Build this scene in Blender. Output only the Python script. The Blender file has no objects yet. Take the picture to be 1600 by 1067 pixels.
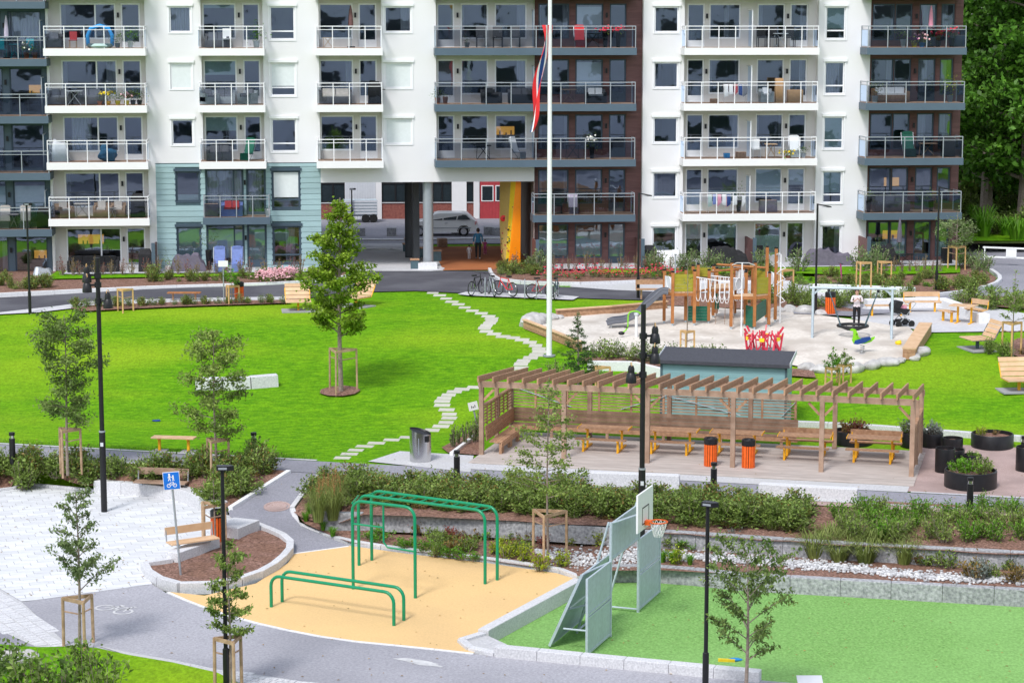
import bpy, math, random
from mathutils import Vector, Matrix, noise
from mathutils.geometry import delaunay_2d_cdt
R = math.radians
random.seed(7)
scene = bpy.context.scene
COL = scene.collection
# ---------------------------------------------------------------- camera, sky, sun, exposure
CAM_H = 13.0; FPX = 3400.0; PITCH = math.atan(503.5 / FPX)
cd = bpy.data.cameras.new('camera'); cam = bpy.data.objects.new('camera', cd); COL.objects.link(cam)
cam.location = (0, 0, CAM_H); cam.rotation_euler = (math.pi / 2 - PITCH, 0, 0)
cd.sensor_width = 36; cd.lens = FPX / 1600 * 36; cd.clip_end = 5000; cd.clip_start = .5
scene.camera = cam
W = bpy.data.worlds.new('World'); scene.world = W; W.use_nodes = True
nt = W.node_tree; nt.nodes.clear()
sky = nt.nodes.new('ShaderNodeTexSky'); sky.sky_type = 'NISHITA'; sky.sun_disc = False
SUN_EL, SUN_AZ = R(52), R(205)
sky.sun_elevation = SUN_EL; sky.sun_rotation = SUN_AZ; sky.dust_density = 1; sky.air_density = 1; sky.ozone_density = 2
hs = nt.nodes.new('ShaderNodeHueSaturation'); hs.inputs['Saturation'].default_value = .43
bg = nt.nodes.new('ShaderNodeBackground'); bg.inputs['Strength'].default_value = .15
wo = nt.nodes.new('ShaderNodeOutputWorld')
nt.links.new(sky.outputs[0], hs.inputs['Color']); nt.links.new(hs.outputs[0], bg.inputs[0]); nt.links.new(bg.outputs[0], wo.inputs[0])
sd = bpy.data.lights.new('sun', 'SUN'); sun = bpy.data.objects.new('sun', sd); COL.objects.link(sun)
sd.energy = 1.5; sd.angle = R(12); sd.color = (1, .97, .945)
# Nishita: rotation 0 = sun towards +Y, growing clockwise seen from above
sv = Vector((math.sin(SUN_AZ) * math.cos(SUN_EL), math.cos(SUN_AZ) * math.cos(SUN_EL), math.sin(SUN_EL)))
sun.rotation_euler = sv.to_track_quat('Z', 'Y').to_euler()
scene.view_settings.view_transform = 'Standard'; scene.view_settings.look = 'None'
scene.view_settings.gamma = 1; scene.view_settings.exposure = .77
# ---------------------------------------------------------------- site coordinates
ALPHA = R(14.5); SA, CA = math.sin(ALPHA), math.cos(ALPHA)      # the garden path runs along u, v points away from the camera
def uv(X, Y): return X * CA - Y * SA, X * SA + Y * CA
def xy(u, v): return u * CA + v * SA, -u * SA + v * CA
LOW = -2.45
def lerp(a, b, t): return a + (b - a) * max(0, min(1, t))
def prof(v, tab):
    if v <= tab[0][0]: return tab[0][1]
    for (a, za), (b, zb) in zip(tab, tab[1:]):
        if v <= b: return za + (zb - za) * (v - a) / (b - a)
    return tab[-1][1]
def g_up(X, Y):
    v = uv(X, Y)[1]
    return prof(v, [(65.4, -1.6), (73.2, -1.6), (75.5, -1.5), (88, -.35), (92, -.15), (99, 0)])
def g_ramp(X, Y):
    v = uv(X, Y)[1]
    return prof(v, [(59.6, LOW), (61, -2.3), (65, -1.66), (66, -1.6)])
def flat(z): return lambda X, Y: z
g_low = flat(LOW)
def ray(px, py):
    a = (px - 800) / FPX; b = (533.5 - py) / FPX
    return Vector((a, math.cos(PITCH) + b * math.sin(PITCH), -math.sin(PITCH) + b * math.cos(PITCH)))
def at(px, py, g=g_up):
    """the point of the ground g that was measured at this spot of the survey photograph"""
    d = ray(px, py); z = g if isinstance(g, (int, float)) else -.8
    for _ in range(1 if isinstance(g, (int, float)) else 25):
        t = (z - CAM_H) / d.z; X, Y = d.x * t, d.y * t
        if not isinstance(g, (int, float)): z = z * .4 + .6 * g(X, Y)
    return Vector((X, Y, z))
def scale_at(p): return FPX / ((p.y) * math.cos(PITCH) + (CAM_H - p.z) * math.sin(PITCH))   # px per metre
# ---------------------------------------------------------------- mesh helper
class MB:
    def __init__(s): s.v = []; s.f = []; s.m = []; s.mi = 0
    def add(s, vs, fs):
        o = len(s.v); s.v += [tuple(p) for p in vs]; s.f += [tuple(i + o for i in f) for f in fs]; s.m += [s.mi] * len(fs); return s
    def box(s, c, d, rz=0, M=None):
        x, y, z = d[0] / 2, d[1] / 2, d[2] / 2
        vs = [Vector((a * x, b * y, e * z)) for e in (-1, 1) for b in (-1, 1) for a in (-1, 1)]
        if rz: m = Matrix.Rotation(rz, 3, 'Z'); vs = [m @ p for p in vs]
        if M is not None: vs = [M @ p for p in vs]
        c = Vector(c)
        return s.add([p + c for p in vs], [(0, 2, 3, 1), (4, 5, 7, 6), (0, 1, 5, 4), (2, 6, 7, 3), (0, 4, 6, 2), (1, 3, 7, 5)])
    def bx(s, x0, x1, y0, y1, z0, z1): return s.box(((x0 + x1) / 2, (y0 + y1) / 2, (z0 + z1) / 2), (x1 - x0, y1 - y0, z1 - z0))
    def beam(s, a, b, w, h, up=(0, 0, 1)):
        a, b = Vector(a), Vector(b); d = (b - a); L = d.length; d.normalize(); up = Vector(up)
        if abs(d.dot(up)) > .98: up = Vector((0, 1, 0))
        x = d.cross(up).normalized(); z = x.cross(d)
        M = Matrix((x, d, z)).transposed()
        return s.box((a + b) / 2, (w, L, h), M=M)
    def tube(s, pts, r, n=6, cap=True):
        pts = [Vector(p) for p in pts]; k = len(pts)
        rs = r if isinstance(r, (list, tuple)) else [r] * k
        ref = None; rings = []
        for i, p in enumerate(pts):
            d = (pts[min(i + 1, k - 1)] - pts[max(i - 1, 0)])
            if d.length < 1e-9: d = Vector((0, 0, 1))
            d.normalize()
            if ref is None: ref = Vector((1, 0, 0)) if abs(d.x) < .8 else Vector((0, 1, 0))
            x = (ref - d * ref.dot(d)).normalized(); y = d.cross(x); ref = x
            rings.append([p + (x * math.cos(2 * math.pi * j / n) + y * math.sin(2 * math.pi * j / n)) * rs[i] for j in range(n)])
        vs = [q for g in rings for q in g]; fs = []
        for i in range(k - 1):
            for j in range(n): fs.append((i * n + j, i * n + (j + 1) % n, (i + 1) * n + (j + 1) % n, (i + 1) * n + j))
        if cap: fs += [tuple(range(n - 1, -1, -1)), tuple((k - 1) * n + j for j in range(n))]
        return s.add(vs, fs)
    def cyl(s, c, r, h, n=16, r2=None):
        c = Vector(c); return s.tube([c, c + Vector((0, 0, h))], [r, r if r2 is None else r2], n)
    def lathe(s, c, prof_, n=16, close=False):
        c = Vector(c); k = len(prof_); vs = []; fs = []
        for r, z in prof_:
            for j in range(n): a = 2 * math.pi * j / n; vs.append(c + Vector((r * math.cos(a), r * math.sin(a), z)))
        for i in range(k - 1):
            for j in range(n): fs.append((i * n + j, i * n + (j + 1) % n, (i + 1) * n + (j + 1) % n, (i + 1) * n + j))
        if close: fs += [tuple(range(n - 1, -1, -1)), tuple((k - 1) * n + j for j in range(n))]
        return s.add(vs, fs)
    def ball(s, c, r, n=8, m=6, sq=(1, 1, 1), wob=0):
        c = Vector(c); vs = []; fs = []
        for i in range(m + 1):
            t = math.pi * i / m
            for j in range(n):
                a = 2 * math.pi * j / n; p = Vector((math.sin(t) * math.cos(a), math.sin(t) * math.sin(a), -math.cos(t)))
                k = 1 + (wob * noise.noise(p * 1.7 + c * 3.1) if wob else 0)
                vs.append(c + Vector((p.x * r * sq[0], p.y * r * sq[1], p.z * r * sq[2])) * 1 if not wob else c + Vector((p.x * r * sq[0] * k, p.y * r * sq[1] * k, p.z * r * sq[2] * k)))
        for i in range(m):
            for j in range(n): fs.append((i * n + j, i * n + (j + 1) % n, (i + 1) * n + (j + 1) % n, (i + 1) * n + j))
        return s.add(vs, fs)
    def prism(s, pts, z0, z1):
        n = len(pts); vs = [(p[0], p[1], z0) for p in pts] + [(p[0], p[1], z1) for p in pts]
        fs = [tuple(range(n - 1, -1, -1)), tuple(range(n, 2 * n))] + [(i, (i + 1) % n, n + (i + 1) % n, n + i) for i in range(n)]
        return s.add(vs, fs)
    def quad(s, a, b, c, d): return s.add([a, b, c, d], [(0, 1, 2, 3)])
    def build(s, name, mat, parent=None, smooth=False, kind=None, label=None):
        me = bpy.data.meshes.new(name); me.from_pydata(s.v, [], s.f)
        for m in (mat if isinstance(mat, (list, tuple)) else [mat]): me.materials.append(MT(m))
        if any(s.m): me.polygons.foreach_set('material_index', s.m)
        if smooth:
            me.polygons.foreach_set('use_smooth', [True] * len(s.f)); me.set_sharp_from_angle(angle=R(38))
        me.update()
        o = bpy.data.objects.new(name, me); COL.objects.link(o)
        if parent is not None: o.parent = parent
        if kind: o['kind'] = kind
        if label: o['label'] = label
        return o
def mb(): return MB()
def tag(o, label=None, cat=None, group=None, kind=None):
    if label: o['label'] = label
    if cat: o['category'] = cat
    if group: o['group'] = group
    if kind: o['kind'] = kind
    return o
def thing(name, label, cat, loc=(0, 0, 0), rz=0, group=None, s=1):
    o = bpy.data.objects.new(name, None); COL.objects.link(o); o.empty_display_size = .2
    o.location = loc; o.rotation_euler = (0, 0, rz); o.scale = (s, s, s)
    return tag(o, label, cat, group)
KIDS = {}
def kids(o):
    return [c for c in bpy.data.objects if c.parent == o]
def dup(root, loc=None, rz=None, label=None, s=None, group=None):
    def cp(o, par):
        c = o.copy(); COL.objects.link(c)
        if par is not None: c.parent = par
        for ch in TREE(o): cp(ch, c)
        return c
    r = cp(root, None)
    if loc is not None: r.location = loc
    if rz is not None: r.rotation_euler = (0, 0, rz)
    if s is not None: r.scale = s if isinstance(s, (tuple, list)) else (s, s, s)
    if label: r['label'] = label
    if group: r['group'] = group
    return r
def TREE(o): return list(o.children)
# ---------------------------------------------------------------- materials
MATS = {}
def MT(m): return MATS[m] if isinstance(m, str) else m
def mat(name, c, rough=.6, var=.12, scale=6, bump=0, bscale=40, metal=0, spec=.4, c2=None, detail=5, vec=None, isl=0, emit=None, world=False):
    """principled surface: colour broken up by noise (var or a second colour), fine relief, optional per-piece variation"""
    m = bpy.data.materials.new(name); m.use_nodes = True; MATS[name] = m
    t = m.node_tree; N = t.nodes; L = t.links; b = N['Principled BSDF']
    b.inputs['Roughness'].default_value = rough; b.inputs['Metallic'].default_value = metal; b.inputs['Specular IOR Level'].default_value = spec
    tc = N.new('ShaderNodeTexCoord'); src = tc.outputs['Object']
    if world: src = N.new('ShaderNodeNewGeometry').outputs['Position']
    if vec:
        mp = N.new('ShaderNodeMapping'); mp.inputs['Scale'].default_value = vec; L.new(src, mp.inputs[0]); src = mp.outputs[0]
    nz = N.new('ShaderNodeTexNoise'); nz.inputs['Scale'].default_value = scale; nz.inputs['Detail'].default_value = detail; L.new(src, nz.inputs['Vector'])
    cr = N.new('ShaderNodeValToRGB'); cr.color_ramp.elements[0].position = .32; cr.color_ramp.elements[1].position = .7
    a = tuple(max(0, x * (1 - var)) for x in c); e = tuple(min(1, x * (1 + var)) for x in c) if c2 is None else c2
    if c2 is not None: a = c
    cr.color_ramp.elements[0].color = (*a, 1); cr.color_ramp.elements[1].color = (*e, 1); L.new(nz.outputs[0], cr.inputs[0])
    out = cr.outputs[0]
    if isl:
        ge = N.new('ShaderNodeNewGeometry'); oi = N.new('ShaderNodeObjectInfo'); ad = N.new('ShaderNodeMath'); ad.operation = 'ADD'
        L.new(ge.outputs['Random Per Island'], ad.inputs[0]); L.new(oi.outputs['Random'], ad.inputs[1])
        fr = N.new('ShaderNodeMath'); fr.operation = 'FRACT'; L.new(ad.outputs[0], fr.inputs[0])
        mr = N.new('ShaderNodeMapRange'); mr.inputs[3].default_value = 1 - isl; mr.inputs[4].default_value = 1 + isl; L.new(fr.outputs[0], mr.inputs[0])
        mx = N.new('ShaderNodeMix'); mx.data_type = 'RGBA'; mx.blend_type = 'MULTIPLY'; mx.inputs[0].default_value = 1
        L.new(out, mx.inputs[6]); L.new(mr.outputs[0], mx.inputs[7]); out = mx.outputs[2]
    L.new(out, b.inputs['Base Color'])
    if bump:
        n2 = N.new('ShaderNodeTexNoise'); n2.inputs['Scale'].default_value = bscale; n2.inputs['Detail'].default_value = 6; L.new(src, n2.inputs['Vector'])
        bp = N.new('ShaderNodeBump'); bp.inputs['Strength'].default_value = bump; bp.inputs['Distance'].default_value = .03; L.new(n2.outputs[0], bp.inputs['Height']); L.new(bp.outputs[0], b.inputs['Normal'])
    if emit:
        b.inputs['Emission Color'].default_value = (*emit[0], 1); b.inputs['Emission Strength'].default_value = emit[1]
    m['out'] = 1
    return m
def leafmat(name, c, c2, tr=.35, isl=.35, rough=.5):
    m = mat(name, c, rough, scale=1.3, c2=c2, isl=isl, spec=.35)
    t = m.node_tree; N = t.nodes; L = t.links; b = N['Principled BSDF']; o = N['Material Output']
    tl = N.new('ShaderNodeBsdfTranslucent'); mx = N.new('ShaderNodeMixShader'); mx.inputs[0].default_value = tr
    src = b.inputs['Base Color'].links[0].from_socket; L.new(src, tl.inputs[0])
    L.new(b.outputs[0], mx.inputs[1]); L.new(tl.outputs[0], mx.inputs[2]); L.new(mx.outputs[0], o.inputs[0])
    return m
def layered(name, c, c2, s1, s2, mixc, bump=.3, bs=60, rough=.9, vec=None, lo=.45, hi=.62, grain=0, gs=20, gvec=None):
    """two noises: fine grain c/c2 plus large patches of mixc"""
    m = mat(name, c, rough, c2=c2, scale=s1, bump=bump, bscale=bs, spec=.08, vec=vec)
    t = m.node_tree; N = t.nodes; L = t.links; b = N['Principled BSDF']
    tc = N.new('ShaderNodeTexCoord'); nz = N.new('ShaderNodeTexNoise'); nz.inputs['Scale'].default_value = s2; nz.inputs['Detail'].default_value = 4
    if vec:
        mp = N.new('ShaderNodeMapping'); mp.inputs['Scale'].default_value = vec; L.new(tc.outputs['Object'], mp.inputs[0]); L.new(mp.outputs[0], nz.inputs['Vector'])
    else: L.new(tc.outputs['Object'], nz.inputs['Vector'])
    mr = N.new('ShaderNodeMapRange'); mr.inputs[1].default_value = lo; mr.inputs[2].default_value = hi; L.new(nz.outputs[0], mr.inputs[0])
    mx = N.new('ShaderNodeMix'); mx.data_type = 'RGBA'; src = b.inputs['Base Color'].links[0].from_socket
    L.new(mr.outputs[0], mx.inputs[0]); L.new(src, mx.inputs[6]); mx.inputs[7].default_value = (*mixc, 1); out = mx.outputs[2]
    if grain:
        gp = N.new('ShaderNodeMapping'); gp.inputs['Scale'].default_value = gvec or (1, 1, 1); L.new(tc.outputs['Object'], gp.inputs[0])
        gn = N.new('ShaderNodeTexNoise'); gn.inputs['Scale'].default_value = gs; gn.inputs['Detail'].default_value = 3; gn.inputs['Roughness'].default_value = .7; L.new(gp.outputs[0], gn.inputs['Vector'])
        gr = N.new('ShaderNodeMapRange'); gr.inputs[1].default_value = .3; gr.inputs[2].default_value = .7; gr.inputs[3].default_value = 1 - grain; gr.inputs[4].default_value = 1 + grain; L.new(gn.outputs[0], gr.inputs[0])
        gm = N.new('ShaderNodeMix'); gm.data_type = 'RGBA'; gm.blend_type = 'MULTIPLY'; gm.inputs[0].default_value = 1; L.new(out, gm.inputs[6]); L.new(gr.outputs[0], gm.inputs[7]); out = gm.outputs[2]
    L.new(out, b.inputs['Base Color'])
    return m
def glassmat(name, tint, refl=.0, rough=.02, op=.0, ior=1.5):
    m = bpy.data.materials.new(name); m.use_nodes = True; MATS[name] = m
    t = m.node_tree; N = t.nodes; L = t.links; o = N['Material Output']; N.remove(N['Principled BSDF'])
    tr = N.new('ShaderNodeBsdfTransparent'); tr.inputs[0].default_value = (*tint, 1)
    gl = N.new('ShaderNodeBsdfGlossy'); gl.inputs['Roughness'].default_value = rough; gl.inputs[0].default_value = (.70, .83, 1, 1)
    lw = N.new('ShaderNodeFresnel'); lw.inputs[0].default_value = ior
    ad = N.new('ShaderNodeMath'); ad.inputs[1].default_value = refl; ad.use_clamp = True; L.new(lw.outputs[0], ad.inputs[0])
    mx = N.new('ShaderNodeMixShader'); L.new(ad.outputs[0], mx.inputs[0]); L.new(tr.outputs[0], mx.inputs[1]); L.new(gl.outputs[0], mx.inputs[2])
    tcn = N.new('ShaderNodeTexCoord'); nz = N.new('ShaderNodeTexNoise'); nz.inputs['Scale'].default_value = .9; L.new(tcn.outputs['Object'], nz.inputs['Vector'])
    bp = N.new('ShaderNodeBump'); bp.inputs['Strength'].default_value = .06; bp.inputs['Distance'].default_value = .06; L.new(nz.outputs[0], bp.inputs['Height']); L.new(bp.outputs[0], gl.inputs['Normal'])
    L.new(mx.outputs[0], o.inputs[0]); return m
layered('grass', (.075, .225, .004), (.155, .355, .006), 2.4, .085, (.25, .39, .014), bump=.9, bs=14, vec=(.9, 1.6, 1), lo=.46, hi=.74, grain=.27, gs=11, gvec=(1, .5, 1))
layered('turf', (.155, .34, .085), (.27, .48, .15), 16, .22, (.235, .445, .135), bump=.6, bs=60, grain=.24, gs=14, gvec=(1, .6, 1))
layered('asphalt', (.25, .25, .285), (.35, .345, .385), 26, .28, (.23, .23, .262), bump=.35, bs=60, lo=.4, hi=.7, grain=.16, gs=14)
layered('asphalt_pale', (.34, .337, .372), (.455, .45, .485), 24, .25, (.30, .298, .328), bump=.35, bs=60, lo=.4, hi=.72, grain=.16, gs=14)
layered('asphalt_dark', (.075, .075, .088), (.105, .103, .118), 50, .4, (.12, .12, .135), bump=.2, bs=120)
layered('rubber', (.73, .49, .225), (.80, .545, .265), 30, .3, (.68, .465, .23), bump=.3, bs=60, lo=.5, hi=.75, grain=.07, gs=16)
layered('red_rubber', (.36, .135, .055), (.42, .16, .07), 30, .5, (.33, .125, .055), bump=.1)
layered('sand', (.60, .55, .49), (.74, .69, .625), 7, .5, (.50, .45, .395), bump=.8, bs=9)
layered('mulch', (.14, .075, .058), (.36, .22, .17), 16, 1.2, (.22, .125, .09), bump=1, bs=30, grain=.55, gs=11)
layered('pinkgravel', (.38, .27, .25), (.52, .40, .37), 40, .7, (.36, .27, .25), bump=.5, bs=60)
layered('concrete', (.50, .50, .52), (.60, .60, .61), 8, .4, (.48, .48, .49), bump=.1)
layered('paving', (.30, .30, .31), (.40, .40, .41), 3, .5, (.34, .34, .35), bump=.08)
layered('setts', (.42, .42, .44), (.62, .62, .63), 14, .6, (.5, .5, .5), bump=.6, bs=16)
mat('paver', (.66, .67, .69), .75, var=.06, scale=4, isl=.09, bump=.08)
mat('granite', (.50, .50, .52), .8, c2=(.70, .70, .715), scale=22, bump=.35, bscale=30, world=True, isl=.06)
mat('granite_top', (.66, .66, .67), .8, c2=(.80, .80, .80), scale=22, bump=.15, world=True, isl=.05)
mat('rough_granite', (.22, .225, .24), .85, c2=(.48, .485, .50), scale=12, bump=1, bscale=9, world=True, isl=.08)
mat('rock', (.36, .35, .335), .85, c2=(.58, .565, .55), scale=4, bump=.5, bscale=8)
mat('pebble', (.40, .40, .41), .8, c2=(.66, .66, .66), scale=3, isl=.35)
mat('stepstone', (.50, .49, .42), .8, var=.08, scale=5, isl=.06, bump=.1)
mat('plaster', (.765, .755, .76), .85, var=.035, scale=.35, vec=(1, 1, .25), bump=.04, bscale=60)
mat('plaster_beige_shade', (.64, .61, .585), .85, var=.03, scale=.8)  # recess and ceiling plaster; shade under the balconies is mixed into its beige
mat('white_metal', (.80, .80, .81), .4, var=.02)
mat('white_frame', (.84, .84, .85), .45, var=.02)
mat('slab_white', (.80, .79, .79), .6, var=.02, scale=1)
mat('slab_blue', (.085, .125, .165), .5, var=.06, scale=1)
mat('frame_blue', (.055, .085, .115), .45, var=.05)
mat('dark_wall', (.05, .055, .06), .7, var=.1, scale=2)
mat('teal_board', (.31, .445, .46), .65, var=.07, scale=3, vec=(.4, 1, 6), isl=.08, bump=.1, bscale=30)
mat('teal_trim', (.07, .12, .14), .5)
mat('brown_board', (.15, .07, .065), .65, var=.15, scale=3, vec=(.5, 1, 8), isl=.16)
mat('interior', (.22, .20, .19), .9, var=.1, scale=.7)
mat('interior_floor', (.16, .12, .09), .8, var=.2)
mat('blind', (.70, .74, .74), .8, var=.03)
mat('blind_green', (.42, .55, .52), .8, var=.05)
mat('curtain', (.55, .57, .62), .9, var=.25, scale=3, vec=(6, 6, .3))
mat('kitchen_glow', (.6, .35, .08), .7, c2=(.5, .25, .04), scale=2, emit=((1, .52, .10), .32))
glassmat('glass', (.86, .90, .94), refl=.29)
glassmat('rail_glass', (.86, .90, .92), refl=.03)
glassmat('rail_dark', (.36, .40, .44), refl=.03)
mat('wood', (.33, .18, .10), .7, c2=(.50, .30, .18), scale=3, vec=(3, 3, 3), isl=.15, bump=.15)
mat('wood_grey', (.29, .185, .125), .75, c2=(.45, .305, .22), scale=3, isl=.15, bump=.15)
mat('wood_pale', (.58, .37, .21), .65, c2=(.70, .48, .30), scale=3, isl=.1)
mat('deck', (.40, .345, .31), .8, c2=(.54, .48, .44), scale=2.5, vec=(.6, 4, 4), isl=.1)
mat('play_wood', (.34, .125, .035), .6, c2=(.45, .185, .058), scale=4, isl=.08)
mat('stake', (.34, .22, .13), .8, c2=(.52, .36, .23), scale=6, isl=.12)
mat('stake_new', (.55, .33, .13), .75, c2=(.66, .42, .19), scale=6, isl=.1)
mat('bark', (.20, .155, .125), .9, c2=(.33, .27, .23), scale=12, bump=.5)
mat('yellow', (.85, .42, .015), .45, var=.05)
mat('black', (.012, .012, .014), .4, var=.2)
mat('black_soft', (.02, .02, .023), .8, var=.3, bump=.3, bscale=6)
mat('green_paint', (.0, .26, .115), .3, var=.05, spec=.5)
mat('galv', (.47, .55, .60), .45, var=.08, metal=.15, scale=8, isl=.04)
mat('steel', (.62, .62, .63), .22, var=.05, metal=1, scale=4)
mat('steel_grey', (.36, .39, .42), .4, var=.05, metal=.3)
mat('orange_slat', (.80, .13, .015), .5, var=.1, isl=.1)
mat('orange', (.95, .27, .0), .5, var=.03)
mat('climb_yellow', (.85, .60, .02), .55, var=.05)
mat('climb_tan', (.55, .40, .12), .6, var=.06)
mat('red', (.70, .025, .03), .5, var=.08)
mat('red_dark', (.42, .05, .06), .6, var=.08)
mat('blue_sign', (.01, .16, .62), .4, var=.03)
mat('white', (.82, .82, .82), .5, var=.02)
mat('navy', (.01, .05, .22), .6)
mat('olive', (.33, .30, .025), .6, var=.08)
mat('dgreen', (.012, .14, .085), .5, var=.08)
mat('grey_plastic', (.16, .17, .20), .5, var=.05)
mat('pale_plastic', (.62, .64, .68), .5, var=.03)
mat('lime', (.24, .62, .02), .45, var=.04)
mat('pink', (.75, .30, .40), .7); mat('lilac', (.50, .44, .55), .8); mat('turq', (.02, .35, .42), .6); mat('skyblue', (.03, .32, .75), .4)
mat('wicker', (.33, .22, .14), .9, var=.3, scale=40); mat('wicker_grey', (.12, .12, .13), .9, var=.3, scale=40)
mat('cushion', (.50, .46, .42), .9); mat('cardboard', (.50, .30, .15), .9, var=.08); mat('terracotta', (.45, .16, .08), .8)
mat('tarp', (.13, .115, .15), .8, var=.15, bump=.5, bscale=4); mat('petrol', (.015, .10, .19), .8, var=.15); mat('chairblue', (.16, .22, .48), .7)
mat('roof_felt', (.06, .062, .075), .9, var=.15, scale=12); mat('shed_wall', (.24, .42, .44), .7, var=.06, vec=(.4, 1, 6), scale=3, isl=.06)
mat('brick', (.20, .06, .05), .85, c2=(.30, .11, .085), scale=7, isl=.2, bump=.3); mat('mortar', (.34, .29, .27), .9)
mat('car_silver', (.80, .80, .79), .25, var=.01, metal=.1, spec=.6); mat('car_glass', (.02, .03, .036), .12, spec=.35); mat('rubber_tyre', (.015, .015, .015), .85)
mat('skin', (.55, .33, .24), .6, var=.04); mat('hair', (.035, .02, .014), .6); mat('jacket', (.025, .13, .24), .85, var=.1); mat('trouser', (.012, .012, .016), .85)
mat('floral', (.72, .60, .64), .85, c2=(.80, .78, .78), scale=9); mat('pale_cloth', (.62, .62, .64), .85, c2=(.3, .3, .33), scale=16); mat('pinkcloth', (.40, .06, .18), .8)
mat('lampglow', (.9, .8, .6), .5, emit=((1, .72, .35), 3))
leafmat('leaf_maple', (.15, .27, .016), (.32, .45, .04)); leafmat('leaf_dark', (.095, .17, .035), (.24, .33, .085), isl=.5); leafmat('leaf_mid', (.14, .23, .04), (.32, .42, .095), isl=.5)
leafmat('leaf_olive', (.13, .20, .07), (.29, .37, .15), isl=.5); leafmat('leaf_birch', (.16, .26, .04), (.30, .40, .09)); leafmat('leaf_wood', (.055, .155, .018), (.15, .33, .035), isl=.55)
leafmat('leaf_hedge', (.125, .205, .04), (.32, .42, .10), isl=.6); leafmat('leaf_brown', (.20, .14, .035), (.34, .22, .06)); leafmat('leaf_lime', (.26, .36, .02), (.45, .50, .04))
leafmat('leaf_red', (.24, .05, .04), (.34, .11, .09)); leafmat('blade', (.17, .24, .05), (.34, .38, .12)); leafmat('blade_tan', (.45, .20, .08), (.55, .30, .14))
leafmat('leaf_conifer', (.05, .13, .03), (.12, .22, .05)); leafmat('leaf_silver', (.20, .24, .19), (.32, .35, .33)); leafmat('leaf_fresh', (.09, .25, .012), (.20, .42, .03))
mat('petal_pink', (.75, .42, .45), .7, isl=.2); mat('petal_red', (.65, .05, .09), .7, isl=.25); mat('petal_white', (.8, .78, .74), .7, isl=.1); mat('petal_yellow', (.85, .62, .02), .7); mat('petal_purple', (.35, .10, .28), .7)

layered('leafmould', (.03, .05, .015), (.06, .09, .02), 6, .5, (.05, .04, .02), bump=.5)
leafmat('grass_blade', (.12, .29, .01), (.22, .42, .02))
mat('wood_old', (.19, .115, .075), .75, c2=(.31, .20, .14), scale=3, isl=.15, bump=.15)
mat('carousel_red', (.66, .04, .08), .45, var=.08)
# ================================================================ ground, roads, beds, kerbs and walls
def struct(o): return tag(o, kind='structure')
def base_ground():
    m = mb(); us = [-3000, -500, -150] + [i * 4 for i in range(-25, 26)] + [150, 500, 3000]
    vs_ = [-2000, -200, 0, 20, 40, 55, 64.4, 65.38, 65.4, 73.2, 75.5, 80, 84, 88, 92, 95.5, 99, 105, 140, 200, 600, 4000]
    for v in vs_:
        for u in us:
            X, Y = xy(u, v); m.v.append((X, Y, g_up(X, Y) - .03 if v > 65.39 else -2.78))
    n = len(us)
    for j in range(len(vs_) - 1):
        for i in range(n - 1): m.f.append((j * n + i, j * n + i + 1, (j + 1) * n + i + 1, (j + 1) * n + i)); m.m.append(0)
    struct(m.build('lawn', 'grass'))
base_ground()
def inside(p, poly):
    c = False; n = len(poly); j = n - 1
    for i in range(n):
        if (poly[i][1] > p[1]) != (poly[j][1] > p[1]) and p[0] < (poly[j][0] - poly[i][0]) * (p[1] - poly[i][1]) / (poly[j][1] - poly[i][1]) + poly[i][0]: c = not c
        j = i
    return c
def smooth(pts, n=6, closed=False):
    P = [Vector(p) for p in pts]; out = []; k = len(P)
    rng = range(k if closed else k - 1)
    for i in rng:
        p1, p2 = P[i], P[(i + 1) % k]
        p0 = P[i - 1] if (i > 0 or closed) else p1; p3 = P[(i + 2) % k] if (i + 2 < k or closed) else p2
        for t in range(n):
            t /= n; out.append(.5 * ((2 * p1) + (p2 - p0) * t + (2 * p0 - 5 * p1 + 4 * p2 - p3) * t * t + (3 * p1 - p0 - 3 * p2 + p3) * t ** 3))
    if not closed: out.append(P[-1])
    return out
def sheet(name, poly, g, off, m, step=.9, kind='structure', wave=0):
    """ground sheet over a polygon (world XY), following g"""
    poly = [(p[0], p[1]) for p in poly]; dense = []
    for i in range(len(poly)):
        a, b = Vector(poly[i]), Vector(poly[(i + 1) % len(poly)]); k = max(1, int((b - a).length / step))
        dense += [a.lerp(b, t / k) for t in range(k)]
    x0 = min(p.x for p in dense); x1 = max(p.x for p in dense); y0 = min(p.y for p in dense); y1 = max(p.y for p in dense)
    pts = list(dense); nb = len(dense); y = y0 + step / 2
    while y < y1:
        x = x0 + step / 2
        while x < x1:
            q = Vector((x + random.uniform(-.1, .1) * step, y))
            if inside(q, poly) and min((q - d).length for d in dense) > step * .45: pts.append(q)
            x += step
        y += step
    r = delaunay_2d_cdt(pts, [], [list(range(nb))], 1, 1e-5)
    M = mb(); M.v = [(p.x, p.y, g(p.x, p.y) + off + (wave * noise.noise(Vector((p.x * .9, p.y * .9, 3))) if wave else 0)) for p in r[0]]
    M.f = [tuple(f) for f in r[2]]; M.m = [0] * len(M.f)
    for i, f in enumerate(M.f):
        a, b, c = [Vector(M.v[j]) for j in f[:3]]
        if (b - a).cross(c - a).z < 0: M.f[i] = f[::-1]
    o = M.build(name, m, smooth=bool(wave)); o['kind'] = kind
    return o
def PX(pts, g): return [at(x, y, g) for x, y in pts]
def UVq(u0, u1, v0, v1): return [xy(u0, v0), xy(u1, v0), xy(u1, v1), xy(u0, v1)]
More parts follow.
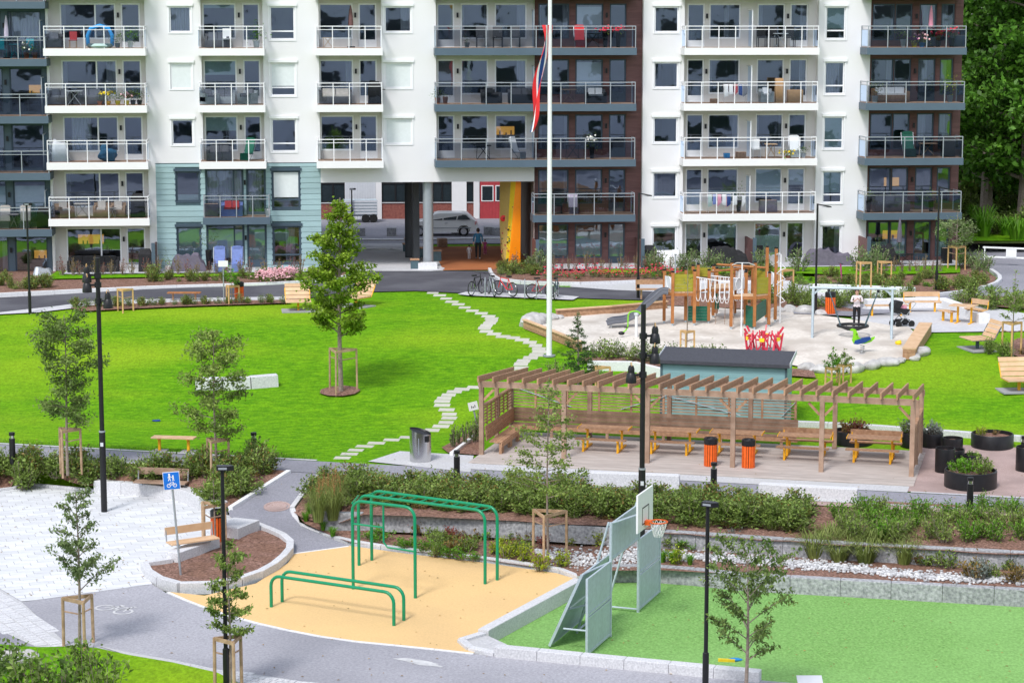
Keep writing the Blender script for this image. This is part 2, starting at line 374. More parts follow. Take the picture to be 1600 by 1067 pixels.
# --- the path through the garden and what lies along it
sheet('path', UVq(-60, 25, 65.6, 67.4), g_up, .004, 'asphalt', 2)
sheet('path_edging', UVq(-60, -24.2, 67.4, 67.58), g_up, .02, 'setts', 2)
sheet('path_edging', UVq(-4.6, 25, 67.4, 67.58), g_up, .02, 'setts', 2)
sheet('path_edging', UVq(-60, -25.3, 65.42, 65.6), g_up, .02, 'setts', 2)
sheet('path_edging', UVq(-23.2, 25, 65.42, 65.6), g_up, .02, 'setts', 2)
sheet('gravel', UVq(-4.75, 25, 67.58, 75.2), g_up, .008, 'pinkgravel', 1.5)
sheet('gravel', UVq(-9, 25, 64.9, 65.42), g_up, .012, 'pinkgravel', 1.5)
sheet('sett_paving', PX([(575, 721), (625, 705), (740, 712), (735, 738)], g_up), g_up, .012, 'setts')
sheet('sett_paving', UVq(-19.6, -4.7, 67.41, 68.3), g_up, .014, 'setts')
sheet('planting_bed', PX([(690, 700), (745, 668), (752, 712), (700, 708)], g_up), g_up, .03, 'mulch')
# --- upper road, facade beds, playground ground
road_s = [(-60, 500), (0, 492), (60, 489), (110, 483), (150, 478), (300, 474), (450, 470), (520, 461), (580, 456.5), (650, 455), (735, 459), (860, 465), (960, 468), (1040, 470)]
road_n = [(1040, 456), (960, 453), (880, 449), (800, 444), (772, 437), (764, 424), (700, 424), (575, 424), (560, 432), (500, 442), (400, 447), (230, 452), (100, 458), (0, 463), (-60, 466)]
sheet('road', PX(road_s + road_n, g_up), g_up, .02, 'asphalt_dark', 2)
sheet('road_edging', PX([(-60, 500), (0, 492), (60, 489), (110, 483), (200, 476), (300, 473), (450, 469), (470, 464), (300, 467), (150, 471), (90, 479), (0, 489), (-60, 495)], g_up), g_up, .035, 'concrete', 2)
sheet('road', PX([(1240, 458), (1240, 490), (1330, 494), (1420, 487), (1500, 484), (1600, 478), (1700, 470), (1700, 370), (1530, 372), (1505, 395), (1545, 420), (1560, 436), (1545, 452), (1480, 462), (1380, 466), (1300, 462)], flat(0)), flat(0), .012, 'asphalt', 2.5)
sheet('pavement', PX([(900, 441), (1020, 442), (1270, 444), (1275, 462), (1040, 457), (960, 454), (890, 449)], flat(0)), flat(0), .03, 'setts', 2)
sheet('bike_stand_pavement', PX([(715, 461), (728, 457.5), (870, 462), (905, 465), (895, 470), (730, 463)], g_up), g_up, .05, 'concrete', 1)
sheet('planting_bed', PX([(-60, 464), (0, 461), (100, 456), (230, 450), (400, 445), (500, 440), (540, 432), (540, 418), (240, 420), (-60, 424)], flat(0)), flat(0), .06, 'mulch', 2)
sheet('grass_verge', PX([(70, 440), (230, 437), (480, 432), (480, 423), (240, 424), (90, 427)], flat(0)), flat(0), .13, 'grass', 2)
sheet('planting_bed', PX([(766, 423), (775, 436), (800, 441), (880, 445), (960, 443), (1020, 441), (1240, 443), (1240, 412), (840, 416)], flat(0)), flat(0), .06, 'mulch', 2)
sheet('grass_verge', PX([(920, 430), (1240, 431), (1350, 434), (1500, 430), (1500, 413), (1240, 413), (930, 420)], flat(0)), flat(0), .14, 'grass', 2)
sheet('planting_bed', PX([(1275, 444), (1370, 449), (1440, 458), (1500, 455), (1550, 446), (1557, 436), (1540, 424), (1520, 414), (1270, 416)], flat(0)), flat(0), .06, 'mulch', 2)
sand_poly = [(818, 512), (858, 497), (870, 493), (960, 486), (1040, 479), (1235, 488), (1300, 496), (1360, 504), (1420, 513), (1432, 524), (1440, 545), (1420, 560), (1370, 572), (1300, 580), (1260, 576), (1170, 558), (1000, 560), (910, 546)]
sheet('sand', PX(sand_poly, g_up), g_up, .035, 'sand', .8, wave=.05)
sheet('playground_paving', PX([(1330, 497), (1352, 478), (1470, 474), (1535, 479), (1600, 490), (1720, 500), (1720, 516), (1445, 520), (1425, 514), (1360, 506)], g_up), g_up, .02, 'concrete', 1.2)
sheet('planting_bed', PX([(1040, 478), (1235, 487), (1330, 496), (1345, 486), (1250, 470), (1240, 462), (1040, 458)], g_up), g_up, .04, 'mulch', 1.5)
sheet('planting_bed', PX([(1490, 476), (1600, 484), (1700, 490), (1700, 470), (1500, 462)], g_up), g_up, .05, 'mulch', 1.5)
sheet('planting_bed', PX([(1560, 548), (1590, 530), (1680, 530), (1680, 570), (1600, 562)], g_up), g_up, .05, 'mulch', 1.5)
sheet('planting_bed', PX([(900, 560), (1000, 560), (1040, 566), (1270, 580), (1275, 592), (1000, 572), (920, 570)], g_up), g_up, .06, 'mulch', 1)
sheet('planting_bed', PX([(110, 483), (150, 478), (300, 473), (450, 470), (455, 475), (300, 480), (130, 488)], g_up), g_up, .06, 'mulch', 1.2)
for cx, cy in ((531, 612),): sheet('tree_pit', [(at(cx, cy).x + .8 * math.cos(a * .7), at(cx, cy).y + .8 * math.sin(a * .7)) for a in range(9)], g_up, .045, 'mulch')
# --- lower level
COURT = -2.7
asph = [(35, 941), (238, 913), (262, 928), (320, 952), (400, 975), (520, 999), (740, 1022), (1000, 1045), (1190, 1063), (1750, 1110), (1750, 1190), (340, 1190), (340, 1050), (200, 1021), (110, 1011)]
sheet('lower_path', PX(asph, LOW), g_low, .012, 'asphalt_pale', 1.5)
plaza = [(-160, 790), (-60, 775), (0, 769), (30, 760), (150, 770), (240, 777), (285, 782), (322, 798), (360, 806), (380, 832), (330, 860), (266, 884), (222, 890), (238, 913), (35, 941), (0, 920), (-160, 850)]
plaza_w = PX(plaza, LOW)
sheet('plaza', plaza_w, g_low, .004, 'paving', 1.5)
sheet('sett_band', PX([(-160, 850), (0, 920), (35, 941), (110, 1011), (150, 1022), (60, 1012), (0, 985), (-160, 910)], LOW), g_low, .008, 'setts', 1)
sheet('side_road', PX([(-160, 910), (0, 985), (60, 1012), (40, 1012), (-160, 990)], LOW), g_low, .006, 'asphalt', 1)
low_lawn = [(110, 1011), (150, 1013), (200, 1024), (270, 1036), (340, 1052), (385, 1075), (420, 1200), (-200, 1200), (-100, 1000), (60, 1012)]
sheet('lower_lawn', PX(low_lawn, LOW), g_low, .03, 'grass', 1)
sheet('sett_band', PX([(150, 1009), (200, 1020), (270, 1032), (340, 1047), (400, 1055), (480, 1067), (640, 1090), (420, 1090), (385, 1072), (340, 1053), (270, 1037), (200, 1025)], LOW), g_low, .028, 'setts', 1)
rub = [(262, 925), (320, 931), (400, 912), (450, 880), (458, 866), (545, 853), (640, 866), (760, 880), (870, 896), (905, 907), (760, 988), (715, 1005), (742, 1021), (520, 998), (400, 973), (320, 949)]
sheet('rubber_surface', PX(rub, LOW), g_low, .02, 'rubber', 1.2)
sheet('sports_court', PX([(722, 1003), (762, 992), (908, 912), (950, 907), (1030, 905), (1160, 919), (1600, 945), (1800, 957), (1800, 1150), (1190, 1062), (1000, 1046), (745, 1020)], COURT), flat(COURT), 0, 'turf', 1.2)
sheet('ramp_path', PX([(455, 737), (506, 737), (500, 748), (455, 804), (470, 822), (545, 853), (458, 866), (440, 842), (385, 826), (358, 806), (358, 798)], g_ramp), g_ramp, .012, 'asphalt', .6)
EDGE_A = [(-160, 778), (-60, 770), (16, 766), (34, 757.5), (150, 768.5), (240, 774), (288, 780), (325, 796), (345, 804)]
EDGE_UV = sorted(uv(p.x, p.y) for p in PX(EDGE_A, LOW))
def g_bed_left(X, Y):
    u, v = uv(X, Y); e = min(64.55, prof(u, EDGE_UV)); zf = lerp(LOW + .06, -2.12, (u + 31.2) / .8)
    return lerp(zf, -1.6, (v - e - .1) / max(.4, 65.4 - e))
sheet('planting_bed', PX([(-160, 706), (0, 713), (455, 738), (362, 797)], g_ramp) + PX(EDGE_A[::-1], LOW), g_bed_left, .02, 'mulch', .5, wave=.05)
sheet('planter_bed', PX([(232, 892), (268, 880), (330, 860), (380, 832), (400, 828), (436, 842), (450, 856), (444, 872), (412, 897), (360, 914), (290, 918), (248, 906)], LOW), g_low, .12, 'mulch', .5, wave=.05)
def g_bed_up(X, Y):
    u = uv(X, Y)[0]; return lerp(min(-1.7, g_ramp(X, Y) + .08), -1.7, (u + 21.6) / 1.2)
def g_bed_low(X, Y):
    u, v = uv(X, Y); a = max(-2.37, min(-2.2, g_ramp(X, Y) + .04)) if u < -20 else -2.37
    return lerp(a, -2.25, (u + 13.6) / 1.2)
sheet('planting_bed', PX([(870, 768), (1045, 790), (1040, 826), (800, 812), (535, 800)], -1.68) + PX([(470, 812), (458, 802), (503, 746)], g_ramp), g_bed_up, 0, 'mulch', .6, wave=.04)
sheet('planting_bed', PX([(480, 812), (535, 812), (800, 826), (1030, 844), (1600, 880), (1800, 893), (1800, 925), (1600, 916), (1160, 895), (1030, 888), (930, 890)], -2.22) + PX([(903, 902), (870, 890), (760, 874.5), (640, 860.5), (545, 847), (476, 825), (464, 812)], LOW + .08), g_bed_low, 0, 'mulch', .6, wave=.03)
sheet('planting_bed', PX([(1030, 788), (1350, 786), (1600, 797), (1800, 806), (1800, 872), (1600, 860), (1320, 845), (1030, 826)], -1.66), lambda X, Y: prof(uv(X, Y)[1], [(61.3, -1.78), (65.4, -1.6)]), 0, 'mulch', .7, wave=.05)
sheet('unseen_forecourt', [(-70, -5.5), (70, -5.5), (70, 43.5), (-70, 43.5)], flat(-2.6), 0, 'asphalt', 8)  # unseen grey ground, added so the lower windows reflect less green
# --- blocks
def unit_block():
    m = mb(); c = .03
    vs = []
    for z in (-.5, .5 - c, .5):
        k = .5 if z < .5 else .5 - c
        for x, y in ((-k, -k), (k, -k), (k, k), (-k, k)): vs.append((x, y, z))
    fs = [(3, 2, 1, 0), (8, 9, 10, 11)]
    for l in (0, 4):
        for i in range(4): fs.append((l + i, l + (i + 1) % 4, l + 4 + (i + 1) % 4, l + 4 + i))
    m.add(vs, fs); return m
BLK = {}
def block(name, matn, parent, a, b, w, z0, z1, gap=.012, dz=0):
    key = (name, matn)
    a, b = Vector(a[:2]), Vector(b[:2]); d = b - a; L = d.length
    if key not in BLK:
        o = unit_block().build(name, matn, parent); BLK[key] = o.data
    else:
        o = bpy.data.objects.new(name, BLK[key]); COL.objects.link(o); o.parent = parent
    c = (a + b) / 2; o.location = (c.x, c.y, (z0 + z1) / 2); o.rotation_euler = (0, 0, math.atan2(d.y, d.x)); o.scale = (max(.02, L - gap), w, z1 - z0)
    if dz: o.rotation_euler = (0, -math.atan2(dz, L), math.atan2(d.y, d.x))
    return o
def wall_run(name, label, cat, pts, L, w, h, matn, piece, struct_=False, zf=None, up=None):
    """a run of separate blocks along a polyline of 3D points (bottoms)"""
    par = bpy.data.objects.new(name, None); COL.objects.link(par)
    if struct_: tag(par, kind='structure')
    else: tag(par, label, cat)
    P = [Vector(p) for p in pts]
    # walk
    seg = []; acc = 0; cur = P[0]; start = P[0]
    tot = sum((b - a).length for a, b in zip(P, P[1:])); n = max(1, round(tot / L)); LL = tot / n; marks = [P[0]]; need = LL
    for a, b in zip(P, P[1:]):
        d = (b - a).length; pos = 0
        while d - pos >= need - 1e-6:
            pos += need; marks.append(a.lerp(b, pos / d)); need = LL
        need -= d - pos
    if (marks[-1] - P[-1]).length > .15: marks.append(P[-1])
    for a, b in zip(marks, marks[1:]):
        z = (a.z + b.z) / 2
        block(piece, matn, par, a, b, w, z - .08, z + h, dz=b.z - a.z)
    return par
lw = PX([(935, 908), (1030, 907), (1160, 921), (1600, 946), (1800, 958)], COURT)
wall_run('retaining_wall', 'low rough granite wall along the far edge of the green court', 'wall', lw, 1.35, .28, .47, 'rough_granite', 'granite_block')
uw = PX([(503, 800), (534, 800), (660, 804), (800, 813), (1030, 828), (1320, 847), (1600, 862), (1800, 872)], -1.75)
for p in uw: p.z = -2.2
wall_run('retaining_wall', 'granite terrace wall at the foot of the long hedge', 'wall', uw, 1.3, .25, .46, 'rough_granite', 'granite_block')
sw = PX([(905, 911), (850, 942), (755, 992)], LOW); 
for p in sw: p.z = COURT
wall_run('retaining_wall', 'slanting granite wall between yellow rubber and green court', 'wall', sw, 5, .3, .40, 'granite', 'granite_block')
sheet('corner_paving', PX([(722, 1004), (757, 992), (792, 1008), (778, 1022), (744, 1019)], LOW), g_low, .03, 'setts', .5)
wall_run('corner_kerb', 'low granite kerb corner where yellow rubber meets the court', 'kerb', PX([(755, 993), (716, 1005), (742, 1020), (775, 1024)], LOW), .9, .22, .1, 'granite', 'kerb_stone')
wall_run('court_kerb', 'granite kerb between the grey path and the green court', 'kerb', PX([(775, 1024), (1000, 1046), (1188, 1064)], LOW), 1.1, .3, .26, 'granite', 'kerb_stone')
wall_run('kerb', '', '', smooth(PX([(262, 926), (320, 950), (400, 974), (520, 998.5), (640, 1011), (740, 1022)], LOW), 3), 1, .1, .03, 'granite_top', 'kerb_stone', True)
wall_run('kerb', '', '', PX([(457, 866), (545, 854)], LOW), 1, .08, .03, 'granite_top', 'kerb_stone', True)
wall_run('kerb', '', '', smooth(PX([(500, 746), (453, 803)], g_ramp) + PX([(472, 826), (545, 849), (640, 863), (760, 877), (870, 893), (905, 906)], LOW), 4), 1, .16, .13, 'granite', 'kerb_stone', True)
wall_run('kerb', '', '', PX([(452, 739), (360, 797)], g_ramp), 1, .16, .12, 'granite_top', 'kerb_stone', True)
wall_run('planter_kerb', 'pale granite kerb ringing the mulch planter with the blue sign', 'kerb', smooth(PX([(268, 884), (226, 890), (244, 911), (290, 924), (362, 917), (414, 900), (448, 874), (454, 856), (438, 843), (398, 827)], LOW), 3), .9, .22, .24, 'granite', 'kerb_stone')
wall_run('seat_wall', 'long pale granite seat wall at the back of the paved plaza', 'wall', PX([(152, 768), (240, 774), (288, 780), (325, 796), (345, 804)], LOW), 1.0, .5, .42, 'granite', 'granite_block')
wall_run('seat_wall', 'short granite wall under the bench in the planter corner', 'wall', PX([(268, 884), (334, 860)], LOW), .9, .45, .40, 'granite', 'granite_block')
wall_run('seat_wall', 'angular granite block beside the orange bin at the planter', 'wall', PX([(352, 846), (386, 832)], LOW), 1.2, .9, .45, 'granite', 'granite_block')
wall_run('kerb', '', '', PX([(-60, 772), (16, 768), (34, 758), (152, 769)], LOW), 1, .14, .1, 'granite', 'kerb_stone', True)
for a, b, l in (((922, 757), (1062, 762), 'granite block wall edging the path behind the basketball hoop'), ((1186, 775), (1340, 784), 'long granite block beside the path below the pergola')):
    wall_run('block_wall', l, 'wall', PX([a, b], -1.6), 3.2, .35, .42, 'granite', 'granite_block')
wall_run('block_wall', 'curved pale granite bench block lying on the lawn', 'bench', smooth(PX([(308, 606), (345, 607), (385, 605), (434, 601)], g_up), 3), 1.1, .45, .42, 'granite', 'granite_block')
wall_run('kerb', '', '', PX([(-60, 466), (0, 462), (100, 457), (230, 451), (400, 446), (500, 441), (555, 431)], flat(0)), 1.5, .16, .13, 'granite_top', 'kerb_stone', True)
wall_run('kerb', '', '', smooth(PX([(765, 423), (773, 437), (800, 442), (880, 446), (960, 444), (1020, 442), (1240, 444)], flat(0)), 2), 1.5, .16, .16, 'granite', 'kerb_stone', True)
wall_run('kerb', '', '', smooth(PX([(1275, 462), (1370, 466), (1450, 464), (1510, 457), (1552, 447), (1563, 436), (1548, 424)], flat(0)), 3), 1.5, .2, .15, 'granite', 'kerb_stone', True)
wall_run('garden_wall', 'long low white wall behind the playground road', 'wall', PX([(1270, 457), (1430, 463)], flat(0)), 2, .3, .42, 'granite_top', 'granite_block')
wall_run('garden_wall', 'pale granite wall below the dark wood at the right', 'wall', PX([(1515, 377), (1720, 382)], flat(0)), 2, .5, .55, 'rough_granite', 'granite_block')
wall_run('garden_wall', 'white low wall between shrubs and lawn beside the conifer', 'wall', PX([(918, 577), (985, 577), (1040, 590)], g_up), 2.2, .2, .34, 'granite_top', 'granite_block')
wall_run('garden_wall', 'concrete seat wall behind the yellow table on the playground terrace', 'wall', PX([(1352, 482), (1472, 479), (1538, 506)], g_up), 1.8, .5, .42, 'granite_top', 'granite_block')
wall_run('lawn_kerb', 'low grey kerb wall between the lawn and the planters', 'kerb', PX([(1235, 664), (1330, 668), (1600, 688), (1720, 696)], g_up), 1.4, .25, .16, 'granite', 'kerb_stone')
wall_run('gravel_kerb', 'short pale concrete kerb at the left end of the deck', 'kerb', PX([(705, 712), (752, 676)], g_up), 1.2, .12, .12, 'granite_top', 'kerb_stone')
# --- pavers of the plaza: nearest three hundred singly, the rest joined
def pavers():
    phi = R(19); ex = Vector((math.cos(phi), math.sin(phi))); ey = Vector((-math.sin(phi), math.cos(phi)))
    poly = [(p.x, p.y) for p in plaza_w]; c0 = Vector((-12, 62)); lst = []; edge = []
    for j in range(-40, 41):
        for i in range(-40, 41):
            c = c0 + ex * (i * .66 + (j * .23) % .66) + ey * (j * .32)
            cs = [inside(c + ex * a + ey * b, poly) for a in (-.33, .33) for b in (-.16, .16)]
            if all(cs): lst.append(c)
            elif any(cs):
                P = [Vector(q) for q in poly]
                for nrm, lim in ((ex, .321), (-ex, .321), (ey, .1525), (-ey, .1525)):
                    out = []
                    for k in range(len(P)):
                        a, b = P[k], P[(k + 1) % len(P)]; da, db = (a - c).dot(nrm) - lim, (b - c).dot(nrm) - lim
                        if da <= 0: out.append(a)
                        if da * db < 0: out.append(a.lerp(b, da / (da - db)))
                    P = out
                    if len(P) < 3: break
                if len(P) >= 3: edge.append(P)
    lst.sort(key=lambda c: c.y + abs(c.x + 12) * .4)
    par = bpy.data.objects.new('plaza_paving', None); COL.objects.link(par); struct(par)
    first = None; rest = mb()
    for k, c in enumerate(lst):
        dz = random.uniform(-.002, .003)
        if k < 300:
            if first is None: first = mb().box((0, 0, 0), (.642, .305, .02)).build('paver', 'paver', par); o = first
            else: o = first.copy(); COL.objects.link(o)
            o.location = (c.x, c.y, LOW + .008 + dz); o.rotation_euler = (0, 0, phi)
        else: rest.box((c.x, c.y, LOW + .008 + dz), (.642, .305, .02), rz=phi)
    for P in edge: rest.add([(q.x, q.y, LOW + .018) for q in P], [tuple(range(len(P)))])
    rest.build('paver', 'paver', par, kind='stuff')
pavers()
def setts(poly, L, w, rot, z, name='setts'):
    m = mb(); P = [(p.x, p.y) for p in poly]; ex = Vector((math.cos(rot), math.sin(rot))); ey = Vector((-ex.y, ex.x))
    x0 = min(p[0] for p in P); x1 = max(p[0] for p in P); y0 = min(p[1] for p in P); y1 = max(p[1] for p in P)
    c0 = Vector(((x0 + x1) / 2, (y0 + y1) / 2)); n = int(max(x1 - x0, y1 - y0) / min(L, w))
    for j in range(-n, n):
        for i in range(-n, n):
            c = c0 + ex * (i * L + (j % 2) * L / 2) + ey * (j * w)
            if x0 < c.x < x1 and y0 < c.y < y1 and inside(c, P): m.box((c.x, c.y, z + random.uniform(-.006, .006)), (L * .9, w * .88, .03), rz=rot + random.uniform(-.04, .04))
    return m.build(name, 'granite', kind='stuff')
o = setts(PX([(-20, 912), (0, 920), (35, 942), (108, 1010), (60, 1010), (0, 984), (-20, 975)], LOW), .2, .34, R(-58), LOW + .01); tag(o, 'band of pale granite setts beside the paved plaza', 'setts')
o = setts(PX([(340, 1047), (400, 1056), (480, 1067), (560, 1080), (420, 1085), (385, 1072)], LOW), .16, .2, R(-20), LOW + .03); tag(o, 'pale granite setts along the near lawn edge', 'setts')
# --- stepping stones
def stepping():
    line = [(683, 457), (666, 458)][::-1]
    px = [(676, 457.5), (687, 461), (697, 466), (706, 471), (716, 475), (726, 480), (738, 485), (752, 489), (763, 493.5), (768, 497), (768, 500.5), (765, 504), (760, 508), (757, 512), (760, 517), (772, 521), (786, 525), (802, 527), (816, 530), (828, 534), (837, 539), (842, 544), (843, 548.5), (838, 553.5), (829, 558), (818, 563), (814, 568), (814, 574), (813, 580),
          (742, 604), (722, 607), (710, 611), (701, 616), (694, 621), (691, 626), (691, 632), (698, 639), (702, 646), (702, 652), (697, 659), (689, 665), (675, 671), (658, 676), (637, 682), (612, 686), (588, 691), (570, 696), (556, 702), (546, 708), (535, 714)]
    par = bpy.data.objects.new('stepping_stone_path', None); COL.objects.link(par); struct(par)
    pts = [at(x, y, g_up) for x, y in px]; n = len(pts); first = None
    for i, p in enumerate(pts):
        if first is None: first = mb().box((0, 0, 0), (.58, .52, .03)).build('stone_slab', 'stepstone', par); o = first
        else: o = first.copy(); COL.objects.link(o)
        o.location = (p.x, p.y, p.z - .032); o.rotation_euler = (R(4.5) if p.y > 76 else 0, 0, R(-6) + random.uniform(-.05, .05)); k = random.uniform(.9, 1.06); o.scale = (k, 1.0 if p.y > 85 else .8, 1)
stepping()
# --- worn paint and light patches on the lower path
def patch(px, py, r1, r2, rot, matn, name, label):
    c = at(px, py, LOW); m = mb(); pts = []
    for i in range(26):
        a = i / 26 * 2 * math.pi; k = 1 + .35 * noise.noise(Vector((math.cos(a) * 2, math.sin(a) * 2, px)))
        x, y = r1 * k * math.cos(a), r2 * k * math.sin(a); pts.append((c.x + x * math.cos(rot) - y * math.sin(rot), c.y + x * math.sin(rot) + y * math.cos(rot), LOW + .018))
    m.add(pts, [tuple(range(26))]); o = m.build(name, matn); return tag(o, label, 'road marking')
mat('worn_paint', (.46, .46, .47), .8, c2=(.66, .66, .66), scale=5)
patch(655, 1035, .62, .17, R(-30), 'worn_paint', 'worn_patch', 'pale worn patch on the grey path below the yellow rubber')
def bike_symbol():
    c = at(178, 953, LOW); m = mb(); z = LOW + .019
    def ring(x, y, r, w):
        n = 20; vs = [(x + (r + k) * math.cos(2 * math.pi * i / n), y + (r + k) * math.sin(2 * math.pi * i / n), z) for k in (-w, w) for i in range(n)]
        m.add(vs, [(i, (i + 1) % n, n + (i + 1) % n, n + i) for i in range(n)])
    t = thing('bicycle_marking', 'worn white bicycle symbol painted on the grey path', 'road marking', (c.x, c.y, 0), R(-35))
    ring(-.34, 0, .24, .035); ring(.34, 0, .24, .035)
    for a, b in (((-.34, 0), (-.1, .34)), ((-.1, .34), (.26, .34)), ((.34, 0), (.22, .48)), ((-.1, .34), (0, 0)), ((0, 0), (.26, .34)), ((-.18, .42), (-.02, .42)), ((.22, .48), (.34, .5))):
        d = Vector(b) - Vector(a); q = Vector((-d.y, d.x)).normalized() * .03; A, Bv = Vector(a), Vector(b)
        m.add([(*(A - q), z), (*(Bv - q), z), (*(Bv + q), z), (*(A + q), z)], [(0, 1, 2, 3)])
    m.build('symbol', 'worn_paint', t)
bike_symbol()
mc = at(433, 792, g_ramp)
o = mb().lathe((0, 0, 0), [(0, .012), (.3, .012), (.3, .002), (.34, .002), (.34, .012), (.42, .012), (.42, -.02)], 24).build('manhole_cover', 'pinkgravel'); o.location = (mc.x, mc.y, mc.z + .022); o.rotation_euler = (R(9), 0, 0); tag(o, 'round iron manhole cover in the ramp path', 'manhole cover')
# --- white pebbles in the dry stream
def pebbles():
    m = mb(); top = [(700, 850), (760, 862), (830, 862), (900, 862), (960, 868), (1030, 866), (1160, 872), (1320, 884), (1450, 897), (1600, 902), (1800, 912)]
    random.seed(3); N = 3400
    for i in range(N):
        x = random.uniform(835, 1640); y0 = prof(x, [(835, 853), (905, 862), (1030, 864), (1160, 871), (1320, 884), (1450, 898), (1640, 906)])
        w = prof(x, [(835, 3), (860, 12), (900, 17), (960, 18), (1040, 9), (1250, 9), (1640, 7)])
        p = at(x, y0 + random.gauss(0, .42) * w + w * .4, -2.24); r = random.uniform(.03, .062)
        m.ball((p.x, p.y, g_bed_low(p.x, p.y) + .02 + r * .3), r, 5, 3, (1, random.uniform(.6, 1), .6), wob=.3)
    o = m.build('pebbles', 'pebble', kind='stuff'); tag(o, 'white pebbles of the dry stream bed behind the court wall', 'pebbles')
pebbles()
def boulder_mesh(r, i):
    m = mb().ball((0, 0, 0), 1, 16, 11); sq = (random.uniform(1.1, 1.6), 1, random.uniform(.55, .75))
    m.v = [tuple(Vector((p[0] * sq[0], p[1] * sq[1], p[2] * sq[2])) * r * (1 + .28 * noise.noise(Vector(p) * 1.1 + Vector((i * 7.3, 0, 0))) + .08 * noise.noise(Vector(p) * 3 + Vector((i * 3.3, 5, 0))))) for p in m.v]
    return m
def rocks():
    random.seed(5); ln = smooth(PX([(1262, 577), (1300, 581), (1345, 577), (1385, 569), (1420, 561), (1440, 552)], g_up), 5)
    spots = [(p, random.uniform(.2, .38)) for p in ln[::3]] + [(at(833, 507), .55), (at(846, 500), .32), (at(860, 499), .36), (at(872, 498), .25), (at(1235, 487), .35), (at(1258, 489), .4), (at(1283, 492), .3), (at(1215, 488), .3)]
    for i, (p, r) in enumerate(spots):
        o = boulder_mesh(r, i).build('boulder', 'rock', smooth=True)
        o.location = (p.x, p.y, p.z + r * .18); o.rotation_euler = (0, 0, random.uniform(0, 6))
        tag(o, 'rounded pale boulder edging the playground sand', 'boulder', 'boulders around the playground sand')
rocks()

def litter():
    m = mb(); random.seed(15)
    for i in range(420):
        x, y, z = random.choice(((random.uniform(300, 880), random.uniform(860, 1015), LOW + .03), (random.uniform(250, 1100), random.uniform(960, 1067), LOW + .022), (random.uniform(950, 1600), random.uniform(920, 1060), COURT + .01), (random.uniform(0, 230), random.uniform(790, 930), LOW + .026), (random.uniform(0, 1600), random.uniform(705, 790), -1.57)))
        if z == LOW + .03 and not inside((x, y), rub): continue
        if z == LOW + .022 and not inside((x, y), asph): continue
        p = at(x, y, z); r = random.uniform(.025, .05); a = random.uniform(0, 6.28); c, s_ = math.cos(a) * r, math.sin(a) * r
        m.add([(p.x - c, p.y - s_, z + .004), (p.x + s_ * .5, p.y - c * .5, z + .016), (p.x + c, p.y + s_, z + .004), (p.x - s_ * .5, p.y + c * .5, z + .012)], [(0, 1, 2, 3)])
    tag(m.build('fallen_leaves', 'litter_leaf', kind='stuff'), 'dry fallen leaves strewn over paths and play surfaces', 'leaves')
mat('litter_leaf', (.22, .12, .04), .8, c2=(.42, .28, .08), isl=.4)
litter()
# ================================================================ the apartment building
BETA = R(5); BO = Vector((0, 114.3, 0)); FL = 2.88
bld = thing('apartment_building', 'long white apartment block with teal and brown cladding, balconies and a passage', 'building', BO, BETA)
def S(px, off=0, py=200):
    """distance along the facade (or a plane off metres in front of it)"""
    d = ray(px, py); n = Vector((math.sin(BETA), -math.cos(BETA), 0)); q = BO + n * off; t = q.dot(n) / d.dot(n); p = d * t
    return p.x * math.cos(BETA) + (p.y - BO.y) * math.sin(BETA)
def bw(s, y, z): # building-local to world
    return Vector((BO.x + s * math.cos(BETA) - y * math.sin(BETA), BO.y + s * math.sin(BETA) + y * math.cos(BETA), z))
TOP = 17.4
def wall(name, s0, s1, z0, z1, y, holes, m, depth=.18, parent=None):
    M = mb(); xs = sorted({s0, s1} | {min(max(h[i], s0), s1) for h in holes for i in (0, 1)}); zs = sorted({z0, z1} | {min(max(h[i], z0), z1) for h in holes for i in (2, 3)})
    for a, b in zip(xs, xs[1:]):
        for c, d in zip(zs, zs[1:]):
            if b - a < 1e-4 or d - c < 1e-4: continue
            x, z = (a + b) / 2, (c + d) / 2
            if any(h[0] < x < h[1] and h[2] < z < h[3] for h in holes): continue
            M.quad((a, y, c), (b, y, c), (b, y, d), (a, y, d))
    for h in holes:
        a, b, c, d = max(h[0], s0), min(h[1], s1), max(h[2], z0), min(h[3], z1); e = y + (h[4] if len(h) > 4 else depth)
        M.quad((a, y, c), (a, y, d), (a, e, d), (a, e, c)); M.quad((b, y, d), (b, y, c), (b, e, c), (b, e, d))
        M.quad((a, y, d), (b, y, d), (b, e, d), (a, e, d)); M.quad((b, y, c), (a, y, c), (a, e, c), (b, e, c))
    return M.build(name, m, parent or bld)
WINS = []
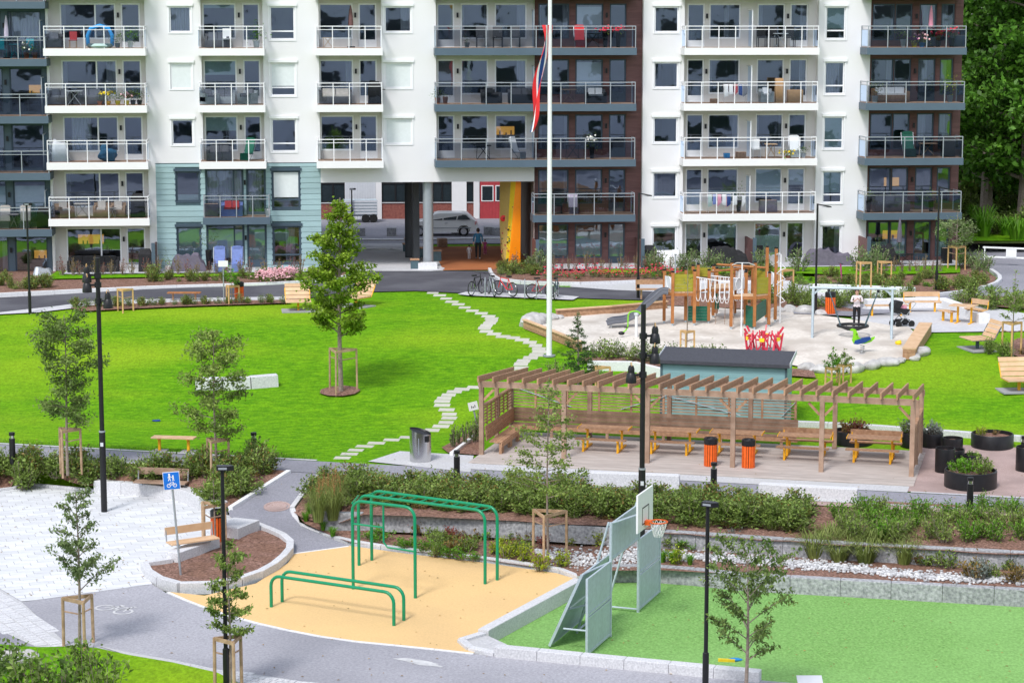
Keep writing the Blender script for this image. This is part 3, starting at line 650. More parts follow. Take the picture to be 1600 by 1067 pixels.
def win(s0, s1, z0, z1, y=0., fr='white_frame', mull=(), trans=(), blind=None, blindm='blind', curtain=None, glow=None, box=False, ext=None, door=False, lowpanel=0, openleaf=False, w=.075):
    """window or balcony door set into its opening: frame, panes and what hangs behind them"""
    yf = y + .06; M = mb(); d = .07
    if ext is None: ext = blindm == 'blind' and box
    if box:
        e = .07; M.bx(s0 - e, s0, y - .03, y + .05, z0 - e, z1 + .01); M.bx(s1, s1 + e, y - .03, y + .05, z0 - e, z1 + .01); M.bx(s0, s1, y - .035, y + .05, z0 - e, z0)
    M.bx(s0, s0 + w, yf, yf + d, z0, z1); M.bx(s1 - w, s1, yf, yf + d, z0, z1)
    M.bx(s0 + w, s1 - w, yf, yf + d, z1 - w, z1); M.bx(s0 + w, s1 - w, yf, yf + d, z0, z0 + w + lowpanel)
    for q in mull: M.bx(q - w / 2, q + w / 2, yf + .002, yf + d, z0 + w, z1 - w)
    for q in trans: M.bx(s0 + w, s1 - w, yf + .004, yf + d, q - w / 2, q + w / 2)
    f = M.build('door' if door else 'window', fr, bld)
    xs = [s0 + w] + [q for q in mull] + [s1 - w]
    for a, b in zip(xs, xs[1:]):
        tl, tt = random.uniform(-.002, .016), random.uniform(-.006, .006)
        mb().quad((a, yf + .035 - tt, z0 + w + lowpanel), (b, yf + .035 + tt, z0 + w + lowpanel), (b, yf + .035 + tl + tt, z1 - w), (a, yf + .035 + tl - tt, z1 - w)).build('pane', 'glass', f)
    if blind: # fraction of the height covered from the top, or (from, to)
        a, b = blind if isinstance(blind, tuple) else (1 - blind, 1.0)
        mb().bx(s0 + w, s1 - w, (yf + .004 if ext else yf + .07), (yf + .012 if ext else yf + .08), z0 + w + (z1 - z0 - 2 * w) * a, z0 + w + (z1 - z0 - 2 * w) * b).build('roller_blind', blindm, f)
    if not curtain and not blind and not glow and not door and random.random() < .55: curtain = random.choice(([(0, .14), (.86, 1)], [(0, .22)], [(.72, 1)], [(0, .1), (.8, 1)], [(.02, .98)]))
    if curtain:
        C = mb(); n = 24
        for a, b in curtain:
            a = s0 + (s1 - s0) * a; b = s0 + (s1 - s0) * b; pts = [(a + (b - a) * i / n, yf + .2 + .05 * math.sin(i * 1.9)) for i in range(n + 1)]
            for p, q in zip(pts, pts[1:]): C.quad((p[0], p[1], z0 + .05), (q[0], q[1], z0 + .05), (q[0], q[1], z1 - .05), (p[0], p[1], z1 - .05))
        C.build('curtain', 'curtain', f)
    if glow:
        a, b, c, e = glow
        mb().bx(s0 + (s1 - s0) * a, s0 + (s1 - s0) * b, yf + 1.6, yf + 1.65, z0 + (z1 - z0) * c, z0 + (z1 - z0) * e).build('lit_kitchen_wall', 'kitchen_glow', f)
        K = mb()
        for i in range(3): xx = s0 + (s1 - s0) * (a + (b - a) * random.uniform(.1, .9)); K.cyl((xx, yf + 1.5, z0 + (z1 - z0) * c), .035, random.uniform(.1, .25), 6)
        K.bx(s0 + (s1 - s0) * a - .2, s0 + (s1 - s0) * b + .3, yf + 1.35, yf + 1.6, z0 + (z1 - z0) * c - .5, z0 + (z1 - z0) * c)
        K.build('kitchen_counter', 'interior', f)
    if box: mb().bx(s0 - .11, s1 + .11, y - .09, y + .05, z1 + .015, z1 + .16).build('shutter_box', 'white_frame' if fr == 'white_frame' else fr, f)
    if door: mb().bx(s0 + .1 if not openleaf else s0 + .05, s0 + .13, yf - .05, yf, z0 + 1.0, z0 + 1.04).build('handle', 'steel', f)
    return f
def lamp(s, z, y=.35):
    mb().bx(s - .05, s + .05, y - .12, y - .002, z, z + .25).build('wall_lamp', 'black', bld)
def balcony(k, s0, s1, m='slab_white', rail='white_metal', glass='rail_glass', dz=0., proj=1.25, n=None, open_left=True):
    z = FL * k + dz; y0 = -proj
    sl = mb().bx(s0, s1, y0, .33, z - .37, z).build('balcony', m, bld)
    mb().bx(s0 + .06, s1 - .06, y0 + .1, .32, z + .001, z + .02).build('balcony_floor', 'wood_grey', sl)
    P = mb(); n = n or max(3, round((s1 - s0) / .85)); xs = [s0 + .06 + (s1 - s0 - .12) * i / n for i in range(n + 1)]
    yy = y0 + .06; h = 1.13; t = .022
    for x in xs: P.bx(x - t, x + t, yy - t, yy + t, z, z + h)
    for e in (s0 + .06, s1 - .06):
        P.bx(e - t, e + t, -.05, .0, z, z + h)
        P.bx(e - t, e + t, yy + t, -.05, z + h - .045, z + h); P.bx(e - t, e + t, yy + t, -.05, z + h - .21, z + h - .18)
    for a, b in zip(xs, xs[1:]):
        P.bx(a + t, b - t, yy - t, yy + t, z + h - .045, z + h); P.bx(a + t, b - t, yy - .015, yy + .015, z + h - .21, z + h - .18)
    P.build('railing', rail, sl)
    for a, b in zip(xs, xs[1:]): mb().quad((a + .03, yy, z + .08), (b - .03, yy, z + .08), (b - .03, yy, z + h - .22), (a + .03, yy, z + h - .22)).build('glass_panel', glass, sl)
    for e in (s0 + .06, s1 - .06): mb().quad((e, yy + .05, z + .08), (e, -.06, z + .08), (e, -.06, z + h - .22), (e, yy + .05, z + h - .22)).build('glass_panel', glass, sl)
    return sl
def screen(s, k, m='white_metal', gm='rail_glass', y0=-.75, y1=.3, h=1.95, dz=0):
    z = FL * k + dz; M = mb(); M.bx(s - .025, s + .025, y0, y0 + .05, z, z + h); M.bx(s - .025, s + .025, y0 + .05, y1, z + h - .04, z + h)
    p = M.build('divider_screen', m, bld); mb().quad((s, y0 + .05, z + .06), (s, y1, z + .06), (s, y1, z + h - .04), (s, y0 + .05, z + h - .04)).build('glass_panel', gm, p)
# ---- columns of the facade (photograph columns measured along the wall)
RC = .36          # depth of the balcony recesses
PASS = (S(500), S(835), -.2, 4.56)
c1 = (S(80), S(230)); c2 = (S(317), S(413)); c3 = (S(500), S(597)); cg = (S(682), S(835)); c4 = (S(1068), S(1276)); 
smallL = (S(268), S(302)); tallL = (S(424), S(463)); smallM = (S(602), S(644)); smallR = (S(1021), S(1059)); tallR = (S(1287), S(1318))
teal = (S(240), S(500), -.2, 5.62)
holes = [(*c1, -.2, TOP - .3, RC), (*c2, 5.62, TOP - .3, RC), (*c3, 5.62, TOP - .3, RC), (*cg, 5.62, TOP - .3, RC), (*PASS, .35), (*teal, .0)]
for k in range(2, 6):
    z = FL * k
    holes += [(*smallL, z + .8, z + 2.12), (*tallL, z + .42, z + 2.12), (*smallM, z + .8, z + 2.12)]
wall('wall', S(76), S(835), -.2, TOP, 0, holes, 'plaster')
# ---- teal cladding of separate boards over the two lower floors
tw = []
for k in (0, 1):
    z = FL * k
    tw += [(S(273), S(310), z + .75, z + 2.3), (S(424), S(467), z + .35, z + 2.3), (S(320), S(378), z + .35 if k == 0 else z + .2, z + 2.4), (S(384), S(413), z + .0, z + 2.4)]
wall('teal_wall_backing', *teal, .02, tw, 'teal_trim', .14)
def boards(s0, s1, z0, z1, holes, h, y, matn, name, single, t=.025):
    z = z0; M = mb(); r = 0
    while z < z1 - .02:
        zt = min(z + h, z1); cuts = [(s0, s1)]
        for H in holes:
            if H[2] < zt - .01 and H[3] > z + .01:
                nc = []
                for a, b in cuts:
                    if H[1] <= a or H[0] >= b: nc.append((a, b))
                    else:
                        if H[0] > a: nc.append((a, H[0]))
                        if H[1] < b: nc.append((H[1], b))
                cuts = nc
        for a, b in cuts:
            if b - a < .03: continue
            lst = [(a, b)]
            if b - a > 3: q = a + (b - a) * random.uniform(.3, .7); lst = [(a, q - .004), (q + .004, b)]
            for a2, b2 in lst:
                N = mb() if single else M
                N.add([(a2, y - t, z + .004), (b2, y - t, z + .004), (b2, y - t * .45, zt - .008), (a2, y - t * .45, zt - .008), (a2, y, z + .004), (b2, y, z + .004), (b2, y, zt - .008), (a2, y, zt - .008)],
                      [(0, 1, 2, 3), (0, 4, 5, 1), (3, 2, 6, 7), (0, 3, 7, 4), (1, 5, 6, 2)])
                if single: N.build(name, matn, bld)
        z = zt; r += 1
    if not single: M.build(name, matn, bld, kind='stuff')
boards(teal[0] + .04, teal[1], 0, 5.58, [(h[0] - .04, h[1] + .04, h[2] - .04, h[3] + .04) for h in tw], .285, .012, 'teal_board', 'teal_board', True, t=.035)
mb().bx(teal[0], teal[0] + .05, -.035, .02, -.1, 5.6).build('corner_trim', 'plaster', bld)
# ---- windows in the plain white wall
for k in range(2, 6):
    z = FL * k
    win(*smallL, z + .8, z + 2.12, box=True, blind=1.0 if k == 3 else None, curtain=[(.0, 1)] if k == 4 else None)
    win(*tallL, z + .42, z + 2.12, box=True, trans=(z + .85,), blind=(.28, 1.) if k == 3 else None)
    win(*smallM, z + .8, z + 2.12, box=True, blind=1.0 if k in (2, 3) else None, curtain=[(.6, 1), (0, .12)] if k == 4 else None)
for k in (0, 1):
    z = FL * k
    win(S(273), S(310), z + .75, z + 2.3, .02, 'frame_blue', box=True, blind=1. if k == 0 else (.0, .2), blindm='blind_green')
    win(S(424), S(467), z + .35, z + 2.3, .02, 'frame_blue', box=True, trans=(z + .8,), blind=(.28, 1) if k else None, curtain=[(.45, .8)] if not k else None)
    win(S(320), S(378), z + (.35 if k == 0 else .2), z + 2.4, .02, 'frame_blue', mull=(S(363),), curtain=[(0, 1)] if k else None, blind=None if k else (.12, .9))
    win(S(384), S(413), z + .02, z + 2.4, .02, 'frame_blue', door=True, blind=1. if not k else None, blindm='blind_green', curtain=[(.1, .8)] if k else None, lowpanel=.45 if not k else .1)
    lamp(S(381), z + 1.6, 0)
# ---- recessed balcony walls with their windows and doors
def bay(c, y, specs, k0, k1, m, fr='white_frame', z0=-.2, dz=0):
    hs = []
    for k in range(k0, k1):
        for sp in specs: hs.append((S(sp[0]), S(sp[1]), FL * k + dz + sp[2], FL * k + dz + sp[3]))
    return wall('balcony_wall', c[0], c[1], z0, TOP - .3, y, hs, m, .16)
HEAD = 2.27
D1 = [(97, 184, .45, HEAD), (192, 222, .04, HEAD)]
bay(c1, RC, D1, 0, 6, 'plaster_beige_shade')
for k in range(0, 6):
    z = FL * k
    win(S(97), S(184), z + .45, z + HEAD, RC, mull=(S(152),), glow=(.15, .62, .45, .72) if k == 0 else None, curtain=[(0, .1)] if k in (4, 1) else ([(.15, .5)] if k == 2 else None))
    win(S(192), S(222), z + .04, z + HEAD, RC, door=True, lowpanel=.2); lamp(S(188), z + 1.55, RC)
D2 = [(319, 371, .45, HEAD), (381, 408, .04, HEAD)]
bay(c2, RC, D2, 2, 6, 'plaster_beige_shade', z0=5.62)
for k in range(2, 6):
    z = FL * k
    win(S(319), S(371), z + .45, z + HEAD, RC, blind=(.58, 1) if k in (2, 3) else (.9, 1), blindm='blind_green')
    win(S(381), S(408), z + .04, z + HEAD, RC, door=True, lowpanel=.3); lamp(S(376), z + 1.55, RC)
D3 = [(500.6, 553, .45, HEAD), (562, 590, .04, HEAD)]
bay(c3, RC, D3, 2, 6, 'plaster_beige_shade', z0=5.62)
for k in range(2, 6):
    z = FL * k
    win(S(500.6), S(553), z + .45, z + HEAD, RC, curtain=[(.78, 1)] if k == 3 else None)
    win(S(562), S(590), z + .04, z + HEAD, RC, door=True, lowpanel=.3); lamp(S(557), z + 1.55, RC)
DG = [(684, 711, .04, HEAD), (721, 764, .45, HEAD), (774, 824, .45, HEAD)]
bay(cg, RC, DG, 2, 6, 'plaster_beige_shade', z0=5.62)
for k in range(2, 6):
    z = FL * k
    win(S(684), S(711), z + .04, z + HEAD, RC, door=True, lowpanel=.3, blind=1. if k == 3 else None, blindm='interior'); lamp(S(716), z + 1.55, RC)
    win(S(721), S(764), z + .45, z + HEAD, RC, curtain=[(0, .15)] if k == 3 else None)
    win(S(774), S(824), z + .45, z + HEAD, RC, glow=(.02, .7, .38, .62) if k == 2 else None, curtain=[(.7, 1)] if k in (3, 4) else None)
# brown part
BR = (S(835), S(1004))
brh = []
DB = [(842, 890, .45, HEAD), (900, 943, .45, HEAD), (953, 979, .04, HEAD)]
for k in range(0, 6):
    for a, b, c, d in DB: brh.append((S(a), S(b), FL * k + c, FL * k + d))
wall('brown_wall', BR[0], BR[1], -.2, TOP, RC, brh, 'brown_board', .16)
boards(BR[0] + .02, BR[1] - .04, 0, TOP - .2, [(h[0] - .03, h[1] + .03, h[2] - .03, h[3] + .03) for h in brh], .15, RC - .005, 'brown_board', 'brown_cladding', False)
for k in range(0, 6):
    z = FL * k
    for a, b, c, d in DB: win(S(a), S(b), z + c, z + d, RC, 'frame_blue', door=(a == 953), lowpanel=.4 if a == 953 else 0, blind=((.02, .78) if a != 953 else (.02, .85)) if k == 0 else ((.0, .95) if (k in (3, 4) and a == 900) else None), blindm='blind_green' if k == 0 else 'blind')
    lamp(S(948), z + 1.55, RC)
# white right part
wr = [(*c4, -.2, TOP - .3, RC)]
for k in range(0, 6):
    z = FL * k; wr += [(*smallR, z + .78, z + 2.12), (*tallR, z + .42, z + 2.12)]
wall('wall', S(1004), S(1357), -.2, TOP, 0, wr, 'plaster')
mb().quad((S(1004), 0, -.2), (S(1004), 0, TOP), (S(1004), RC, TOP), (S(1004), RC, -.2)).build('wall_return', 'plaster', bld)
D4 = [(1074, 1101, .04, HEAD), (1108, 1157, .45, HEAD), (1183, 1226, .45, HEAD), (1234, 1262, .04, HEAD)]
bay(c4, RC, D4, 0, 6, 'plaster_beige_shade')
for k in range(0, 6):
    z = FL * k
    win(*smallR, z + .78, z + 2.12, box=True, blind=(.74, 1) if k == 0 else None, blindm='blind_green', curtain=[(.85, 1)] if k == 0 else None)
    win(*tallR, z + .42, z + 2.12, box=True, trans=(z + .87,) if k else (), blind=(.3, 1) if k in (1, 4) else ((0, 1) if k == 2 else None), blindm='blind_green', curtain=[(.1, .8)] if k == 3 else ([(.7, 1)] if k == 0 else None))
    win(S(1074), S(1101), z + .04, z + HEAD, RC, door=True, lowpanel=.25, blind=(.62, 1) if k == 0 else ((.02, .5) if k == 1 else None)); lamp(S(1104), z + 1.5, RC); lamp(S(1230), z + 1.5, RC)
    win(S(1108), S(1157), z + .45, z + HEAD, RC, blind=(.55, 1) if k == 0 else ((0, .35) if k == 1 else None), blindm='blind_green', curtain=[(.5, .65)] if k == 4 else None)
    win(S(1183), S(1226), z + .45, z + HEAD, RC, blind=(.2, 1) if k == 1 else ((.0, .62) if k == 0 else None), blindm='blind_green')
    win(S(1234), S(1262), z + .04, z + HEAD, RC, door=True, lowpanel=.25, blind=(.6, 1) if k == 1 else None, curtain=[(.6, 1)] if k in (3, 4) else None)
# dark right end
RB = (S(1357), S(1503)); rbh = []; DR = [(1362, 1397, .35, HEAD), (1397.5, 1424, .35, HEAD), (1435, 1462, .04, HEAD), (1469, 1490, .35, HEAD)]
for k in range(0, 6):
    for a, b, c, d in DR: rbh.append((S(a), S(b), FL * k + c, FL * k + d))
wall('brown_wall', RB[0], RB[1], -.2, TOP, RC, rbh, 'brown_board', .16)
boards(RB[0] + .02, RB[1] - .02, 0, TOP - .2, [(h[0] - .03, h[1] + .03, h[2] - .03, h[3] + .03) for h in rbh], .15, RC - .005, 'brown_board', 'brown_cladding', False)
mb().quad((RB[0], 0, -.2), (RB[0], 0, TOP), (RB[0], RC, TOP), (RB[0], RC, -.2)).build('wall_return', 'plaster', bld)
mb().quad((RB[1], RC, -.2), (RB[1], 13, -.2), (RB[1], 13, TOP), (RB[1], RC, TOP)).build('end_wall', 'brown_board', bld)
for k in range(0, 6):
    z = FL * k
    for a, b, c, d in DR: win(S(a), S(b), z + c, z + d, RC, 'frame_blue', door=(a == 1435), lowpanel=.4 if a == 1435 else 0, glow=(.05, .95, .42, .66) if (a == 1397.5 and k in (0, 1)) else None, blind=(.0, .42) if (k == 0 and a in (1362, 1397.5, 1469)) else None, blindm='blind_green', curtain=[(.1, .6)] if (k in (2, 3, 4) and a in (1469, 1435)) else None)
    lamp(S(1430), z + 1.5, RC)
# dark left end, half a metre lower
LZ = -.52; LB = (S(-140), S(76)); lbh = []; DL = [(-110, -60, .1, 2.4), (-50, 6, .1, 2.4), (16, 68, .1, 2.4)]
for k in range(0, 6):
    for a, b, c, d in DL: lbh.append((S(a), S(b), FL * k + c + LZ, FL * k + d + LZ))
wall('dark_wall', LB[0], LB[1], -.8, TOP, RC - .1, lbh, 'slab_blue', .16)
for k in range(0, 6):
    z = FL * k + LZ
    for a, b, c, d in DL: win(S(a), S(b), z + c, z + d, RC - .1, 'frame_blue', mull=(), glow=(.45, .95, .42, .6) if (a == 16 and k in (0, 3)) else None, blind=(0, .9) if (k == 1) else None, blindm='blind_green')
    lamp(S(10), z + 1.55, RC - .1)
mb().quad((LB[1], RC - .1, -.8), (LB[1], 0, -.8), (LB[1], 0, TOP), (LB[1], RC - .1, TOP)).build('wall_return', 'plaster', bld)
# ---- balconies
def B(px0, px1, ks, proj=1.25, **kw):
    for k in ks: balcony(k, S(px0, proj), S(px1, proj), proj=proj, **kw)
BL = dict(m='slab_blue', rail='steel_grey', glass='rail_dark')
B(71, 230, (1, 2, 3, 4, 5), n=5); B(310, 415, (2, 3, 4, 5), n=4); B(494, 599, (2, 3, 4, 5), n=4)
B(680, 994, (2, 3, 4, 5), n=8, **BL); B(833, 994, (1,), n=5, **BL); B(314, 420, (1,), proj=1.1, n=4, m='slab_blue', rail='steel_grey', glass='rail_glass')
B(1068, 1278, (1, 2, 3, 4, 5), n=8); B(1352, 1507, (1, 2, 3, 4, 5), proj=1.5, n=5, m='slab_blue', rail='steel_grey', glass='rail_dark')
B(-140, 76, (1, 2, 3, 4, 5), n=5, dz=LZ, proj=1.25, **BL)
for k in range(1, 6): screen(S(1173, .7), k); screen(S(67, .7), k, 'steel_grey', dz=LZ)
for k in range(2, 6): screen(S(834, .7), k, 'steel_grey', 'rail_glass')
# garden screens on the ground floor
for s_, m_ in ((S(238, .8), 'slab_blue'), (S(836, .8), 'slab_blue'), (S(1000, .8), 'slab_blue'), (S(1174, .8), 'slab_blue'), (S(1352, .8), 'slab_blue')):
    p = mb().bx(s_ - .04, s_ + .04, -2.1, .3, -.1, 1.55).build('garden_screen', 'brown_board', bld); mb().bx(s_ - .09, s_ + .09, -2.24, -2.1, -.1, 1.7).build('screen_post', m_, p)
# ---- passage lining, ceiling, inner floors, roof
M = mb(); a, b = PASS[0], PASS[1]
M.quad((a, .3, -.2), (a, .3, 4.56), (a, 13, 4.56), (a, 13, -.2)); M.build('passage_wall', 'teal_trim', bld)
mb().quad((b, .3, -.2), (b, 13, -.2), (b, 13, 4.56), (b, .3, 4.56)).build('passage_wall', 'brown_board', bld)
mb().bx(a, b, .36, 13, 4.56, 4.8).build('passage_ceiling', 'plaster_beige_shade', bld)
M = mb()
for k in range(1, 7):
    for q0, q1 in ((LB[0], a), (b, RB[1] - .02)) if k < 2 else ((LB[0], RB[1] - .02),): M.bx(q0, q1, .56, 7, FL * k - .3, FL * k - .02)
M.build('inner_floors', 'interior_floor', bld)
M = mb(); 
for q0, q1, zz in ((LB[0], a, -.2), (b, RB[1] - .02, -.2), (a, b, 4.85)): M.quad((q0, 7, zz), (q1, 7, zz), (q1, 7, TOP), (q0, 7, TOP))
for px in (-20, 72, 235, 310, 418, 492, 600, 675, 834, 1004, 1066, 1172, 1280, 1355): M.quad((S(px), .56, 4.9 if 500 < px < 834 else -.2), (S(px), 7, 4.9 if 500 < px < 834 else -.2), (S(px), 7, TOP), (S(px), .56, TOP))
M.build('inner_walls', 'interior', bld)
mb().bx(LB[0], RB[1], -.1, 13.2, TOP, TOP + .3).build('roof', 'roof_felt', bld)
mb().quad((LB[0], 13, -.2), (LB[0], .3, -.2), (LB[0], .3, TOP), (LB[0], 13, TOP)).build('end_wall', 'slab_blue', bld)
M = mb()
for q0, q1, zz in ((LB[0], a, -.2), (b, RB[1], -.2), (a, b, 4.56)): M.quad((q1, 13.0, zz), (q0, 13.0, zz), (q0, 13.0, TOP), (q1, 13.0, TOP))
M.build('rear_wall', 'plaster', bld)
# columns of the passage
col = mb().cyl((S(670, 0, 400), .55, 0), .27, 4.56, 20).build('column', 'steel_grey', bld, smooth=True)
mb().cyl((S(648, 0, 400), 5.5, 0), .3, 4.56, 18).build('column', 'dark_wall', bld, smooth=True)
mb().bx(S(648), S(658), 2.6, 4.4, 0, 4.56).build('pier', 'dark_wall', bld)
# passage floors and terraces
def BW(lst): return [bw(s, y, 0) for s, y in lst]
f1 = sheet('passage_floor', BW([(S(572), -1.1), (S(690), -1.1), (S(690), 13), (S(500), 13), (S(500), .2)]), flat(0), .02, 'concrete', 3)
f2 = sheet('passage_rubber', BW([(S(690), -1.0), (S(768), -1.0), (S(783), .3), (b, .3), (b, 11), (S(690), 11)]), flat(0), .024, 'red_rubber', 3)
sheet('street', [(-60, 123.5), (23, 128), (24, 200), (-80, 200)], flat(0), .016, 'asphalt', 8)
for q in ((100, 232), (1010, 1345), (840, 1000), (245, 480), (1360, 1500)):
    sheet('terrace', BW([(S(q[0]), -2.2), (S(q[1]), -2.2), (S(q[1]), .34), (S(q[0]), .34)]), flat(0), .16, 'concrete', 3)
# ================================================================ street furniture and sport
def RZ(a, b): return math.atan2(b[1] - a[1], b[0] - a[0])
PATH_RZ = -ALPHA
# ---- tall spotlight masts
def spotlight(m, x, y, z, ang, arm=.5):
    c, s_ = math.cos(ang), math.sin(ang)
    m.beam((x, y, z), (x + c * arm, y + s_ * arm, z), .06, .06)
def mast(px, py, g, h, spots, label):
    p = at(px, py, g); t = thing('spotlight_mast', label, 'lamp post', p)
    m = mb(); m.tube([(0, 0, -.1), (0, 0, 2.6), (0, 0, 2.62), (0, 0, h)], [.1, .1, .075, .07], 14); pole = m.build('pole', 'black', t, smooth=True)
    mb().cyl((0, 0, 2.58), .103, .05, 14).build('collar', 'steel_grey', pole)
    mb().box((0, -.1, 2.2), (.09, .02, .12)).build('sticker', 'pale_plastic', pole)
    for z, ang in spots:
        c, s_ = math.cos(ang), math.sin(ang); b = mb(); b.cyl((0, 0, z - .08), .11, .16, 12); b.beam((c * .1, s_ * .1, z), (c * .3, s_ * .3, z), .06, .06); br = b.build('bracket', 'black', t)
        h2 = mb(); h2.lathe((c * .34, s_ * .34, z - .22), [(0.02, .5), (.07, .48), (.095, .4), (.095, .29), (.12, .26), (.15, .1), (.15, 0), (.12, .0), (.08, .08)], 14); hd = h2.build('spotlight_head', 'black', t, smooth=True)
        k = mb(); k.tube([(c * .34 + .08 * math.sin(a_) * -s_, s_ * .34 + .08 * math.sin(a_) * c, z + .25 + .11 * math.cos(a_)) for a_ in [x * .3 - 1.5 for x in range(11)]], .012, 5); k.build('cable', 'stake_new', hd)
mast(163, 800, LOW, 8.1, [(7.25, R(200)), (6.75, R(-20)), (7.55, R(180)), (6.95, R(160))][:3], 'tall black spotlight mast rising from the paved plaza')
mast(1002, 872, -2.2, 7.3, [(6.4, R(10)), (5.85, R(-15)), (5.3, R(190))], 'tall black spotlight mast behind the basketball hoop')
# ---- ordinary lamp posts
def lamppost(px, py, g, top, label, kind='flat', ang=0):
    p = at(px, py, g); h = (py - top) / scale_at(p) / math.cos(PITCH); t = thing('lamp_post', label, 'lamp post', p, ang)
    m = mb(); m.tube([(0, 0, -.05), (0, 0, 1.0), (0, 0, 1.02), (0, 0, h)], [.075, .075, .05, .045], 12); m.build('pole', 'black', t, smooth=True)
    if kind == 'box':
        b = mb(); b.prism([(-.12, -.1), (.16, -.1), (.27, 0), (.16, .1), (-.12, .1)], h - .02, h + .09); hd = b.build('lamp_head', 'black', t); mb().box((.02, -.104, h + .035), (.2, .006, .05)).build('lens', 'steel_grey', hd)
    else:
        b = mb(); b.add([(-.02, -.06, h), (.6, -.17, h - .12), (.6, .17, h - .12), (-.02, .06, h), (-.02, -.06, h - .05), (.6, -.17, h - .16), (.6, .17, h - .16), (-.02, .06, h - .05)], [(0, 1, 2, 3), (7, 6, 5, 4), (0, 4, 5, 1), (1, 5, 6, 2), (2, 6, 7, 3), (3, 7, 4, 0)]); hd = b.build('lamp_head', 'black', t)
        mb().box((.38, 0, h - .155), (.3, .2, .02)).build('lens', 'pale_plastic', hd)
lamppost(47, 490, g_up, 322, 'slim black lamp post at the left end of the road', 'box', 0)
lamppost(997, 466, g_up, 303, 'slim black lamp post in front of the brown cladding')
lamppost(1274, 492, g_up, 320, 'slim black lamp post behind the nest swing')
lamppost(1463, 455, flat(0), 294, 'slim black lamp post before the dark right balconies', ang=R(0))
lamppost(354, 1078, LOW, 730, 'black lamp post beside the near staked tree', 'box', 0)
lamppost(1102, 1085, LOW, 786, 'black lamp post in front of the green court', 'box', R(-30))
# ---- bollards
for px, py, l in ((20, 722, 'black bollard light at the far left of the hedge'), (397, 722, 'black bollard light behind the left hedge end'), (714, 752, 'black bollard light left of the deck by the path'), (1115, 772, 'black bollard light between hedge and orange bins'), (1515, 797, 'black bollard light in front of the round planters'), (1599, 728, 'black bollard light at the right picture edge by the gravel')):
    p = at(px, py, -1.6); t = thing('bollard', l, 'bollard', p, group='bollard lights along the path')
    mb().cyl((0, 0, -.05), .1, .86, 16).build('post', 'black', t, smooth=True); mb().cyl((0, 0, .81), .075, .1, 16).build('lens', 'steel', t, smooth=True); mb().cyl((0, 0, .91), .1, .1, 16).build('cap', 'black', t, smooth=True)
# ---- slatted bins
def bin_(px, py, g, label, h=1.0, first=[None]):
    p = at(px, py, g)
    if first[0] is None:
        t = thing('litter_bin', label, 'bin', p, 0, 'orange slatted litter bins'); first[0] = t
        mb().cyl((0, 0, 0), .17, .8, 14).build('liner', 'black', t); n = 16
        for i in range(n): a = 2 * math.pi * i / n; mb().box((.205 * math.cos(a), .205 * math.sin(a), .40), (.02, .062, .72), rz=a).build('slat', 'orange_slat', t)
        mb().lathe((0, 0, .77), [(.225, 0), (.23, .18), (.2, .21), (.2, .20), (.15, .2), (.1, .05)], 18).build('lid', 'black', t, smooth=True)
        mb().cyl((0, 0, -.03), .2, .04, 14).build('base', 'black', t)
    else: t = dup(first[0], p, random.uniform(0, 1), label)
    t.scale = (h, h, h)
bin_(1110, 729, -1.6, 'orange slatted bin on the deck, left of the pair'); bin_(1169, 731.5, -1.6, 'orange slatted bin on the deck, right of the pair')
bin_(341, 846, LOW, 'orange slatted bin behind the planter bench'); bin_(374, 473, g_up, 'red orange bin by the road beside a staked sapling', 1.0); bin_(1297, 492, g_up, 'orange bin left of the woman by the nest swing', 1.05)
p = at(657, 720, -1.6); t = thing('steel_bin', 'big slanted stainless steel waste bin on the setts beside the path', 'bin', p, R(-14))
m = mb(); n = 28; R0 = .36; vs = []; 
for zf in (0, 1):
    for j in range(n): a = 2 * math.pi * j / n; x, y = R0 * math.cos(a), R0 * math.sin(a); vs.append((x, y, .02 if not zf else 1.02 - x * .28))
m.add(vs, [(j, (j + 1) % n, n + (j + 1) % n, n + j) for j in range(n)]); body = m.build('body', 'steel', t, smooth=True)
m = mb(); m.add([(v[0] * .93, v[1] * .93, v[2] - .05) for v in vs[n:]], [tuple(range(n))]); m.add([v for v in vs[n:]] + [(v[0] * .93, v[1] * .93, v[2] - .05) for v in vs[n:]], [(j, (j + 1) % n, n + (j + 1) % n, n + j) for j in range(n)]); m.build('lid', 'black', body)
mb().box((.27, -.2, .8), (.16, .16, .2)).build('flap', 'black', body); mb().box((.05, -.365, .55), (.02, .03, .55)).build('door_seam', 'steel_grey', body)
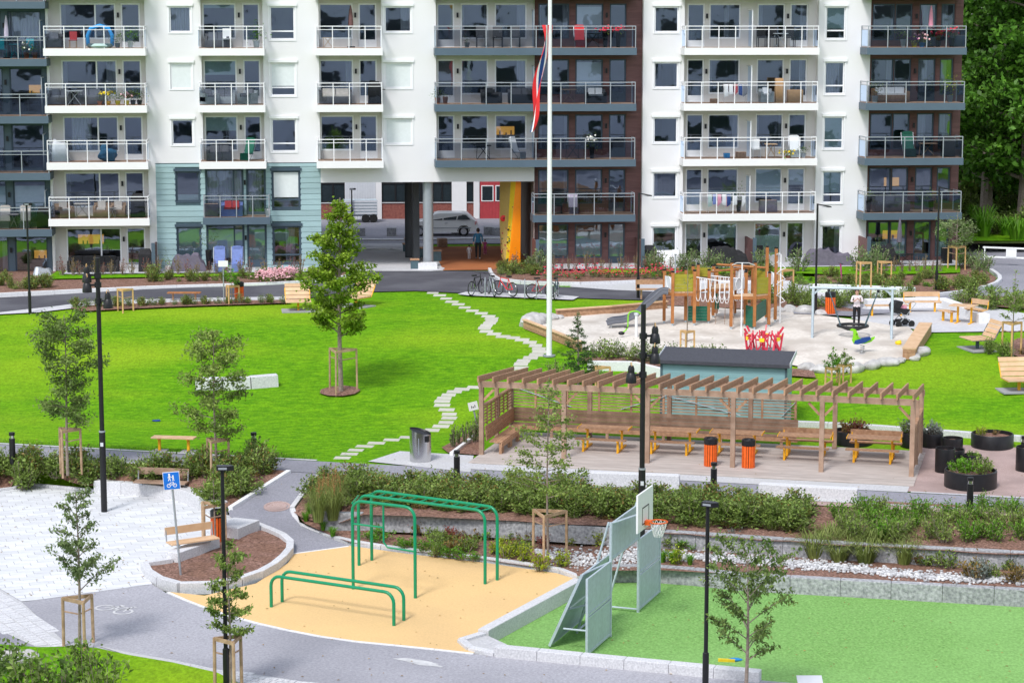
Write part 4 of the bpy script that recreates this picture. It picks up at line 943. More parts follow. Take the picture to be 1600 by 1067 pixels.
# ---- picnic tables and benches
def slats(t, name, n, L, w, gap, z, y0, th=.04, matn='wood'):
    for i in range(n): mb().box((0, y0 + i * (w + gap), z), (L, w, th)).build(name, matn, t)
def legframe(m, x, y, z, foot): m.box((x, y, z / 2), (.07, .07, z)); m.box((x, y, .025), (.07, foot, .05))
def picnic(with_back=False):
    t = thing('picnic_table', 'x', 'table', (0, 0, 0), PATH_RZ, 'picnic tables under the pergola')
    slats(t, 'tabletop_board', 5, 1.75, .125, .012, .74, -.27, matn='wood')
    for x in (-.6, .6):
        m = mb(); m.box((x, 0, .36), (.07, .08, .7)); m.box((x, 0, .70), (.06, .62, .04)); m.box((x, -.05, .03), (.07, 1.4, .05))
        m.box((x, -.68, .21), (.07, .08, .38)); m.box((x, -.68, .41), (.06, .3, .03))
        if with_back:
            m.box((x, .68, .21), (.07, .08, .38)); m.box((x, .68, .41), (.06, .36, .03)); m.tube([(x * 1.35, .6, .42), (x * 1.38, .9, .45), (x * 1.38, .97, .8)], .025, 6); m.beam((x, .6, .41), (x * 1.38, .6, .42), .04, .03)
        m.build('leg_frame', 'yellow', t)
    for x in (-.885, .885): mb().box((x, 0, .745), (.02, .68, .06)).build('edge_trim', 'yellow', t)
    b = mb().box((0, -.74, .44), (1.75, .13, .04)).build('seat_board', 'wood', t); mb().box((0, -.60, .44), (1.75, .13, .04)).build('seat_board', 'wood', t)
    if with_back:
        mb().box((0, .62, .44), (1.75, .14, .04)).build('seat_board', 'wood', t); mb().box((0, .77, .44), (1.75, .14, .04)).build('seat_board', 'wood', t); mb().box((0, .95, .72), (1.75, .03, .2)).build('backrest', 'wood', t)
    return t
T1 = picnic(); T4 = picnic(True)
def ground_of(pxm, pytop): # table top measured in the photograph, its foot on the deck
    d = ray(pxm, pytop); tt = (-1.6 + .76 - CAM_H) / d.z; return Vector((d.x * tt, d.y * tt, -1.57))
T1.location = ground_of(945, 668); T1['label'] = 'yellow framed picnic table nearest the left corner bench'
dup(T1, ground_of(1051, 671.5), None, 'yellow framed picnic table just right of the mast under the pergola'); dup(T1, ground_of(1152, 675.5), None, 'yellow framed picnic table behind the two orange bins')
T4.location = ground_of(1258, 680.5); T4['label'] = 'yellow framed picnic table with backrest behind the fifth pergola post'
dup(T4, ground_of(1366, 684), None, 'yellow framed picnic table with backrest nearest the right slatted screen')
def lounger(px, py, label, rz, fr='yellow', sc=1, g=g_up):
    p = at(px, py, g); t = thing('lounge_bench', label, 'bench', p, rz, s=sc)
    m = mb(); m.box((0, 0, .2), (.09, .12, .42)); m.box((0, .1, .4), (.06, 1.2, .04)); m.tube([(-.55, .45, .4), (-.57, .75, .95)], .025, 6); m.tube([(.55, .45, .4), (.57, .75, .95)], .025, 6); m.tube([(-.55, -.5, .41), (-.55, .45, .41)], .025, 6); m.tube([(.55, -.5, .41), (.55, .45, .41)], .025, 6); m.build('frame', fr, t)
    for i in range(5): mb().box((0, -.45 + i * .2, .44), (1.15, .18, .04)).build('seat_board', 'wood_pale', t)
    for i in range(4):
        M = Matrix.Rotation(R(62), 3, 'X'); mb().box((0, .53 + i * .1, .55 + i * .17), (1.15, .17, .035), M=M).build('back_board', 'wood_pale', t)
    mb().box((0, 0, -.01), (1.5, 1.1, .06)).build('base_slab', 'paving', t)
    return t
lounger(466, 485, 'pale wooden lounge bench on a slab left of the maple', R(8)); lounger(556, 478, 'pale wooden lounge bench half hidden behind the maple', R(-35)); lounger(1592, 610, 'pale wooden lounge bench at the right lawn edge', R(5))
lounger(1527, 545, 'blue framed lounge bench with pale slats beside the mulch bed', R(-75), 'teal_trim')
p = at(1527, 545); mb
def bench(px, py, label, rz, L=2.0, fr='yellow', back=False, g=g_up, z=0., m1='wood_pale', legs=True, pads=False):
    p = at(px, py, g); t = thing('bench', label, 'bench', (p.x, p.y, p.z + z), rz); m = mb(); s = .45 if legs else .1
    for x in (-L * .34, L * .34):
        m = mb()
        if legs: m.box((x, 0, s / 2), (.08, .09, s)); m.box((x, 0, s), (.06, .4, .03))
        else: m.box((x, 0, s - .03), (.05, .44, .05))
        if back: m.tube([(x * 1.42, -.15, s), (x * 1.42, .22, s + .03), (x * 1.42, .28, s + .42)], .022, 6); m.beam((x, -.1, s), (x * 1.42, -.1, s), .04, .03)
        m.build('leg', fr, t)
    for i in range(3): mb().box((0, -.15 + i * .15, s + .035), (L, .135, .04)).build('seat_board', m1, t)
    if back: mb().box((0, .27, s + .34), (L, .03, .22)).build('backrest', m1, t)
    if pads:
        for x in (-L * .34, L * .34): mb().box((x, 0, 0), (.5, .5, .05)).build('foot_slab', 'paving', t)
    return t
bench(272, 705, 'backless yellow legged bench on the lawn by the left hedge', R(-8), 1.5, pads=True)
bench(252, 779, 'brown wooden bench with backrest on the long seat wall', R(-10), 1.75, 'steel_grey', True, LOW, .42, 'wood_grey', False)
bench(302, 872, 'wooden bench with grey frame on the planter wall', R(33), 1.5, 'steel_grey', True, LOW, .40, 'wood_pale', False).rotation_euler = (0, 0, R(33 + 0))
bench(1385, 494, 'backless yellow bench right of the woman at the swing', R(2), 1.9); bench(1441, 488, 'wooden bench with yellow frame and backrest behind the stroller', R(2), 1.65, back=True)
bench(1480, 503, 'small yellow stool bench left of the yellow table', R(-60), .8); bench(1524, 500, 'yellow framed bench end on the seat wall right of the table', R(-55), 1.0, back=True)
bench(288, 470, 'low brown wooden bench along the road at left', 0, 1.55, 'wood', False, g_up, -.1, 'play_wood'); bench(1020, 468, 'low wooden bench beside the road behind the slide', 0, 1.6, 'wood', True, g_up, 0, 'wood')
p = at(1505, 505); t = thing('park_table', 'pale wooden table with yellow legs on the playground terrace', 'table', p, R(-28))
slats(t, 'tabletop_board', 5, 1.1, .15, .01, .78, -.32, matn='wood_pale'); m = mb()
for x in (-.25, .35): mb().box((x, 0, .38), (.08, .08, .76)).box((x, 0, .025), (.08, .8, .05)).build('leg', 'yellow', t)
# ---- pergola: local x along u, y along v, origin at the front left post
PO = Vector((*xy(-19.1, 69.75), -1.6)); PL = 14.35; PD = 4.0; PH = 2.36; DR_ = .36   # the roof falls towards the back
per = thing('pergola', 'long weathered wooden pergola with corner bench beside the garden path', 'pergola', PO, PATH_RZ)
xs = [0, 2.86, 5.7, 8.55, 11.45, PL]
for i, x in enumerate(xs):
    mb().box((x, 0, PH / 2), (.15, .15, PH)).build('post', 'wood_grey', per); mb().box((x, PD, PH / 2 - DR_ / 2), (.15, .15, PH - DR_)).build('post', 'wood_grey', per)
    mb().cyl((x, 0, .0), .05, .06, 8).build('post_foot', 'galv', per)
    if 0 < i: mb().beam((x - .08, .0, PH - .45), (x - .45, 0, PH - .06), .06, .08).build('brace', 'wood', per)
    if i < 5: mb().beam((x + .08, .0, PH - .45), (x + .45, 0, PH - .06), .06, .08).build('brace', 'wood', per)
for x in (0, PL): mb().box((x, PD * .5, PH / 2 - DR_ / 4), (.13, .13, PH - DR_ / 2)).build('post', 'wood_grey', per)
mb().box((PL / 2, -.03, PH + .09), (PL + .2, .1, .2)).build('beam', 'wood_grey', per); mb().box((PL / 2, PD + .03, PH + .09 - DR_), (PL + .2, .1, .2)).build('beam', 'wood_grey', per)
n = 29
for i in range(n):
    x = -.02 + (PL + .04) * i / (n - 1); mb().beam((x, -.38, PH + .28 + .03), (x, PD + .38, PH + .28 - DR_ - .03), .055, .2).build('rafter', 'wood', per)
# deck
PDk = mb(); y = -1.35; 
while y < PD + .25: PDk.box((PL / 2 + .05, y, .02), (PL + .25, .118, .03)); y += .127
PDk.build('deck_boards', 'deck', per, kind='stuff')
# corner bench and slatted screen along the back (to x = BX) and along the left end
BX = 10.15
for i in range(4): mb().box((BX / 2 + .05, PD - .5 + i * .115, .44), (BX, .108, .045)).build('seat_board', 'wood_old', per)
for i in range(4): mb().box((.27 + i * .115, PD / 2 - .2, .444), (.108, PD - .75, .045)).build('seat_board', 'wood', per)
mb().box((BX / 2 + .3, PD - .56, .36), (BX - .4, .03, .14)).build('seat_apron', 'wood', per); mb().box((.68, PD / 2 - .3, .36), (.03, PD - .7, .14)).build('seat_apron', 'wood', per)
for x in (1.6, 3.6, 5.6, 7.6, 9.7): mb().box((x, PD - .52, .2), (.1, .08, .4)).build('bench_leg', 'wood_grey', per)
for y in (.35, 1.5, 2.6): mb().box((.6, y, .2), (.09, .3, .36)).build('bench_leg', 'wood', per)
for i in range(4): mb().box((BX / 2 + .05, PD - .09 + i * .012, .55 + i * .125), (BX, .03, .118)).build('back_board', 'wood_old', per)
for i in range(4): mb().box((.14 - i * .012, PD / 2, .55 + i * .125), (.03, PD - .2, .118)).build('back_board', 'wood', per)
for i in range(6): mb().box((BX / 2 + .05, PD + .0, 1.06 + i * .105), (BX - .1, .025, .045)).build('screen_slat', 'wood_grey', per)
for i in range(6): mb().box((.02, PD / 2, 1.06 + i * .105), (.025, PD - .2, .045)).build('screen_slat', 'wood', per)
for i in range(9): mb().box((.9 + i * 1.15, PD - .03, 1.33), (.075, .035, .68)).build('screen_upright', 'wood', per)
for i in range(6): mb().box((.06, .5 + i * .55, 1.33), (.035, .1, .68)).build('screen_upright', 'wood', per)
mb().box((BX / 2 + .05, PD - .03, 1.70), (BX, .12, .04)).build('screen_cap', 'wood', per); mb().box((.04, PD / 2, 1.70), (.12, PD - .2, .04)).build('screen_cap', 'wood', per)
for a, b in (((.3, 1.66), (2.2, 1.08)), ((4.0, 1.08), (5.6, 1.62)), ((5.7, 1.62), (8.2, 1.05)), ((9.6, 1.05), (10.1, 1.6))): mb().beam((a[0], PD - .055, a[1]), (b[0], PD - .055, b[1]), .02, .07, up=(0, 1, 0)).build('steel_strap', 'galv', per)
for i in range(13): mb().box((PL + .02, PD / 2 - .05, .2 + i * .105), (.03, PD - .15, .06)).build('screen_slat', 'wood', per)
mb().box((PL + .02, PD / 2 - .05, 1.58), (.12, PD - .1, .04)).build('screen_cap', 'wood', per)
for y in (1.2, 2.6): mb().box((PL - .03, y, .8), (.04, .08, 1.5)).build('screen_upright', 'wood', per)
# ---- the shed behind
p = at(1030, 700, -1.55); a = xy(-14.15, 76.1)
sh = thing('shed', 'teal boarded shed with dark felt roof behind the pergola', 'shed', (a[0], a[1], -1.5), PATH_RZ)
SW, SD, h1, h2 = 4.5, 1.5, 2.3, 2.42
for i in range(11):
    z0, z1 = i * .205, i * .205 + .198; mb().bx(0, SW, -.02, .01, z0, z1).build('board', 'shed_wall', sh); mb().bx(SW - .01, SW + .02, 0, SD, z0, z1).build('board', 'shed_wall', sh)
mb().add([(0, .01, 0), (SW - .01, .01, 0), (SW - .01, SD, 0), (0, SD, 0), (0, .01, h1), (SW - .01, .01, h1), (SW - .01, SD, h2), (0, SD, h2)], [(0, 1, 5, 4), (1, 2, 6, 5), (2, 3, 7, 6), (3, 0, 4, 7), (4, 5, 6, 7)]).build('wall', 'shed_wall', sh)
rf = mb().add([(-.12, -.2, h1 - .0), (SW + .15, -.2, h1), (SW + .15, SD + .15, h2 + .1), (-.12, SD + .15, h2 + .1), (-.12, -.2, h1 + .12), (SW + .15, -.2, h1 + .12), (SW + .15, SD + .15, h2 + .22), (-.12, SD + .15, h2 + .22)], [(3, 2, 1, 0), (4, 5, 6, 7), (0, 1, 5, 4), (1, 2, 6, 5), (2, 3, 7, 6), (3, 0, 4, 7)]).build('roof', 'roof_felt', sh)
for x in (-.125, SW + .155): mb().beam((x, -.2, h1 + .1), (x, SD + .15, h2 + .2), .02, .16).build('verge', 'pale_plastic', rf)
for x in (0.02, SW + .005): mb().bx(x - .04, x + .04, -.05, -.021, 0, h1).build('corner_trim', 'teal_trim', sh)
# ---- round planters on the gravel
def planter(px, py, r, h, label, plants=None, soil=True):
    p = at(px, py, -1.6); t = thing('round_planter', label, 'planter', p, 0, 'black round planters on the gravel'); n = 28
    mb().lathe((0, 0, 0), [(r * .97, 0), (r, .02), (r, h - .02), (r * .98, h), (r * .93, h), (r * .92, h - .1)], n).build('tub', 'black', t, smooth=True)
    mb().lathe((0, 0, h - .12), [(r * .93, 0), (r * .6, .03), (0.001, .05)], n).build('soil', 'mulch', t)
    return t, p, h, r
PLANTERS = [planter(1516, 760, .82, .55, 'wide black planter with leafy greens nearest the path'), planter(1550, 701, .72, .55, 'wide black planter with yellow plants by the lawn kerb'), planter(1333, 694, .68, .5, 'wide black planter with brown shrub behind the tables'), planter(1425, 699, .4, .55, 'black planter with lilac plant behind the slatted screen'), planter(1455, 700, .4, .55, 'black planter with grey green cabbage right of the screen'),
            planter(1476, 737, .32, .8, 'tall empty black planter tube next to the leafy planter'), planter(1490, 727, .35, .55, 'black planter tube half behind the tall tube'), planter(1488, 706, .35, .5, 'black planter tube behind the other tubes'), planter(1519, 733, .3, .5, 'small black planter behind the leafy planter'), planter(1606, 735, .4, .8, 'black planter cut by the right picture edge')]
# ---- green bars
gm = thing('monkey_bars', 'green tubular monkey bars standing on the yellow rubber', 'exercise frame', at(560, 900, LOW), 0); o_ = gm.location.copy()
def L_(px, py): return at(px, py, LOW) - o_
def arch(a, b, h, r=.25, rad=.042):
    a, b = Vector(a), Vector(b); d = (b - a).normalized(); up = Vector((0, 0, 1)); pts = [a, a + up * (h - r)]
    for i in range(1, 6): t = i / 5 * math.pi / 2; pts.append(a + up * (h - r) + d * (r * (1 - math.cos(t))) + up * (r * math.sin(t)))
    for i in range(0, 6): t = (1 - i / 5) * math.pi / 2; pts.append(b + up * (h - r) - d * (r * (1 - math.cos(t))) + up * (r * math.sin(t)))
    return pts + [b]
A1, A2, B1, B2, C1, C2 = L_(561, 884), L_(758, 913), L_(581, 876), L_(777, 907), L_(552, 921), L_(649, 935)
hh = 2.08
for a, b, h in ((A1, A2, hh), (B1, B2, hh), (C1, C2, 2.5)): mb().tube(arch(a, b, h, .3), .045, 10).build('rail', 'green_paint', gm, smooth=True)
for i in range(12):
    f = .04 + .92 * i / 11; mb().tube([A1.lerp(A2, f) + Vector((0, 0, hh - (.03 if 0 < i < 11 else .03))), B1.lerp(B2, f) + Vector((0, 0, hh - .03))], .022, 8).build('rung', 'green_paint', gm, smooth=True)
q = C1.lerp(C2, .5); z = Vector((0, 0, 1))
mb().tube([C1 + z * 1.85, q + z * 1.85], .028, 8).build('bar', 'green_paint', gm, smooth=True)
mb().tube([q + z * 2.5, q + z * 1.45, q.lerp(C2, .12) + z * 1.32, C2 + z * 1.3], .028, 8).build('bar', 'green_paint', gm, smooth=True)
mb().tube([C1 + z * 2.42, A1 + z * 2.05], .03, 8).build('bar', 'green_paint', gm, smooth=True)
pb = thing('parallel_bars', 'low green parallel bars in front of the monkey bars', 'exercise frame', o_, 0)
for a, b in ((L_(424, 949), L_(615.5, 978)), (L_(441, 941), L_(631, 970))): mb().tube(arch(a, b, .88, .28), .045, 10).build('rail', 'green_paint', pb, smooth=True)
# ---- goal with panels and hoop: local y runs along the goal line away from the camera, +x into the court
g0 = at(917, 1026, COURT); g1 = at(1030, 927, COURT); d = g1 - g0; GL = d.length
go = thing('ball_goal', 'galvanised steel ball goal with slatted panels and basketball hoop', 'goal', g0, math.atan2(d.y, d.x) - math.pi / 2)
def panel(name, y0, y1, z0, z1, x=0., lean=0.):
    f = mb(); t_ = .03
    for y in (y0, y1): f.beam((x, y, z0), (x + lean, y, z1), .06, .07)
    for z in ((z0 + .03), (z1 - .03), (z0 + z1) / 2 - .05, (z0 + z1) / 2 + .05):
        if z1 - z0 < 1.3 and z0 + .1 < z < z1 - .1: continue
        xx = x + lean * (z - z0) / (z1 - z0); f.beam((xx, y0, z), (xx, y1, z), .05, .05)
    fr = f.build(name, 'galv', go); n_ = int((y1 - y0) / .1)
    for a, b in (((z0 + .05), (z0 + z1) / 2 - .07), ((z0 + z1) / 2 + .07, z1 - .05)) if z1 - z0 > 1.3 else ((z0 + .05, z1 - .05),):
        for i in range(n_):
            yy = y0 + (i + .5) * (y1 - y0) / n_; xa = x + lean * (a - z0) / (z1 - z0); xb = x + lean * (b - z0) / (z1 - z0)
            mb().beam((xa, yy, a), (xb, yy, b), .018, (y1 - y0) / n_ * .9, up=(0, 1, 0)).build('slat', 'galv', fr)
ga, gb = GL * .3, GL * .685; PHT = 2.0
panel('panel', 0, ga, .04, PHT); panel('panel', gb, GL, .04, PHT); panel('upper_panel', ga + .03, gb - .03, PHT, PHT + .98)
panel('back_panel', ga * .25, GL * .46, .04, 1.95, -1.15, .85)
m = mb()
for y in (ga, gb):
    m.tube([(0, y, 0), (0, y, PHT + 1.0)], .04, 8); m.tube([(-.9, y, .0), (-.06, y, PHT + 1.0)], .03, 8); m.tube([(-.9, y, .08), (0, y, .08)], .025, 8)
m.tube([(-.9, ga, .06), (-.9, gb, .06)], .03, 8); m.tube([(0, ga, 1.0), (-.5, ga * .5, 1.0), (-.7, ga * .3, 1.0)], .025, 8); m.tube([(-.75, .4, .55), (0, .4, .55)], .025, 8); m.tube([(-.3, ga * .3, 1.95), (0, ga, 1.97)], .03, 8)
m.tube([(-.05, ga, PHT + .95), (.5, (ga + gb) / 2, PHT + 1.03), (.5, (ga + gb) / 2, PHT + .85)], .03, 8); m.build('frame', 'galv', go, smooth=True)
yc = (ga + gb) / 2; zb = 2.62
bb = mb().bx(.50, .55, yc - .68, yc + .68, zb, zb + 1.0).build('backboard', 'white', go)
m = mb(); 
for a_, b_, c_, d_ in ((-.3, .3, .14, .17), (-.3, .3, .57, .6), (-.3, -.27, .17, .57), (.27, .3, .17, .57)): m.bx(.552, .556, yc + a_, yc + b_, zb + c_, zb + d_)
m.build('target_square', 'black', bb)
rz_ = zb + .2; rc = Vector((.9, yc, rz_)); rp = [rc + Vector((.235 * math.cos(a * math.pi / 10), .235 * math.sin(a * math.pi / 10), 0)) for a in range(21)]
m = mb(); m.tube(rp, .018, 6); m.bx(.55, .72, yc - .09, yc + .09, rz_ - .1, rz_ + .02); rim = m.build('rim', 'orange_slat', go)
m = mb(); n_ = 12
for i in range(n_):
    for sgn in (-1, 1):
        pts = []
        for k in range(5):
            a_ = 2 * math.pi * (i + sgn * k * .5) / n_; r_ = .23 - .03 * k; pts.append(rc + Vector((r_ * math.cos(a_), r_ * math.sin(a_), -.1 * k)))
        m.tube(pts, .007, 4)
m.build('net', 'white', rim)
# ---- signs
def sign_pole(px, py, g, h, label, w, hh, matn, rz=0, lean=0):
    p = at(px, py, g); t = thing('sign', label, 'sign', p, rz); t.rotation_euler = (0, lean, rz)
    mb().cyl((0, 0, -.05), .032, h + .02, 10).build('pole', 'steel_grey', t, smooth=True); b = mb().box((0, -.05, h - hh / 2), (w, .02, hh)).build('sign_board', 'white', t)
    f = mb().box((0, -.064, h - hh / 2), (w * .94, .006, hh * .94)).build('sign_face', matn, b) if matn != 'white' else b
    return t, f, p
t, f, p = sign_pole(283, 905, LOW, 3.08, 'blue square footpath and cycle sign on a grey pole', .46, .50, 'blue_sign', R(4), R(-4))
m = mb(); yz = -.0695; zc = 2.83
def disc(x, z, r, r0=0, n=16):
    if r0: m.add([(x + q * math.cos(2 * math.pi * i / n), yz, z + q * math.sin(2 * math.pi * i / n)) for q in (r0, r) for i in range(n)], [(i, (i + 1) % n, n + (i + 1) % n, n + i) for i in range(n)])
    else: m.add([(x + r * math.cos(2 * math.pi * i / n), yz, z + r * math.sin(2 * math.pi * i / n)) for i in range(n)], [tuple(range(n))])
def stroke(pts, w=.018):
    for (a, b), (c, e) in zip(pts, pts[1:]):
        d_ = Vector((c - a, e - b)); q_ = Vector((-d_.y, d_.x)).normalized() * w / 2; m.add([(a - q_.x, yz, b - q_.y), (c - q_.x, yz, e - q_.y), (c + q_.x, yz, e + q_.y), (a + q_.x, yz, b + q_.y)], [(0, 1, 2, 3)])
disc(-.085, zc - .13, .055, .038); disc(.085, zc - .13, .055, .038); stroke([(-.085, zc - .13), (-.04, zc - .05), (.05, zc - .05), (.085, zc - .13)], .014); stroke([(-.04, zc - .05), (0, zc - .13), (.05, zc - .05), (.04, zc - .02)], .014)
disc(-.05, zc + .185, .026); stroke([(-.05, zc + .16), (-.05, zc + .07)], .05); stroke([(-.05, zc + .08), (-.085, zc + .0)], .022); stroke([(-.05, zc + .08), (-.02, zc + .0)], .022); stroke([(-.05, zc + .14), (-.095, zc + .09)], .016)
disc(.05, zc + .135, .022); stroke([(.05, zc + .11), (.05, zc + .05)], .045); stroke([(.05, zc + .06), (.03, zc + .0)], .018); stroke([(.05, zc + .06), (.075, zc + .0)], .018); stroke([(-.03, zc + .13), (.04, zc + .08)], .014)
m.build('pictogram', 'white', f)
sign_pole(350, 474, g_up, 2.0, 'small white notice on a pole before the blue garden chairs', .45, .28, 'white'); sign_pole(1055, 445, flat(0), 1.75, 'small white notice on a pole by the right garden', .33, .22, 'white')
t, f, p = sign_pole(748, 676, g_up, 1.15, 'small white notice leaning on the lawn at the pergola corner', .34, .3, 'white', R(10), R(-12))
m = mb(); yz = -.0625
for dx, dz in ((-.06, .02), (.0, -.01), (.06, .03)): disc(dx, 1.0 + dz - .02, .022, 0, 8); stroke([(dx - .02, .93), (dx + .02, .98)], .02)
m.build('print', 'black', f)
# ---- flagpole and pennant
p = at(858, 556); fp = thing('flagpole', 'tall white flagpole rising from the lawn beside the stepping stones', 'flagpole', p)
mb().tube([(0, 0, -.05), (0, 0, 1.5), (0, 0, 14.6)], [.115, .11, .075], 16).build('pole', 'white', fp, smooth=True); mb().cyl((0, 0, -.02), .26, .06, 18).build('base_plate', 'steel_grey', fp); mb().ball((0, 0, 14.68), .12, 12, 8).build('finial', 'yellow', fp, smooth=True)
sc_ = scale_at(p); m = mb(); N_ = 30; rows = []
mats_ = ['red', 'white', 'navy', 'white', 'red']; us_ = [0, .27, .38, .60, .71, 1]
for i in range(N_ + 1):
    f = i / N_; z = 13.35 - 4.25 * f; xo = -.05 - .62 * f ** 1.25 + .05 * math.sin(f * 9); wd = (.44 * (1 - f) ** .6 + .05); an = R(15) + .75 * math.sin(f * 6 + .5); r_ = []
    for u in us_: r_.append(Vector((p.x - .08 + xo + (u - .5) * wd * math.cos(an) + .06 * math.sin(u * 7 + f * 8), p.y - .16 + (u - .5) * wd * math.sin(an) + .06 * math.cos(u * 6 + f * 5), p.z + z)))
    rows.append(r_)
for i in range(N_):
    for j in range(5): m.mi = j; m.quad(rows[i][j], rows[i + 1][j], rows[i + 1][j + 1], rows[i][j + 1])
m.mi = 0; fl = m.build('pennant', mats_, None, smooth=True); tag(fl, 'long limp red pennant with white and blue stripe hanging from the flagpole', 'flag')
# ---- bicycles and racks
def bike(label, loc, rz, frame, first=[]):
    t = thing('bicycle', label, 'bicycle', loc, rz, 'bicycles at the racks')
    for x in (-.52, .52):
        w = mb(); w.tube([(x + .33 * math.cos(a * math.pi / 12), 0, .35 + .33 * math.sin(a * math.pi / 12)) for a in range(25)], .022, 6); wh = w.build('wheel', 'rubber_tyre', t)
        s_ = mb(); s_.tube([(x + .30 * math.cos(a * math.pi / 12), 0, .35 + .30 * math.sin(a * math.pi / 12)) for a in range(25)], .012, 4)
        for k in range(8): a = k * math.pi / 4; s_.tube([(x, 0, .35), (x + .3 * math.cos(a), 0, .35 + .3 * math.sin(a))], .005, 3)
        s_.build('rim', 'steel', wh)
    f = mb(); bb_, st, hd = (-.08, 0, .32), (-.22, 0, .82), (.36, 0, .84)
    for a, b in ((bb_, st), (st, hd), (bb_, (.38, 0, .72)), (bb_, (-.52, 0, .35)), (st, (-.52, 0, .35)), (hd, (.52, 0, .35))): f.tube([a, b], .02, 6)
    f.build('frame', frame, t)
    mb().box((-.25, 0, .94), (.26, .14, .06)).build('saddle', 'black', t); h = mb(); h.tube([(.36, 0, .84), (.34, 0, 1.0)], .014, 6); h.tube([(.28, -.3, 1.02), (.36, -.12, 1.0), (.36, .12, 1.0), (.28, .3, 1.02)], .014, 6); h.build('handlebar', 'black', t)
    c = mb(); c.tube([(-.08, -.03, .32), (-.02, -.05, .17)], .01, 4); c.tube([(-.08 + .09 * math.cos(a * .63), -.02, .32 + .09 * math.sin(a * .63)) for a in range(11)], .008, 4); c.build('crank', 'steel', t)
for px, py, rz, fr, l in ((745, 462, R(62), 'black', 'dark bicycle leftmost at the rack'), (768, 463, R(105), 'steel_grey', 'grey bicycle second from the left at the rack'), (790, 464, R(130), 'red', 'red framed bicycle right of the grey bicycle'), (846, 467, R(30), 'red_dark', 'dark red bicycle just left of the flagpole'), (869, 467, R(80), 'teal_trim', 'blue grey bicycle just right of the flagpole')):
    bike(l, at(px, py) + Vector((0, 0, .05)), rz, fr)
for px, py, l in ((758, 463, 'steel hoop rack between the left bicycles'), (820, 466, 'empty steel hoop rack left of the flagpole'), (838, 467, 'steel hoop rack beside the dark red bicycle'), (862, 468, 'steel hoop rack behind the flagpole')):
    o = mb().tube(arch((0, -.35, 0), (0, .35, 0), .85, .3), .025, 8).build('bike_rack', 'steel_grey', smooth=True); o.location = at(px, py) + Vector((0, 0, .04)); tag(o, l, 'bike rack', 'bike racks by the road')
# ================================================================ playground
pc = at(1120, 505); pt = thing('play_tower', 'wooden climbing towers with olive and green panels on the sand', 'play structure', pc)
def Q(px, py): p = at(px, py) - pc; p.z += .02; return p
def post(px, py, top, r=.065):
    b = Q(px, py); s_ = scale_at(b + pc); h = (py - top) / s_ / math.cos(PITCH); m = mb().box((b.x, b.y, b.z + h / 2 + .06), (2 * r, 2 * r, h - .12)); o = m.build('post', 'play_wood', pt)
    mb().box((b.x, b.y, b.z + .03), (r, r, .16)).build('post_foot', 'galv', o); mb().cyl((b.x, b.y, b.z + h), r * 1.12, .07, 10).build('post_cap', 'black', o)
    return b, h
LT = [post(*q) for q in ((1037.5, 506, 424), (1050.5, 510, 427), (1084.5, 509.5, 425), (1071, 505, 423))]
MT_ = [post(*q) for q in ((1107, 506, 424), (1114, 497.5, 417), (1082, 494, 417), (1090, 496, 415))]
RT = [post(*q) for q in ((1142, 515, 412), (1178.5, 515.5, 412), (1201, 512, 428), (1164, 511, 427))]
XT = [post(*q) for q in ((1197, 500.5, 388), (1211, 504, 390), (1119, 494, 421), (1148, 494, 421), (1175, 495, 420), (1165, 500, 424))]
def plat(P, z, name='platform'):
    n = 5
    a, b, c, d = [Vector((p[0].x, p[0].y, z)) for p in P]
    for i in range(n):
        f0, f1 = i / n + .01, (i + 1) / n - .01; A, B_, C_, D_ = a.lerp(d, f0), b.lerp(c, f0), b.lerp(c, f1), a.lerp(d, f1); t_ = Vector((0, 0, .05))
        mb().add([A, B_, C_, D_, A + t_, B_ + t_, C_ + t_, D_ + t_], [(3, 2, 1, 0), (4, 5, 6, 7), (0, 1, 5, 4), (1, 2, 6, 5), (2, 3, 7, 6), (3, 0, 4, 7)]).build('platform_board', 'wood_pale', pt)
    for u_, v_ in ((a, b), (b, c), (c, d), (d, a)): mb().beam(u_ - Vector((0, 0, .07)), v_ - Vector((0, 0, .07)), .05, .12).build('beam', 'play_wood', pt)
plat(LT, LT[0][0].z + 1.42); plat(RT, RT[0][0].z + 1.42)
plat([MT_[0], XT[5], XT[3], MT_[1]], LT[0][0].z + 1.5)
def panel_(a, b, z0, z1, m_, n=5, name='panel'):
    a, b = Vector(a), Vector(b); bz = a.z
    for i in range(n):
        za = z0 + (z1 - z0) * i / n; zc = za + (z1 - z0) / n * .5; mb().beam((a.x, a.y, bz + zc), (b.x, b.y, bz + zc), .03, (z1 - z0) / n * .95).build('panel_board', m_, pt)
panel_(LT[1][0], LT[2][0], 1.5, 2.25, 'olive'); panel_(RT[1][0], RT[2][0], 1.5, 2.2, 'olive'); panel_(MT_[2][0], XT[2][0], 1.75, 2.15, 'olive', 3); panel_(XT[4][0], XT[0][0], 1.6, 2.1, 'olive', 4); panel_(LT[0][0], MT_[2][0], 1.6, 2.1, 'olive', 4)
panel_(LT[3][0], MT_[0][0], .1, .75, 'dgreen'); panel_(RT[3][0], RT[1][0], .05, .95, 'dgreen'); panel_(RT[1][0] + Vector((.1, .25, 0)), XT[0][0], .3, 1.0, 'dgreen'); panel_(MT_[1][0], MT_[1][0] + Vector((.25, -.1, 0)), .4, 1.1, 'dgreen', 4)
def bar(a, b, za, zb, r=.022, m_='white_metal', name='rail'): mb().tube([(a.x, a.y, a.z + za), (b.x, b.y, b.z + zb)], r, 6).build(name, m_, pt, smooth=True)
